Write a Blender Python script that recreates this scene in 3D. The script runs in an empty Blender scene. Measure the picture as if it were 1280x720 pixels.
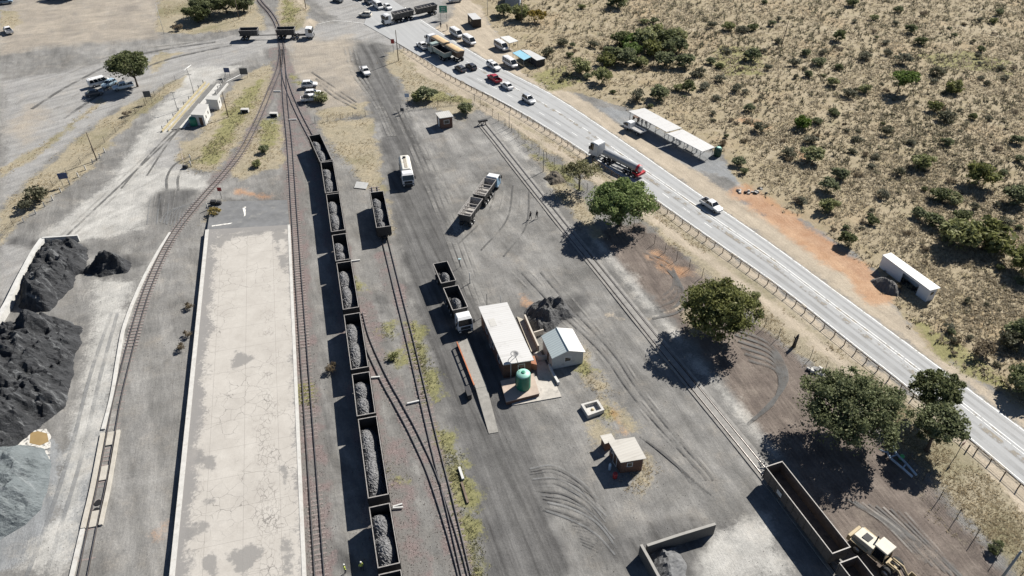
import bpy, bmesh, math, random
import numpy as np
from mathutils import Vector, Matrix, noise as mnoise
C = bpy.context.scene.collection
SC = bpy.context.scene
R = math.radians
rng = random.Random(7)
# ------------------------------------------------------------------ camera, world, sun, exposure
CAM_H, CAM_F, CAM_P = 83.0, 966.0, R(38.85)
cam = bpy.data.cameras.new('camera')
cam.sensor_width = 36.0
cam.lens = CAM_F / 1280 * 36.0
cam.clip_end = 6000
camo = bpy.data.objects.new('camera', cam)
camo.location = (0, 0, CAM_H)
camo.rotation_euler = (R(90) - CAM_P, 0, 0)
C.objects.link(camo)
SC.camera = camo
SUN_AZ, SUN_EL = R(45.0), R(41.0)          # direction towards the sun, measured from +x anticlockwise
world = bpy.data.worlds.new('World')
SC.world = world
world.use_nodes = True
wn = world.node_tree
sky = wn.nodes.new('ShaderNodeTexSky')
sky.sky_type = 'NISHITA'
sky.sun_disc = False
sky.sun_elevation = SUN_EL
sky.altitude = 1100
sky.air_density = 0.8
sky.dust_density = 0.4
sky.sun_rotation = R(90) - SUN_AZ
wn.links.new(sky.outputs[0], wn.nodes['Background'].inputs[0])
wn.nodes['Background'].inputs[1].default_value = 0.05
sl = bpy.data.lights.new('sun', 'SUN')
sl.energy = 5.0
sl.angle = R(0.5)
sl.color = (1.0, 0.955, 0.88)
so = bpy.data.objects.new('sun', sl)
sd_ = Vector((math.cos(SUN_EL) * math.cos(SUN_AZ), math.cos(SUN_EL) * math.sin(SUN_AZ), math.sin(SUN_EL)))
so.rotation_euler = sd_.to_track_quat('Z', 'Y').to_euler()
so.location = (60, 60, 120)
C.objects.link(so)
SC.view_settings.view_transform = 'Standard'
SC.view_settings.look = 'None'
SC.view_settings.exposure = 0.86
SC.view_settings.gamma = 1.0

# ------------------------------------------------------------------ surveying: photograph bearings to ground positions
def G(px, py, z=0.0):
    u = (px - 640) / CAM_F
    v = -(py - 360) / CAM_F
    dx, dy, dz = u, math.cos(CAM_P) + v * math.sin(CAM_P), -math.sin(CAM_P) + v * math.cos(CAM_P)
    t = (z - CAM_H) / dz
    return Vector((dx * t, dy * t, z))
def GP(pts, z=0.0):
    return [G(p[0], p[1], z) for p in pts]
def XY(pts):
    return np.array([[*G(p[0], p[1])[:2]] for p in pts])

# ------------------------------------------------------------------ material helpers
def new_mat(name):
    m = bpy.data.materials.new(name)
    m.use_nodes = True
    return m, m.node_tree.nodes, m.node_tree.links
class NT:
    def __init__(s, m):
        s.n = m.node_tree.nodes; s.l = m.node_tree.links
        s.b = s.n['Principled BSDF']
    def node(s, t, **kw):
        o = s.n.new(t)
        for k, v in kw.items():
            if k == 'ins':
                for kk, vv in v.items():
                    if hasattr(vv, 'is_output'): s.l.new(vv, o.inputs[kk])
                    else: o.inputs[kk].default_value = vv
            else: setattr(o, k, v)
        return o
    def pos(s, scale=(1, 1, 1), rot=0.0, src='Object'):
        tc = s.node('ShaderNodeTexCoord')
        mp = s.node('ShaderNodeMapping', ins={'Vector': tc.outputs[src], 'Rotation': (0, 0, rot), 'Scale': scale})
        return mp.outputs[0]
    def noise(s, vec, scale, detail=4, rough=0.6, dist=0.0):
        return s.node('ShaderNodeTexNoise', ins={'Vector': vec, 'Scale': scale, 'Detail': detail, 'Roughness': rough, 'Distortion': dist}).outputs['Fac']
    def ramp(s, fac, stops):
        r = s.node('ShaderNodeValToRGB', ins={'Fac': fac})
        e = r.color_ramp.elements
        while len(e) < len(stops): e.new(0.5)
        for el, (p, c) in zip(e, stops):
            el.position = p
            el.color = (*c, 1) if len(c) == 3 else c
        return r.outputs[0]
    def mapr(s, v, a, b, c=0.0, d=1.0, smooth=True):
        o = s.node('ShaderNodeMapRange', ins={'Value': v, 'From Min': a, 'From Max': b, 'To Min': c, 'To Max': d})
        if smooth: o.interpolation_type = 'SMOOTHSTEP'
        return o.outputs[0]
    def math(s, op, a, b=0.0):
        return s.node('ShaderNodeMath', operation=op, ins={0: a, 1: b}).outputs[0]
    def mix(s, f, a, b, mode='MIX'):
        o = s.node('ShaderNodeMix', data_type='RGBA', blend_type=mode, ins={0: f})
        for i, v in ((6, a), (7, b)):
            if hasattr(v, 'is_output'): s.l.new(v, o.inputs[i])
            else: o.inputs[i].default_value = (*v, 1)
        return o.outputs[2]
    def bump(s, h, strength=0.5, dist=0.1):
        s.l.new(s.node('ShaderNodeBump', ins={'Height': h, 'Strength': strength, 'Distance': dist}).outputs[0], s.b.inputs['Normal'])
    def out(s, col=None, rough=0.8, metal=0.0, spec=None):
        if col is not None:
            if hasattr(col, 'is_output'): s.l.new(col, s.b.inputs['Base Color'])
            else: s.b.inputs['Base Color'].default_value = (*col, 1)
        if hasattr(rough, 'is_output'): s.l.new(rough, s.b.inputs['Roughness'])
        else: s.b.inputs['Roughness'].default_value = rough
        s.b.inputs['Metallic'].default_value = metal
        if spec is not None: s.b.inputs['Specular IOR Level'].default_value = spec
MATS = {}
def M(name, col, var=0.25, scale=1.5, rough=0.75, metal=0.0, dirt=None, bump=0.0, spec=None, bscale=8.0):
    """worn surface: base colour varied by two noises, optional dirt colour in blotches, optional bump"""
    if name in MATS: return MATS[name]
    m, _, _ = new_mat(name)
    t = NT(m)
    p = t.pos()
    n1 = t.noise(p, scale, 5, 0.65)
    dk = tuple(c * (1 - var) for c in col); lt = tuple(min(1, c * (1 + var)) for c in col)
    c = t.ramp(n1, [(0.3, dk), (0.7, lt)])
    if dirt:
        n2 = t.noise(p, scale * 0.6 + 0.3, 6, 0.7)
        c = t.mix(t.mapr(n2, 0.5, 0.72), c, dirt)
    if bump: t.bump(t.noise(p, bscale, 5, 0.7), bump, 0.15)
    t.out(c, rough, metal, spec)
    MATS[name] = m
    return m
# ------------------------------------------------------------------ mesh helpers
class MB:
    """collects shapes for ONE mesh object"""
    def __init__(s): s.v = []; s.f = []; s.m = []; s.mats = []; s.sm = []
    def mi(s, m):
        if m not in s.mats: s.mats.append(m)
        return s.mats.index(m)
    def add(s, vs, fs, m, smooth=False):
        b = len(s.v); k = s.mi(m)
        s.v += [tuple(v) for v in vs]
        s.f += [tuple(b + i for i in f) for f in fs]
        s.m += [k] * len(fs); s.sm += [smooth] * len(fs)
        return s
    def hexa(s, b4, t4, m):
        """box from four bottom and four top corners"""
        return s.add(list(b4) + list(t4), [(3, 2, 1, 0), (4, 5, 6, 7), (0, 1, 5, 4), (1, 2, 6, 5), (2, 3, 7, 6), (3, 0, 4, 7)], m)
    def box(s, x0, x1, y0, y1, z0, z1, m, inset=0.0):
        i = inset
        return s.hexa([(x0, y0, z0), (x1, y0, z0), (x1, y1, z0), (x0, y1, z0)],
                      [(x0 + i, y0 + i, z1), (x1 - i, y0 + i, z1), (x1 - i, y1 - i, z1), (x0 + i, y1 - i, z1)], m)
    def prism(s, poly, z0, z1, m, zt=None):
        n = len(poly)
        vs = [(p[0], p[1], z0) for p in poly] + [(p[0], p[1], z1 if zt is None else zt[i]) for i, p in enumerate(poly)]
        a = sum(poly[i][0] * poly[(i + 1) % n][1] - poly[(i + 1) % n][0] * poly[i][1] for i in range(n))
        if a < 0:
            vs = vs[:n][::-1] + vs[n:][::-1]
        return s.add(vs, [tuple(range(n - 1, -1, -1)), tuple(range(n, 2 * n))] + [(i, (i + 1) % n, n + (i + 1) % n, n + i) for i in range(n)], m)
    def sidep(s, prof, y0, y1, m):
        """side profile (x,z) extruded across y"""
        n = len(prof)
        vs = [(p[0], y0, p[1]) for p in prof] + [(p[0], y1, p[1]) for p in prof]
        return s.add(vs, [tuple(range(n)), tuple(range(2 * n - 1, n - 1, -1))] + [(i, n + i, n + (i + 1) % n, (i + 1) % n) for i in range(n)], m)
    def tube(s, pts, r, m, n=6, r2=None, cap=True, smooth=True):
        pts = [Vector(p) for p in pts]; k = len(pts); vs = []
        for i, p in enumerate(pts):
            d = (pts[min(i + 1, k - 1)] - pts[max(i - 1, 0)]).normalized()
            a = d.orthogonal().normalized() if abs(d.z) > 0.9 else Vector((0, 0, 1)).cross(d).normalized()
            b = d.cross(a)
            rr = r if r2 is None else r + (r2 - r) * i / max(1, k - 1)
            if hasattr(r, '__len__'): rr = r[i]
            vs += [p + (a * math.cos(2 * math.pi * j / n) + b * math.sin(2 * math.pi * j / n)) * rr for j in range(n)]
        fs = [(i * n + j, i * n + (j + 1) % n, (i + 1) * n + (j + 1) % n, (i + 1) * n + j) for i in range(k - 1) for j in range(n)]
        if cap: fs += [tuple(range(n - 1, -1, -1)), tuple(range((k - 1) * n, k * n))]
        return s.add(vs, fs, m, smooth)
    def lathe(s, prof, c, m, n=16, axis='z', smooth=True):
        """prof: (r, h) from one end to the other"""
        vs = []
        for r, h in prof:
            for j in range(n):
                a = 2 * math.pi * j / n
                u, w = r * math.cos(a), r * math.sin(a)
                vs.append((c[0] + u, c[1] + w, c[2] + h) if axis == 'z' else (c[0] + u, c[1] + h, c[2] + w) if axis == 'y' else (c[0] + h, c[1] + u, c[2] + w))
        k = len(prof)
        fs = [(i * n + j, i * n + (j + 1) % n, (i + 1) * n + (j + 1) % n, (i + 1) * n + j) for i in range(k - 1) for j in range(n)]
        fs += [tuple(range(n - 1, -1, -1)), tuple(range((k - 1) * n, k * n))]
        return s.add(vs, fs, m, smooth)
    def ribbon(s, pts, w, z, m, w2=None):
        pts = [Vector((p[0], p[1], 0)) for p in pts]; k = len(pts); vs = []
        for i, p in enumerate(pts):
            d = (pts[min(i + 1, k - 1)] - pts[max(i - 1, 0)]).normalized()
            nrm = Vector((-d.y, d.x, 0))
            ww = (w if w2 is None else w + (w2 - w) * i / max(1, k - 1)) / 2
            vs += [p + nrm * ww + Vector((0, 0, z)), p - nrm * ww + Vector((0, 0, z))]
        return s.add(vs, [(2 * i + 1, 2 * i + 3, 2 * i + 2, 2 * i) for i in range(k - 1)], m)
    def wall(s, pts, w, z0, z1, m):
        """strip with thickness and height along a polyline"""
        pts = [Vector((p[0], p[1], 0)) for p in pts]; k = len(pts); vs = []
        zz0 = z0 if hasattr(z0, '__len__') else [z0] * k; zz1 = z1 if hasattr(z1, '__len__') else [z1] * k
        for i, p in enumerate(pts):
            d = (pts[min(i + 1, k - 1)] - pts[max(i - 1, 0)]).normalized()
            nrm = Vector((-d.y, d.x, 0)) * w / 2
            vs += [(p.x + nrm.x, p.y + nrm.y, zz0[i]), (p.x - nrm.x, p.y - nrm.y, zz0[i]), (p.x - nrm.x, p.y - nrm.y, zz1[i]), (p.x + nrm.x, p.y + nrm.y, zz1[i])]
        fs = [(3, 2, 1, 0), tuple(4 * (k - 1) + j for j in range(4))]
        for i in range(k - 1):
            a, b = 4 * i, 4 * i + 4
            fs += [(a + j, a + (j + 1) % 4, b + (j + 1) % 4, b + j) for j in range(4)]
        return s.add(vs, fs, m)
    def mesh(s, name):
        me = bpy.data.meshes.new(name)
        me.from_pydata(s.v, [], s.f)
        for m in s.mats: me.materials.append(m)
        if len(s.f):
            me.polygons.foreach_set('material_index', s.m)
            me.polygons.foreach_set('use_smooth', s.sm)
        me.update()
        bm = bmesh.new(); bm.from_mesh(me); bmesh.ops.recalc_face_normals(bm, faces=bm.faces); bm.to_mesh(me); bm.free()
        return me
    def obj(s, name, parent=None, bevel=0.0):
        o = bpy.data.objects.new(name, s.mesh(name))
        C.objects.link(o)
        if parent: o.parent = parent
        if bevel:
            b = o.modifiers.new('bevel', 'BEVEL'); b.width = bevel; b.segments = 2; b.limit_method = 'ANGLE'; b.angle_limit = R(40)
        return o
def tag(o, label=None, cat=None, group=None, kind=None):
    if label: o['label'] = label
    if cat: o['category'] = cat
    if group: o['group'] = group
    if kind: o['kind'] = kind
    return o
def thing(name, label, cat, loc=(0, 0, 0), rz=0.0, group=None, scale=1.0):
    o = bpy.data.objects.new(name, None)
    C.objects.link(o)
    o.empty_display_size = 0.3
    o.location = loc; o.rotation_euler = (0, 0, rz); o.scale = (scale,) * 3
    return tag(o, label, cat, group)
def dup(root, loc, rz=0.0, label=None, group=None, scale=None):
    r = root.copy(); C.objects.link(r)
    r.location = loc; r.rotation_euler = (0, 0, rz)
    if scale is not None: r.scale = scale if hasattr(scale, '__len__') else (scale,) * 3
    if label: r['label'] = label
    if group: r['group'] = group
    for ch in list(root.children):
        c = ch.copy(); C.objects.link(c); c.parent = r
        for g in list(ch.children):
            d = g.copy(); C.objects.link(d); d.parent = c
    return r
def smooth_path(pts, n=8):
    """Catmull-Rom through 2D points"""
    P = [np.array(p[:2], float) for p in pts]
    P = [2 * P[0] - P[1]] + P + [2 * P[-1] - P[-2]]
    out = []
    for i in range(1, len(P) - 2):
        for k in range(n):
            t = k / n
            out.append(0.5 * ((2 * P[i]) + (-P[i - 1] + P[i + 1]) * t + (2 * P[i - 1] - 5 * P[i] + 4 * P[i + 1] - P[i + 2]) * t * t + (-P[i - 1] + 3 * P[i] - 3 * P[i + 1] + P[i + 2]) * t ** 3))
    out.append(P[-2])
    return out
def resample(pts, step):
    P = np.array([p[:2] for p in pts], float)
    s = np.r_[0, np.cumsum(np.hypot(*np.diff(P, axis=0).T))]
    q = np.linspace(0, s[-1], max(2, int(s[-1] / step) + 1))
    return [np.array((np.interp(a, s, P[:, 0]), np.interp(a, s, P[:, 1]))) for a in q]
# ------------------------------------------------------------------ GROUND: one sheet with soft zone masks
STEP = 0.55
fx = np.arange(-216, 216.1, STEP); fy = np.arange(24, 305, STEP)
ext = np.array([4, 12, 30, 70, 150, 300, 600, 1200, 2200])
gx = np.r_[fx[0] - ext[::-1], fx, fx[-1] + ext]; gy = np.r_[fy[0] - ext[::-1], fy, fy[-1] + ext]
GXX, GYY = np.meshgrid(gx, gy)
def sd_poly(poly, pad=6.0):
    """signed distance (inside positive) of the grid to a polygon, -pad beyond its reach"""
    P = np.asarray(poly, float)
    out = np.full(GXX.shape, -pad)
    i0, i1 = np.searchsorted(gx, [P[:, 0].min() - pad, P[:, 0].max() + pad]); j0, j1 = np.searchsorted(gy, [P[:, 1].min() - pad, P[:, 1].max() + pad])
    X = GXX[j0:j1, i0:i1]; Y = GYY[j0:j1, i0:i1]
    d = np.full(X.shape, 1e9); ins = np.zeros(X.shape, bool)
    for a, b in zip(P, np.roll(P, -1, 0)):
        e = b - a; L = e @ e + 1e-9
        t = np.clip(((X - a[0]) * e[0] + (Y - a[1]) * e[1]) / L, 0, 1)
        d = np.minimum(d, np.hypot(X - a[0] - t * e[0], Y - a[1] - t * e[1]))
        c = (a[1] > Y) != (b[1] > Y)
        with np.errstate(divide='ignore', invalid='ignore'):
            xx = (b[0] - a[0]) * (Y - a[1]) / (b[1] - a[1] + 1e-12) + a[0]
        ins ^= c & (X < xx)
    out[j0:j1, i0:i1] = np.where(ins, d, -d)
    return out
def sd_line(pts, w, pad=6.0):
    P = np.asarray([p[:2] for p in pts], float)
    out = np.full(GXX.shape, -pad)
    i0, i1 = np.searchsorted(gx, [P[:, 0].min() - pad - w, P[:, 0].max() + pad + w]); j0, j1 = np.searchsorted(gy, [P[:, 1].min() - pad - w, P[:, 1].max() + pad + w])
    X = GXX[j0:j1, i0:i1]; Y = GYY[j0:j1, i0:i1]
    d = np.full(X.shape, 1e9)
    for a, b in zip(P[:-1], P[1:]):
        e = b - a; L = e @ e + 1e-9
        t = np.clip(((X - a[0]) * e[0] + (Y - a[1]) * e[1]) / L, 0, 1)
        d = np.minimum(d, np.hypot(X - a[0] - t * e[0], Y - a[1] - t * e[1]))
    out[j0:j1, i0:i1] = w / 2 - d
    return out
MASK = {k: np.full(GXX.shape, -3.0) for k in ('veld', 'sand', 'red', 'dark', 'pale', 'green', 'ballast', 'asphalt', 'brown', 'straw', 'slate', 'dust')}
def zone(k, pts, cut=0.0):
    MASK[k] = np.maximum(MASK[k], sd_poly(XY(pts)) + cut)
def stroke(k, pts, w, cut=0.0):
    MASK[k] = np.maximum(MASK[k], sd_line(smooth_path(XY(pts), 5), w) + cut)
def erase(k, pts):
    MASK[k] = np.minimum(MASK[k], -sd_poly(XY(pts)))
# --- veld, right of the road
VELD = [(560, -14), (600, 6), (612, 30), (640, 60), (655, 92), (675, 102), (697, 112), (730, 117), (748, 124), (782, 133), (830, 163), (900, 190), (930, 233), (960, 250), (1025, 288), (1065, 315), (1090, 335), (1112, 375), (1137, 405), (1165, 435), (1210, 465), (1247, 490), (1290, 512), (1420, 585), (1700, 500), (1700, -14)]
zone('veld', VELD)
# grass between guard rail and fence
VERGE = [(486, 66), (505, 60), (523, 75), (560, 96), (640, 140), (700, 176), (800, 241), (880, 299), (957, 356), (1067, 444), (1122, 478), (1205, 548), (1290, 618), (1290, 740), (1250, 692), (1170, 600), (1060, 492), (940, 396), (830, 297), (800, 272), (700, 198), (655, 172), (600, 134), (560, 118), (505, 106), (478, 80)]
zone('straw', VERGE)
zone('straw', [(505, 100), (600, 134), (575, 150), (545, 135), (512, 132)])
zone('straw', [(396, 150), (466, 148), (476, 215), (492, 292), (478, 240), (455, 232), (432, 200), (418, 190), (404, 168)])
zone('straw', [(395, 138), (455, 128), (458, 142), (400, 152)])
zone('straw', [(200, -14), (312, -14), (320, 6), (330, 26), (330, 38), (300, 36), (240, 42), (196, 40)])
zone('straw', [(352, -14), (372, -14), (388, 12), (380, 30), (365, 42), (350, 36), (345, 18)])
zone('straw', [(0, 214), (30, 194), (58, 178), (85, 155), (112, 136), (126, 124), (130, 128), (100, 150), (70, 176), (40, 200), (0, 222)])
zone('straw', [(0, 262), (30, 232), (70, 196), (110, 162), (150, 135), (178, 122), (235, 92), (226, 108), (180, 140), (150, 168), (122, 200), (95, 225), (60, 250), (25, 278), (0, 305)])
zone('straw', [(0, 12), (20, 14), (28, 28), (14, 36), (0, 36)])
zone('straw', [(185, 80), (200, 64), (225, 66), (205, 80), (190, 90)])
zone('straw', [(222, 174), (238, 176), (265, 150), (280, 120), (305, 96), (340, 76), (338, 120), (318, 150), (296, 180), (272, 212), (245, 214), (222, 200)])
zone('straw', [(300, 182), (322, 158), (352, 150), (354, 212), (330, 214), (300, 225), (288, 214)])
zone('straw', [(262, 262), (275, 250), (285, 268), (268, 278), (258, 275)])
for p in [(718, 440), (738, 470), (752, 505), (775, 520), (745, 535)]:
    stroke('straw', [p, (p[0] + 12, p[1] + 12)], 2.4)
zone('straw', [(806, 568), (818, 586), (800, 612), (786, 606)])
zone('straw', [(855, 395), (868, 380), (880, 410), (868, 425)])
zone('straw', [(1130, 580), (1170, 580), (1165, 620), (1230, 690), (1200, 690), (1150, 640)], -2)
zone('straw', [(655, 180), (735, 245), (760, 300), (740, 300), (690, 245)], -0.8)
zone('straw', [(655, 570), (670, 600), (705, 720), (690, 720)], -2.5)
# --- greens
zone('green', [(512, 402), (520, 400), (548, 480), (548, 500), (536, 498), (520, 450)], 0.1)
zone('green', [(543, 530), (562, 540), (580, 575), (598, 640), (610, 720), (594, 722), (582, 660), (560, 590)], -0.1)
zone('green', [(373, 480), (388, 482), (390, 506), (377, 504)])
zone('green', [(238, 206), (262, 170), (285, 130), (318, 98), (338, 90), (322, 130), (300, 162), (275, 208)], -1.0)
zone('green', [(316, 152), (352, 140), (346, 180), (330, 200)], -0.6)
zone('green', [(540, 110), (590, 124), (600, 134), (575, 130), (530, 126)], -0.5)
zone('green', [(352, -10), (376, 10), (372, 28), (350, 30)], -1.0)
zone('green', [(655, 178), (700, 205), (735, 235), (725, 245), (680, 210)], -0.8)
zone('green', [(1150, 405), (1190, 450), (1235, 478), (1262, 488), (1240, 470), (1200, 430)], 0.6)
zone('green', [(665, 92), (708, 84), (722, 102), (690, 112)], 0.5)
zone('green', [(905, 60), (945, 62), (945, 90), (910, 92), (896, 80)], 1.5)
zone('green', [(1150, 70), (1210, 65), (1260, 78), (1260, 92), (1180, 84)], 0.5)
zone('green', [(470, 560), (500, 580), (520, 600), (490, 610)], -1.2)
for p in [(368, 96), (440, 350), (482, 408), (492, 445), (728, 455), (755, 510)]:
    stroke('green', [p, (p[0] + 6, p[1] + 8)], 1.6)
# --- sand and dirt shoulders
zone('sand', [(500, 56), (530, 72), (640, 136), (700, 171), (800, 236), (880, 294), (977, 362), (1067, 436), (1130, 486), (1230, 566), (1300, 626), (1300, 660), (1205, 560), (1067, 447), (957, 360), (880, 305), (800, 244), (700, 180), (640, 148), (560, 103), (518, 84)], -0.1)
stroke('sand', [(525, 88), (560, 105), (600, 132), (650, 160), (700, 190), (800, 262), (900, 335), (1000, 410), (1060, 462)], 2.2)
zone('sand', [(545, 36), (568, 20), (575, -14), (600, -14), (610, 30), (640, 62), (655, 92), (675, 102), (697, 112), (730, 117), (748, 124), (782, 135), (830, 165), (900, 192), (930, 235), (960, 253), (1025, 290), (1065, 317), (1090, 337), (1112, 378), (1137, 408), (1165, 438), (1210, 468), (1247, 493), (1290, 516), (1300, 560), (1280, 532), (1040, 356), (960, 298), (782, 177), (697, 121), (640, 90), (607, 72)], 0.4)
zone('dust', [(362, 52), (440, 44), (448, 80), (457, 120), (448, 134), (398, 140), (375, 110), (360, 75)], 0)
zone('dust', [(40, -14), (200, -14), (195, 46), (60, 56), (0, 66), (0, 20)], 1)
zone('dust', [(10, 160), (40, 130), (60, 140), (30, 180)], 0)
zone('dust', [(560, -14), (600, -14), (600, 40), (660, 90), (620, 70), (560, 30)], -1)
zone('sand', [(388, 14), (372, -14), (352, -14), (400, 30), (388, 44), (378, 30)], -0.6)
zone('sand', [(1100, 375), (1180, 380), (1240, 420), (1300, 480), (1290, 515), (1200, 462), (1140, 410)], -2.4)
stroke('sand', [(668, 118), (735, 112), (748, 100)], 3)
stroke('sand', [(760, 392), (800, 400), (870, 375)], 2, -1.2)
# --- red soil
stroke('red', [(935, 243), (975, 272), (1020, 304), (1055, 330), (1085, 352), (1094, 366)], 5.0, .6)
stroke('red', [(1060, 330), (1085, 350)], 5)
stroke('red', [(930, 150), (960, 160)], 4, -1.0)
stroke('red', [(820, 320), (850, 340)], 4.5, -0.9)
stroke('red', [(1000, 190), (1010, 205)], 3, -1.0)
stroke('red', [(655, 372), (668, 382)], 2.2, -1.1)
stroke('red', [(765, 512), (785, 545)], 2.5, -1.3)
stroke('red', [(300, 238), (330, 246)], 3, -1.0)
stroke('red', [(205, 655), (200, 665)], 2, -0.9)
# --- dark coal dust
DARK = [(446, 70), (452, 57), (470, 56), (477, 64), (483, 95), (494, 130), (515, 165), (545, 230), (570, 300), (600, 380), (640, 480), (680, 600), (715, 730), (600, 730), (592, 640), (570, 560), (545, 470), (520, 380), (502, 310), (492, 260), (478, 180), (470, 140), (460, 100)]
zone('dark', DARK, 0.2)
zone('dark', [(446, 70), (452, 57), (470, 56), (477, 64), (483, 95), (496, 132), (515, 175), (540, 240), (515, 240), (492, 180), (470, 125), (460, 100)], 1.6)
zone('dark', [(560, 420), (612, 420), (650, 520), (690, 640), (640, 640), (600, 540)], -1.0)
zone('dark', [(262, 284), (262, 258), (285, 250), (360, 252), (360, 282)], 0.2)
zone('dark', [(215, 235), (250, 235), (230, 270), (205, 285), (185, 262), (192, 240)], -0.8)
stroke('dark', [(655, 395), (690, 392), (720, 380)], 5)
stroke('dark', [(1110, 350), (1128, 368)], 5)
stroke('dark', [(780, 690), (860, 670), (850, 720)], 5, -0.5)
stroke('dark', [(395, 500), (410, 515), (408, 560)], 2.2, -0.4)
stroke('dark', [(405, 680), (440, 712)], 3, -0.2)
stroke('dark', [(20, 300), (100, 310), (170, 330)], 4, -0.8)
stroke('dark', [(465, 378), (475, 372), (480, 390)], 1.6)
zone('slate', [(748, 133), (785, 138), (834, 166), (900, 195), (932, 232), (905, 222), (862, 208), (800, 172), (765, 150)], 0.2)
zone('slate', [(0, 560), (60, 560), (60, 640), (30, 690), (0, 700)], 1.5)
zone('slate', [(60, 560), (100, 470), (150, 380), (180, 340), (120, 720), (30, 720)], -2.2)
# --- pale dust
zone('pale', [(100, 268), (150, 215), (165, 190), (220, 140), (262, 92), (290, 85), (250, 120), (222, 160), (196, 200), (225, 215), (262, 222), (255, 232), (200, 232), (172, 250), (170, 280), (90, 295), (60, 300)], 0.0)
zone('pale', [(150, 212), (236, 86), (300, 82), (262, 98), (205, 166), (172, 222)], 0.8)
zone('pale', [(60, 296), (100, 262), (160, 215), (232, 215), (262, 224), (252, 234), (205, 232), (176, 250), (170, 285)], 1.0)
zone('pale', [(45, 300), (110, 262), (175, 268), (170, 285), (100, 300)], 0.5)
zone('pale', [(110, 345), (178, 345), (160, 420), (136, 530), (84, 720), (10, 720), (62, 640), (90, 500), (108, 410)], -1.0)
for a, b in [((610, 160), (640, 196)), ((655, 210), (700, 262)), ((720, 285), (790, 372)), ((790, 372), (850, 445)), ((850, 445), (955, 570))]:
    stroke('pale', [(a[0] + 14, a[1]), ((a[0] + b[0]) / 2 + 16, (a[1] + b[1]) / 2), (b[0] + 16, b[1])], 1.2, -0.25)
stroke('pale', [(640, 196), (690, 262), (745, 335)], 1.0, -0.35)
stroke('pale', [(560, 290), (600, 380)], 2.0, -0.6)
stroke('pale', [(520, 232), (560, 300), (600, 400), (650, 540), (690, 660)], 2.6, -0.9)
stroke('pale', [(625, 540), (660, 640), (685, 720)], 3.0, -0.9)
stroke('pale', [(300, 256), (338, 256)], 0.6)
stroke('pale', [(384, 172), (388, 184)], 1.6, -0.3)
stroke('pale', [(930, 232), (955, 240), (970, 250)], 1.6, -0.2)
zone('pale', [(838, 680), (960, 640), (1000, 730), (840, 730)], -0.8)
# --- railway ballast
for pts, w in (([(345, 62), (353, 90), (357, 130), (362, 180), (368, 270), (374, 360), (387, 540), (399, 720)], 4.2),
               ([(350, 62), (358, 100), (372, 137), (388, 172), (408, 240), (426, 330), (445, 430), (465, 560), (492, 720)], 4.6),
               ([(348, 85), (320, 155), (300, 195), (270, 225)], 4.0),
               ([(449, 390), (468, 440), (500, 505), (536, 585), (561, 665), (585, 725)], 3.0),
               ([(496, 360), (514, 432), (539, 540), (566, 640), (582, 720)], 2.4),
               ([(490, 560), (505, 640), (520, 725)], 4.0),
               ([(452, 372), (470, 420)], 3.4), ([(478, 320), (490, 360)], 3.0)):
    stroke('ballast', pts, w, -0.1)
# --- tarmac
zone('asphalt', [(0, 100), (60, 90), (180, 68), (240, 52), (300, 42), (395, 30), (420, 28), (372, -14), (420, -14), (470, -14), (560, -14), (548, 34), (610, 72), (520, 72), (490, 58), (440, 50), (395, 55), (330, 62), (285, 88), (250, 98), (180, 122), (150, 135), (70, 196), (0, 262)], -1.0)
zone('asphalt', [(0, 302), (60, 300), (0, 390)], 0)
zone('asphalt', [(245, 150), (220, 176), (225, 205), (192, 208), (178, 196), (196, 175)], -1)
# --- brown trodden yard by the trees
zone('brown', [(745, 292), (800, 280), (850, 312), (890, 355), (930, 396), (975, 428), (1015, 462), (1030, 500), (1090, 545), (1150, 600), (1240, 700), (1280, 750), (1080, 750), (1030, 640), (985, 570), (950, 535), (905, 470), (850, 405), (790, 345)], 0.5)
erase('pale', [(188, 205), (181, 192), (200, 168), (222, 166), (232, 206), (214, 212)])
zone('asphalt', [(188, 205), (181, 192), (200, 168), (222, 166), (232, 206), (214, 212)], 0.6)
erase('asphalt', VELD); erase('sand', [(600, -14), (612, 20), (640, 52), (664, 84), (1290, 480), (1290, -14)])
for pts in ([(1040, 242), (1075, 262), (1100, 284), (1150, 310)], [(960, 60), (1000, 140), (1040, 240)], [(1145, 395), (1185, 385), (1240, 388), (1300, 400)], [(860, 20), (900, 40), (960, 60), (1050, 70)]):
    stroke('sand', pts, 1.0, -0.2)
def vor(x, y, s, seed):
    return mnoise.noise(Vector((x * s + seed, y * s - seed, seed * 1.7)))
verts = np.empty((GXX.size, 3), np.float32)
rs = np.random.RandomState(3)
def smooth_noise(cell, seed):
    r = np.random.RandomState(seed)
    lx = np.arange(-2600, 2600, cell * 1.0)
    nx = int(520 / cell) + 4; ny = int(340 / cell) + 4
    g = r.rand(ny, nx)
    u = np.clip((GXX + 250) / cell, 0, nx - 2.001); v = np.clip((GYY - 0) / cell, 0, ny - 2.001)
    i = u.astype(int); j = v.astype(int); a = u - i; b = v - j
    a = a * a * (3 - 2 * a); b = b * b * (3 - 2 * b)
    return g[j, i] * (1 - a) * (1 - b) + g[j, i + 1] * a * (1 - b) + g[j + 1, i] * (1 - a) * b + g[j + 1, i + 1] * a * b
relief = -0.03 - 0.06 * smooth_noise(5.0, 1) - 0.03 * smooth_noise(1.6, 2)
veldness = np.clip(MASK['veld'], 0, 3) / 3
relief = relief * (1 - veldness) + veldness * (0.25 * smooth_noise(9, 5) + 0.16 * smooth_noise(2.2, 6) - 0.1)
verts[:, 0] = GXX.ravel(); verts[:, 1] = GYY.ravel(); verts[:, 2] = relief.ravel()
ny, nx = GXX.shape
idx = np.arange(nx * ny).reshape(ny, nx)
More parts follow.
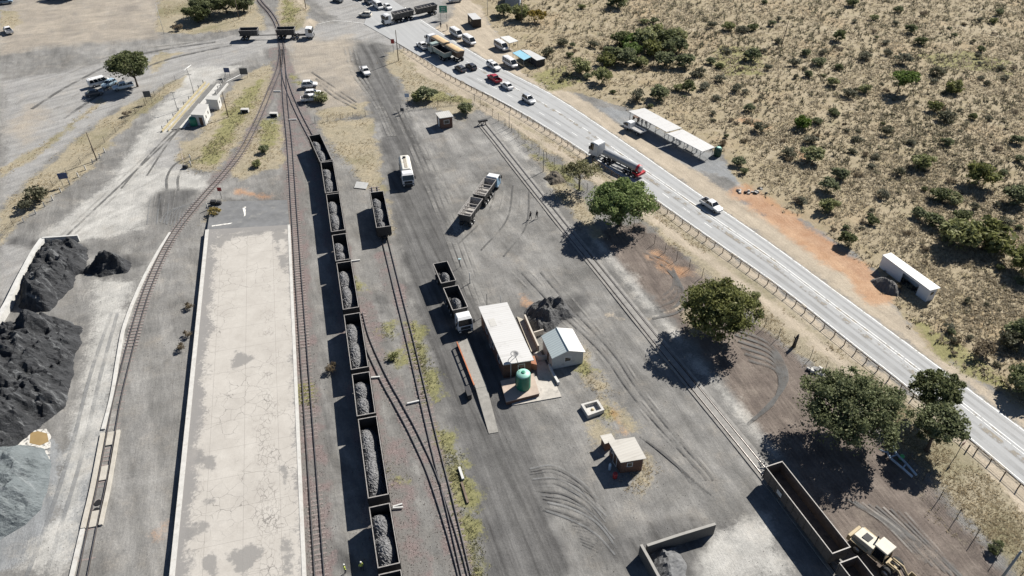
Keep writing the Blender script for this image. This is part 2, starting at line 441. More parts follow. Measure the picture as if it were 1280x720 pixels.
quads = np.stack([idx[:-1, :-1], idx[:-1, 1:], idx[1:, 1:], idx[1:, :-1]], -1).reshape(-1, 4)
me = bpy.data.meshes.new('ground')
me.vertices.add(len(verts)); me.vertices.foreach_set('co', verts.ravel())
me.loops.add(quads.size); me.loops.foreach_set('vertex_index', quads.ravel().astype(np.int32))
me.polygons.add(len(quads)); me.polygons.foreach_set('loop_start', (np.arange(len(quads)) * 4).astype(np.int32))
me.polygons.foreach_set('use_smooth', np.ones(len(quads), bool))
for k, a in MASK.items():
    at = me.attributes.new('m_' + k, 'FLOAT', 'POINT')
    at.data.foreach_set('value', np.clip(a, -3, 3).ravel().astype(np.float32))
me.update(calc_edges=True); me.validate()
ground = bpy.data.objects.new('ground', me); C.objects.link(ground); tag(ground, kind='structure')

def ground_material():
    m, _, _ = new_mat('ground_surface')
    t = NT(m)
    P = t.pos()
    YA = R(64)                                           # the yard's traffic runs along -64 degrees
    def streak(rot, sx, sy, sc, det=3, dist=0.6):
        q = t.node('ShaderNodeMapping', ins={'Vector': t.pos((1, 1, 1), rot), 'Scale': (sx, sy, 1)}).outputs[0]
        return t.noise(q, sc, det, 0.55, dist)
    fine = t.noise(P, 3.2, 6, 0.75); peb = t.noise(P, 11.0, 3, 0.8); mid = t.noise(P, 0.35, 5, 0.6); big = t.noise(P, 0.06, 4, 0.55)
    s1 = streak(YA, 0.05, 1.0, 0.9); s2 = streak(YA + 0.2, 0.16, 2.0, 0.8, 5, 1.2)
    mask_n = t.math('ADD', t.math('MULTIPLY', t.math('SUBTRACT', t.noise(P, 0.22, 7, 0.68), 0.5), 7.5), t.math('MULTIPLY', t.math('SUBTRACT', fine, 0.5), 2.2))
    def fac(k, amp=1.0, soft=0.35):
        a = t.node('ShaderNodeAttribute', attribute_name='m_' + k).outputs['Fac']
        return t.mapr(t.math('ADD', a, t.math('MULTIPLY', mask_n, amp)), -soft, soft)
    def layer(n, stops): return t.ramp(n, stops)
    def mul(c, n, lo, hi, a=0.3, b=0.7):
        v = t.mapr(n, a, b, lo, hi, False)
        return t.mix(1.0, c, t.node('ShaderNodeCombineColor', ins={0: v, 1: v, 2: v}).outputs[0], 'MULTIPLY')
    wide = streak(YA, 0.25, 1.0, 0.16, 5, 1.5); blot = t.noise(P, 0.14, 7, 0.66, 0.8)
    yard = layer(mid, [(0.3, (0.15, 0.147, 0.141)), (0.55, (0.188, 0.183, 0.174)), (0.75, (0.215, 0.209, 0.196))])
    yard = mul(yard, s1, 0.9, 1.1); yard = mul(yard, s2, 0.92, 1.07); yard = mul(yard, big, 0.86, 1.12); yard = mul(yard, wide, 0.74, 1.22); yard = mul(yard, blot, 0.72, 1.2)
    yard = t.mix(t.mapr(t.noise(P, 0.09, 8, 0.72, 1.0), 0.54, 0.68, 0, .55), yard, (0.115, 0.113, 0.11))
    c = yard
    asph = mul(layer(mid, [(0.3, (0.215, 0.211, 0.206)), (0.7, (0.275, 0.27, 0.26))]), streak(R(-42), 0.06, 0.7, 0.8), 0.82, 1.15)
    c = t.mix(fac('asphalt', 1.0, 1.2), c, asph)
    slate = mul(layer(mid, [(0.3, (0.16, 0.167, 0.172)), (0.7, (0.22, 0.227, 0.232))]), s1, 0.85, 1.15)
    c = t.mix(fac('slate', 1.0, 0.6), c, slate)
    brown = mul(layer(mid, [(0.3, (0.09, 0.074, 0.065)), (0.5, (0.125, 0.103, 0.089)), (0.72, (0.17, 0.143, 0.123))]), streak(YA + 0.15, 0.12, 1.3, 0.8, 5, 2.0), 0.75, 1.25)
    c = t.mix(fac('brown', 0.9, 1.0), c, brown)
    pale = mul(layer(mid, [(0.3, (0.28, 0.275, 0.26)), (0.7, (0.42, 0.41, 0.385))]), streak(R(-48), 0.12, 0.6, 0.5, 3, 1.5), 0.86, 1.12)
    c = t.mix(t.math('MULTIPLY', fac('pale', 1.1, 1.3), 0.92), c, pale)
    dust = mul(layer(blot, [(0.3, (0.225, 0.2, 0.17)), (0.7, (0.34, 0.295, 0.235))]), streak(R(-20), 0.3, 1.0, 0.4), 0.85, 1.15)
    c = t.mix(t.math('MULTIPLY', fac('dust', 1.6, 3.5), 0.8), c, dust)
    dark = mul(layer(mid, [(0.3, (0.064, 0.063, 0.062)), (0.7, (0.10, 0.098, 0.095))]), streak(R(70), 0.03, 0.9, 0.8, 4, .8), 0.6, 1.6)
    c = t.mix(t.math('MULTIPLY', fac('dark', 1.0, 1.2), 0.95), c, dark)
    bal = layer(peb, [(0.3, (0.09, 0.068, 0.065)), (0.5, (0.16, 0.125, 0.12)), (0.7, (0.255, 0.21, 0.203))])
    bal = t.mix(t.mapr(mid, 0.38, 0.58), bal, (0.14, 0.133, 0.126))
    c = t.mix(t.math('MULTIPLY', fac('ballast', 0.5, 0.5), 0.92), c, bal)
    straw = layer(t.noise(P, 1.3, 6, 0.75), [(0.25, (0.15, 0.13, 0.09)), (0.48, (0.25, 0.218, 0.155)), (0.7, (0.34, 0.297, 0.215))])
    straw = t.mix(t.mapr(mid, 0.42, 0.7), straw, (0.30, 0.255, 0.175))
    straw = t.mix(t.mapr(big, 0.5, 0.72), straw, (0.165, 0.15, 0.085))
    c = t.mix(t.math('MULTIPLY', fac('straw', 1.0, 0.8), 0.92), c, straw)
    sand = mul(layer(mid, [(0.3, (0.29, 0.25, 0.195)), (0.7, (0.38, 0.325, 0.255))]), streak(R(61), 0.05, 0.8, 0.9), 0.84, 1.12)
    c = t.mix(fac('sand', 0.8, 0.7), c, sand)
    veld = layer(t.noise(P, 1.1, 7, 0.8), [(0.3, (0.135, 0.11, 0.074)), (0.45, (0.235, 0.195, 0.133)), (0.62, (0.31, 0.262, 0.183)), (0.75, (0.39, 0.335, 0.245))])
    veld = t.mix(t.mapr(mid, 0.46, 0.68, 0, 0.75), veld, (0.20, 0.165, 0.09))
    veld = t.mix(t.mapr(big, 0.52, 0.70, 0, 0.45), veld, (0.30, 0.2, 0.11)); veld = t.mix(t.mapr(blot, 0.54, 0.66, 0, 0.55), veld, (0.36, 0.315, 0.24)); veld = t.mix(t.mapr(t.noise(P, 0.2, 6, 0.7), 0.54, 0.68, 0, 0.55), veld, (0.19, 0.175, 0.10)); veld = t.mix(0.3, veld, (0.29, 0.245, 0.165))
    c = t.mix(fac('veld', 0.8, 0.5), c, veld)
    green = layer(t.noise(P, 1.5, 6, 0.75), [(0.3, (0.095, 0.09, 0.038)), (0.5, (0.175, 0.17, 0.07)), (0.7, (0.27, 0.25, 0.12))])
    c = t.mix(t.math('MULTIPLY', fac('green', 1.4, 0.8), 0.85), c, green)
    red = layer(mid, [(0.3, (0.31, 0.165, 0.085)), (0.7, (0.40, 0.25, 0.15))])
    c = t.mix(t.math('MULTIPLY', fac('red', 1.0, 1.2), 0.8), c, red)
    c = mul(c, fine, 0.84, 1.16); c = mul(c, peb, 0.89, 1.11)
    h = t.math('ADD', t.math('MULTIPLY', fine, 0.5), t.math('ADD', t.math('MULTIPLY', s2, 0.35), t.math('MULTIPLY', peb, 0.18)))
    t.bump(h, 0.55, 0.25)
    t.out(c, 0.93, 0, 0.2)
    return m
me.materials.append(ground_material())
# ------------------------------------------------------------------ ROADS, PAINT, PLATFORM
def road_material():
    m, _, _ = new_mat('worn_tarmac')
    t = NT(m); P = t.pos()
    q = t.node('ShaderNodeMapping', ins={'Vector': t.pos((1, 1, 1), R(61.6)), 'Scale': (0.03, 1.1, 1)}).outputs[0]
    a = t.noise(q, 1.0, 5, 0.65, 0.4); b = t.noise(P, 0.25, 4, 0.6); f = t.noise(P, 9, 3, 0.7)
    c = t.ramp(a, [(0.3, (0.285, 0.29, 0.292)), (0.5, (0.315, 0.32, 0.322)), (0.7, (0.345, 0.349, 0.348))])
    c = t.mix(t.mapr(b, 0.5, 0.75, 0, 0.5), c, (0.27, 0.268, 0.26))
    c = t.mix(t.mapr(f, 0.3, 0.7, 0, 0.18), c, (0.2, 0.2, 0.2))
    t.bump(f, 0.15, 0.05)
    t.out(c, 0.85, 0, 0.3)
    return m
def worn_layer(name, col, lo, hi, scale=0.8, rough=0.8, amt=1.0):
    """thin worn coat: transparent where the noise has worn it away"""
    m, n, l = new_mat(name); t = NT(m); P = t.pos()
    f = t.noise(P, scale, 6, 0.75)
    tr = t.node('ShaderNodeBsdfTransparent'); mx = t.node('ShaderNodeMixShader')
    l.new(t.math('MULTIPLY', t.mapr(f, lo, hi), amt), mx.inputs[0]); l.new(tr.outputs[0], mx.inputs[1]); l.new(t.b.outputs[0], mx.inputs[2])
    l.new(mx.outputs[0], n['Material Output'].inputs['Surface'])
    t.out(t.ramp(t.noise(P, 2.0, 4), [(0.3, tuple(x * 0.85 for x in col)), (0.7, tuple(min(1, x * 1.12) for x in col))]), rough)
    return m
ROADM = road_material()
PAINT = worn_layer('worn_white_paint', (0.72, 0.72, 0.70), 0.36, 0.46, 1.6)
DIRTY = worn_layer('road_grit', (0.24, 0.21, 0.165), 0.46, 0.62, 0.5, amt=0.85)
OIL = worn_layer('tyre_polish', (0.25, 0.248, 0.244), 0.36, 0.66, 0.05, amt=0.3)
left_edge = [(455, 30), (520, 67.5), (560, 93), (640, 135), (700, 171), (800, 237), (880, 293), (977, 361), (1067, 432), (1122, 475), (1205, 543), (1290, 615)]
right_edge = [(470, -14), (545, 36), (607, 74), (640, 91.5), (697, 121.5), (782, 178), (870, 239), (960, 301), (1040, 359.5), (1120, 418), (1200, 477), (1290, 544)]
LE = resample(smooth_path(XY(left_edge), 6), 1.0); RE = resample(smooth_path(XY(right_edge), 6), 1.0)
LE = LE + [LE[-1] + (LE[-1] - LE[-2]) * 60]; RE = RE + [RE[-1] + (RE[-1] - RE[-2]) * 60]
def resn(pts, n):
    P = np.array(pts); s = np.r_[0, np.cumsum(np.hypot(*np.diff(P, axis=0).T))]
    return [np.array((np.interp(a, s, P[:, 0]), np.interp(a, s, P[:, 1]))) for a in np.linspace(0, s[-1], n)]
N_R = 260
LR = resn(LE, N_R); RR = resn(RE, N_R)
mb = MB()
vs = []
for a, b in zip(LR, RR):
    for k in range(5): vs.append((*(a + (b - a) * k / 4), 0.02 + 0.05 * (1 - (abs(k - 2) / 2) ** 2)))
mb.add(vs, [(5 * i + k, 5 * i + k + 1, 5 * i + k + 6, 5 * i + k + 5) for i in range(N_R - 1) for k in range(4)], ROADM, True)
road = tag(mb.obj('road'), kind='structure')
def lane(f, i0=0, i1=N_R):
    return [LR[i] + (RR[i] - LR[i]) * f for i in range(i0, i1)]
def crown(f): return 0.02 + 0.05 * (1 - (abs(f * 4 - 2) / 2) ** 2)
pm = MB()
pm.ribbon(lane(0.965, 30), 0.17, crown(0.965) + 0.012, PAINT)
pm.ribbon(lane(0.035, 60), 0.14, crown(0.035) + 0.012, PAINT)
pm.ribbon(lane(0.60, 110), 0.15, crown(0.60) + 0.014, PAINT)
pm.ribbon(lane(0.535, 110), 0.12, crown(0.535) + 0.012, PAINT)
for i in range(34, 112, 5): pm.ribbon(lane(0.60, i, i + 3), 0.15, crown(0.6) + 0.012, PAINT)
for i in range(34, 140, 6): pm.ribbon(lane(0.29, i, i + 3), 0.13, crown(0.29) + 0.012, PAINT)
pm.obj('road_markings', road)
dm = MB(); dm.ribbon(lane(0.565, 60), 0.75, crown(0.56) + 0.006, DIRTY); dm.ribbon(lane(0.42, 100), 0.9, crown(0.42) + 0.006, DIRTY)
dm.ribbon(lane(0.0, 40), 0.9, 0.03, DIRTY); dm.ribbon(lane(1.0, 40), 0.8, 0.03, DIRTY)
dm.ribbon(lane(0.2, 30), 0.9, crown(0.2) + 0.007, OIL); dm.ribbon(lane(0.38, 30), 0.5, crown(0.38) + 0.008, OIL); dm.ribbon(lane(0.72, 30), 0.5, crown(0.72) + 0.007, OIL); dm.ribbon(lane(0.88, 30), 0.5, crown(0.88) + 0.007, OIL)
dm.obj('road_grime', road)
# markings of the crossing road and the lot
pm = MB()
def gline(pts, w, z=0.012, m=None): pm.ribbon(resample(smooth_path(XY(pts), 6), 0.8), w, z, m or PAINT)
gline([(223, 174), (227, 193), (231, 208)], 0.14, 0.012, worn_layer('faint_pink_line', (0.42, 0.36, 0.33), 0.42, 0.6, 0.6, amt=.8))
gline([(283, 102), (303, 92)], 0.2); gline([(230, 88), (239, 81)], 0.3)
gline([(398, 30), (420, 26), (460, 30), (478, 33)], 0.16); gline([(475, 0), (500, 12)], 0.2); gline([(484, 3), (503, 15), (507, 9)], 0.2)
gline([(500, 36), (508, 44), (540, 66)], 0.16); gline([(445, 0), (470, 16)], 0.16)
pm.obj('lot_markings', road)
# tyre tracks pressed in the yard
TR = worn_layer('dark_tyre_track', (0.09, 0.088, 0.085), 0.36, 0.60, 0.14, amt=0.8)
TP = worn_layer('pale_tyre_track', (0.30, 0.29, 0.27), 0.40, 0.66, 0.12, amt=0.5)
TM = worn_layer('soft_tyre_track', (0.2, 0.205, 0.208), 0.36, 0.66, 0.1, amt=0.55)
mb = MB(); zz = [0.012]
def arc(pts, w=0.35, m=None):
    zz[0] += 0.0005
    mb.ribbon(resample(smooth_path(XY(pts), 10), 0.7), w, zz[0], m or TR)
for k in range(16):                                    # fans of turning wheels south of the hut
    x, y = 664 + k * 1.4 + rng.uniform(-5, 5), 588 + k * 3.4 + rng.uniform(-3, 3)
    arc([(x, y), (x + 30, y - 4 + k), (x + 62, y + 14 + k), (x + 84 + rng.uniform(-14, 10), y + 42 + k * 1.2 + rng.uniform(-5, 5))], rng.uniform(0.12, 0.4), TR if k % 3 else TM)
for k in range(9): arc([(712 + k * 2, 648 + k * 4), (735 + k * 2, 652 + k * 5), (760, 672 + k * 5)], 0.2)
for k in range(7): arc([(800 + k * 4, 545 + k * 3), (835 + k * 3, 570 + k * 3), (866 + k * 4, 606 + k * 2)], 0.22)
for k in range(8): arc([(200 + k * 4.4, 278 + k * 1.2), (206 + k * 4.0, 268 - k), (218 + k * 3.8, 260 - k * 1.3)], 0.25, TM)
for k in range(6): arc([(190 + k * 6, 240 - k), (186 + k * 6, 262), (184 + k * 6, 280)], 0.25, TP if k % 2 else TM)
for o in (0, 14): arc([(209 + o, 238), (209 + o, 222), (218 + o, 206), (238 + o, 195)], 0.5)
for o in (0, 16): arc([(152 + o * 2, 235 - o), (190 + o * 1.5, 190 - o), (240 + o, 140 - o), (262 + o, 120 - o)], 0.45, TR)
for k in range(5): arc([(805 + k * 7, 315 + k * 5), (838 + k * 4, 330 + k * 8), (842 + k * 2, 356 + k * 8), (828 - k * 3, 370 + k * 7)], 0.5)
for k in range(6): arc([(915 + k * 4, 410 + k * 8), (962 + k * 2, 430 + k * 7), (984 - k * 3, 470 + k * 6), (965 - k * 6, 505 + k * 5)], 0.5)
for k in range(10): arc([(1050 + k * 9, 622 + k * 2), (1100 + k * 9, 650 + k * 5), (1150 + k * 8, 700 + k * 4)], 0.3, TR if k % 3 else TP)
for k in range(6): arc([(560 + k * 14, 300 + k * 4), (598 + k * 12, 262 + k * 4), (612 + k * 10, 222 + k * 3)], 0.35, TR if k % 2 else TP)
for k in range(5): arc([(640 + k * 12, 340), (690 + k * 10, 390), (745 + k * 7, 440), (790 + k * 6, 500), (880 + k * 4, 600)], 0.35, TR if k % 2 else TP)
for k in range(4): arc([(490 + k * 6, 130), (520 + k * 7, 200), (552 + k * 7, 280), (590 + k * 7, 380)], 0.7, TP)
for k in (0, 2.6): arc([(34 + k * 9, 720), (64 + k * 7, 640), (90 + k * 6, 560), (113 + k * 5, 470), (140 + k * 3, 390)], 0.55, TM)
for k in range(4): arc([(20 + k * 20, 130 + k * 6), (70 + k * 20, 100 + k * 5), (150 + k * 16, 66 + k * 4), (260 + k * 10, 50 + k * 2)], 0.9, TR if k % 2 else TP)
for k in range(3): arc([(70 + k * 8, 300), (110 + k * 8, 262), (160 + k * 8, 215), (220 + k * 6, 160)], 0.5, TR if k % 2 else TP)
for k in range(3): arc([(430 + k * 6, 58), (440 + k * 6, 90), (468 + k * 4, 130), (486 + k * 4, 170)], 0.6, TP)
for k in range(3): arc([(390 + k * 5, 90 + k * 8), (420, 110 + k * 6), (446, 128 + k * 4)], 0.4)
tag(mb.obj('path_tyre_tracks'), kind='structure')

# concrete loading platform
def platform_material():
    m, _, _ = new_mat('cracked_concrete'); t = NT(m); P = t.pos()
    rot = t.pos((1, 1, 1), R(75.5))
    f = t.noise(P, 0.35, 5, 0.65); fine = t.noise(P, 5, 5, 0.7)
    c = t.ramp(f, [(0.3, (0.355, 0.333, 0.303)), (0.7, (0.43, 0.408, 0.374))])
    c = t.mix(t.mapr(t.noise(P, 1.2, 6, 0.75), 0.52, 0.75, 0, 0.5), c, (0.31, 0.285, 0.255))
    v = t.node('ShaderNodeTexVoronoi', feature='DISTANCE_TO_EDGE', ins={'Vector': t.node('ShaderNodeVectorMath', operation='ADD', ins={0: P, 1: t.node('ShaderNodeTexNoise', ins={'Vector': P, 'Scale': 0.8, 'Detail': 4}).outputs['Color']}).outputs[0], 'Scale': 0.5}).outputs['Distance']
    crackmask = t.mapr(t.noise(P, 0.11, 6, 0.65), 0.42, 0.6)
    crack = t.math('MULTIPLY', t.mapr(v, 0.004, 0.018, 1, 0), crackmask)
    c = t.mix(t.math('MULTIPLY', crack, 0.75), c, (0.10, 0.095, 0.09))
    wj = t.node('ShaderNodeVectorMath', operation='ADD', ins={0: t.pos((1, 1, 1), R(75.5)), 1: t.node('ShaderNodeTexNoise', ins={'Vector': P, 'Scale': 0.35, 'Detail': 8, 'Roughness': 0.7}).outputs['Color']}).outputs[0]
    v2 = t.node('ShaderNodeTexVoronoi', feature='DISTANCE_TO_EDGE', ins={'Vector': t.node('ShaderNodeMapping', ins={'Vector': wj, 'Scale': (0.6, 1.2, 1)}).outputs[0], 'Scale': 1.5, 'Randomness': 1.0}).outputs['Distance']
    cr2 = t.node('ShaderNodeAttribute', attribute_name='crackle').outputs['Fac']
    c = t.mix(t.math('MULTIPLY', t.mapr(v2, 0.015, 0.06, 1, 0), t.mapr(t.math('ADD', cr2, t.noise(P, 0.25, 5, 0.7)), 0.72, 0.98, 0, .7)), c, (0.12, 0.112, 0.105))
    br = t.node('ShaderNodeTexBrick', offset=0.0, ins={'Vector': rot, 'Scale': 0.2, 'Mortar Size': 0.007, 'Mortar Smooth': 0.2, 'Brick Width': 1.0, 'Row Height': 0.9}).outputs['Fac']
    c = t.mix(t.math('MULTIPLY', br, 0.42), c, (0.15, 0.14, 0.13))
    edge = t.node('ShaderNodeAttribute', attribute_name='edge').outputs['Fac']
    worn = t.mapr(t.math('ADD', edge, t.math('ADD', t.math('MULTIPLY', t.math('SUBTRACT', t.noise(P, 0.3, 8, 0.72), 0.5), 6.5), t.math('MULTIPLY', t.math('SUBTRACT', t.noise(P, 2.5, 5, 0.75), 0.5), 4.0))), -0.8, 0.5)
    c = t.mix(t.math('MULTIPLY', worn, .92), c, (0.19, 0.185, 0.18))
    c = t.mix(t.mapr(t.noise(t.pos((1, 1, 1), R(10)), 0.12, 6, 0.7), 0.5, 0.72, 0, .35), c, (0.29, 0.272, 0.25))
    sta = t.node('ShaderNodeAttribute', attribute_name='stain').outputs['Fac']
    c = t.mix(t.mapr(t.math('ADD', sta, t.math('ADD', t.math('MULTIPLY', t.math('SUBTRACT', t.noise(P, 0.7, 7, 0.72), 0.5), 4.5), -0.15)), -0.35, 0.35, 0, .85), c, (0.185, 0.18, 0.173))
    pits = t.mapr(t.noise(t.pos((1.0, 0.35, 1), 0), 0.28, 6, 0.7), 0.68, 0.70)
    c = t.mix(t.math('MULTIPLY', pits, 0.85), c, (0.19, 0.185, 0.18))
    c = t.mix(t.mapr(fine, 0.3, 0.7, 0, 0.2), c, (0.25, 0.23, 0.21))
    t.bump(t.math('SUBTRACT', fine, t.math('MULTIPLY', worn, 0.6)), 0.3, 0.08); t.out(c, 0.9, 0, 0.2)
    return m
PF = platform_material()
CONC = M('weathered_concrete', (0.40, 0.375, 0.335), 0.18, 0.8, 0.9, dirt=(0.25, 0.235, 0.215), bump=0.25)
CONC_D = M('dark_concrete', (0.2, 0.19, 0.175), 0.2, 0.8, 0.9, dirt=(0.12, 0.115, 0.11), bump=0.25)
WHITEC = M('whitewashed_concrete', (0.44, 0.43, 0.405), 0.12, 1.2, 0.85, dirt=(0.34, 0.32, 0.29), bump=0.2)
TOP = 0.9
pl0, pl1 = G(259, 287, TOP), G(361, 281, TOP); pn0, pn1 = G(213, 740, TOP), G(381, 740, TOP)
pn0 = pn0 + (pn0 - pl0).normalized() * 22; pn1 = pn1 + (pn1 - pl1).normalized() * 22
NU, NV = 56, 330
vs = []; ed = []
for j in range(NV + 1):
    for i in range(NU + 1):
        a = pl0.lerp(pn0, j / NV); b = pl1.lerp(pn1, j / NV); p = a.lerp(b, i / NU); w = (b - a).length
        vs.append(p); dl = i / NU * w; dr = w - dl; df = j / NV * (pn0 - pl0).length
        ed.append(max(1.9 - dl, 0.3 - dr, 2.2 - df, -2.6) - 0.3)
mb = MB(); mb.add(vs, [(j * (NU + 1) + i, (j + 1) * (NU + 1) + i, (j + 1) * (NU + 1) + i + 1, j * (NU + 1) + i + 1) for j in range(NV) for i in range(NU)], PF)
k0 = len(vs); q = [pl0, pn0, pn1, pl1]
mb.prism([(v.x, v.y) for v in (pl0, pn0, pn1, pl1)], -0.1, TOP - 0.004, CONC)
plat = mb.obj('pavement_platform'); tag(plat, kind='structure')
at = plat.data.attributes.new('edge', 'FLOAT', 'POINT'); at.data.foreach_set('value', np.array(ed + [-3.0] * (len(plat.data.vertices) - len(ed)), np.float32))
at = plat.data.attributes.new('crackle', 'FLOAT', 'POINT'); at.data.foreach_set('value', np.array([0.42 * math.exp(-((i / NU - .72) / .17) ** 2) * (0.5 + .6 * j / NV) + .25 * max(0, j / NV - .8) for j in range(NV + 1) for i in range(NU + 1)] + [0.0] * (len(plat.data.vertices) - len(ed)), np.float32))
STAINS = ([(291, 446), (296, 440), (306, 443), (320, 446), (318, 449), (304, 457), (293, 462)], [(352, 580), (358, 578), (360, 592), (357, 612), (353, 600)], [(350, 672), (362, 668), (366, 700), (372, 722), (352, 722)], [(285, 690), (312, 680), (330, 692), (318, 710), (300, 722), (288, 712)], [(252, 700), (268, 690), (272, 722), (256, 722)], [(232, 655), (246, 652), (262, 650), (258, 664), (240, 676), (230, 676)], [(340, 288), (350, 284), (359, 292), (360, 310), (352, 300), (345, 316), (341, 300)], [(345, 320), (358, 316), (361, 345), (350, 338)], [(266, 300), (280, 292), (330, 288), (330, 292), (290, 298), (272, 312)], [(240, 560), (268, 570), (270, 588), (254, 590)], [(256, 628), (268, 618), (264, 632)])
sdst = np.full((NV + 1, NU + 1), -2.0); VX = np.array([[vs[j * (NU + 1) + i][:2] for i in range(NU + 1)] for j in range(NV + 1)])
for pts in STAINS:
    P_ = np.array([G(*q_, TOP)[:2] for q_ in pts]); d_ = np.full(VX.shape[:2], 9.0); in_ = np.zeros(VX.shape[:2], bool)
    for a, b in zip(P_, np.roll(P_, -1, 0)):
        e = b - a; t_ = np.clip(((VX - a) @ e) / (e @ e), 0, 1); d_ = np.minimum(d_, np.hypot(*np.moveaxis(VX - a - t_[..., None] * e, -1, 0)))
        cc = (a[1] > VX[..., 1]) != (b[1] > VX[..., 1]); in_ ^= cc & (VX[..., 0] < (b[0] - a[0]) * (VX[..., 1] - a[1]) / (b[1] - a[1] + 1e-12) + a[0])
    sdst = np.maximum(sdst, np.where(in_, d_, -d_))
at = plat.data.attributes.new('stain', 'FLOAT', 'POINT'); at.data.foreach_set('value', np.concatenate([np.clip(sdst, -2, 2).ravel(), np.full(len(plat.data.vertices) - len(ed), -2.0)]).astype(np.float32))
cp = MB()
for a, b, w in ((pl0, pn0, 0.62), (pl1, pn1, 0.45)):
    cp.wall(resample([a[:2], b[:2]], 3), w, 0.55, TOP + 0.05, WHITEC)
cp.obj('coping_edge', plat)
RAMP = M('ramp_tarmac', (0.125, 0.127, 0.13), 0.2, 0.5, 0.9, dirt=(0.18, 0.178, 0.17), bump=0.2)
rp = MB(); rf0, rf1 = G(264, 252), G(359, 250)
rp.hexa([(pl0.x, pl0.y, 0), (pl1.x, pl1.y, 0), (rf1.x, rf1.y, -0.1), (rf0.x, rf0.y, -0.1)], [(pl0.x, pl0.y, TOP - 0.006), (pl1.x, pl1.y, TOP - 0.006), (rf1.x, rf1.y, 0.0), (rf0.x, rf0.y, 0.0)], RAMP)
def ramp_z(p):
    t_ = (p.y - pl0.y) / (rf0.y - pl0.y); return 0.012 + (1 - t_) * (TOP - 0.006)
ro = rp.obj('ramp', plat)
rl = MB()
for pts, w in (([(266, 287), (290, 283), (310, 281), (340, 279)], 0.4), ([(304, 260), (338, 261)], 0.4), ([(305, 260), (308, 272), (300, 281)], 0.5), ([(332, 261), (334, 268)], 0.3)):
    v = resample(XY(pts), 0.7); k = len(v); vs = []
    for i, p in enumerate(v):
        d = v[min(i + 1, k - 1)] - v[max(i - 1, 0)]; n = np.array((-d[1], d[0])) / (np.hypot(*d) + 1e-9) * w / 2
        for s_ in (1, -1):
            P_ = Vector((*(p + n * s_), 0)); vs.append((P_.x, P_.y, ramp_z(P_) + 0.01))
    rl.add(vs, [(2 * i + 1, 2 * i + 3, 2 * i + 2, 2 * i) for i in range(k - 1)], worn_layer('ramp_paint', (0.6, 0.58, 0.54), 0.40, 0.46, 1.0))
rl.obj('ramp_markings', plat)

# ------------------------------------------------------------------ RAILWAY TRACKS
RAILM = M('rail_steel', (0.075, 0.062, 0.055), 0.3, 3, 0.55, 0.3)
RAILTOP = M('rail_running_face', (0.30, 0.28, 0.265), 0.3, 3, 0.35, 0.8)
SLEEP = M('concrete_sleeper', (0.215, 0.18, 0.17), 0.3, 2.5, 0.9, dirt=(0.11, 0.09, 0.085), bump=0.2)
GAUGE = 1.07
def rail_mesh(path, off, zb=0.0):
    mb = MB(); P = [np.array(p) for p in path]; k = len(P); vs = []
    prof = [(-0.07, zb), (0.07, zb), (0.04, zb + 0.12), (0.045, zb + 0.165), (-0.045, zb + 0.165), (-0.04, zb + 0.12)]
    for i in range(k):
        d = P[min(i + 1, k - 1)] - P[max(i - 1, 0)]; n = np.array((-d[1], d[0])) / np.hypot(*d)
        for a, z in prof: vs.append((*(P[i] + n * (off + a)), z))
    fs = []; ft = []
    for i in range(k - 1):
        for j in range(6):
            f = (i * 6 + j, i * 6 + (j + 1) % 6, (i + 1) * 6 + (j + 1) % 6, (i + 1) * 6 + j)
            (ft if j == 3 else fs).append(f)
    mb.add(vs, fs, RAILM); b = len(mb.f); mb.add(vs, ft, RAILTOP)
    return mb
sleeper_mesh = None
def track(label, pts, sleepers=0.0, z=0.0, group='railway tracks', px=True, ext=0):
    path = resample(smooth_path(XY(pts) if px else pts, 8), 1.2)
    if ext: e_ = (path[-1] - path[-4]) / np.hypot(*(path[-1] - path[-4])); path += [path[-1] + e_ * 1.2 * (k + 1) for k in range(int(ext / 1.2))]
    t = thing('railway_track', label, 'railway track', group=group)
    for s in (1, -1): rail_mesh(path, s * GAUGE / 2, z).obj('rail', t)
    if sleepers:
        global sleeper_mesh
        if sleeper_mesh is None:
            sleeper_mesh = MB().box(-0.13, 0.13, -1.05, 1.05, -0.12, 0.035, SLEEP, 0.02).mesh('sleeper')
        sp = resample(path, sleepers); order = []
        for i in range(len(sp)):
            d = sp[min(i + 1, len(sp) - 1)] - sp[max(i - 1, 0)]
            order.append((np.hypot(*sp[i]), sp[i], math.atan2(d[1], d[0])))
        order.sort(key=lambda o: o[0])
        rest = MB()
        for q, (_, p, a) in enumerate(order):
            a += rng.uniform(-.02, .02)
            if q < 95:
                o = bpy.data.objects.new('sleeper', sleeper_mesh); C.objects.link(o); o.parent = t
                o.location = (p[0], p[1], rng.uniform(-0.13, -0.085)); o.rotation_euler = (0, 0, a)
            else:
                ca, sa = math.cos(a), math.sin(a)
                rest.hexa(*[[(p[0] + u * ca - v * sa, p[1] + u * sa + v * ca, zz_) for u, v in ((-.13, -1.05), (.13, -1.05), (.13, 1.05), (-.13, 1.05))] for zz_ in (-0.1, -0.015)], SLEEP)
        if rest.f: tag(rest.obj('sleepers', t), kind='stuff')
    return path
T1 = track('long railway track running beside the right edge of the pale platform', [(316, -14), (326, 3), (336, 14), (344, 26), (349, 40), (352, 58), (354, 80), (357, 130), (362, 180), (368, 270), (374, 360), (387, 540), (400, 725), (402, 760)], 0.72, ext=25)
T5 = track('curved railway track bending past the slate grey coal heaps', [(352, 62), (349, 85), (335, 120), (320, 155), (300, 192), (276, 222), (256, 244), (226, 280), (207, 310), (188, 352), (172, 400), (150, 485), (140, 535), (127, 607), (117, 652), (104, 718), (96, 760)], 0.72, ext=25)
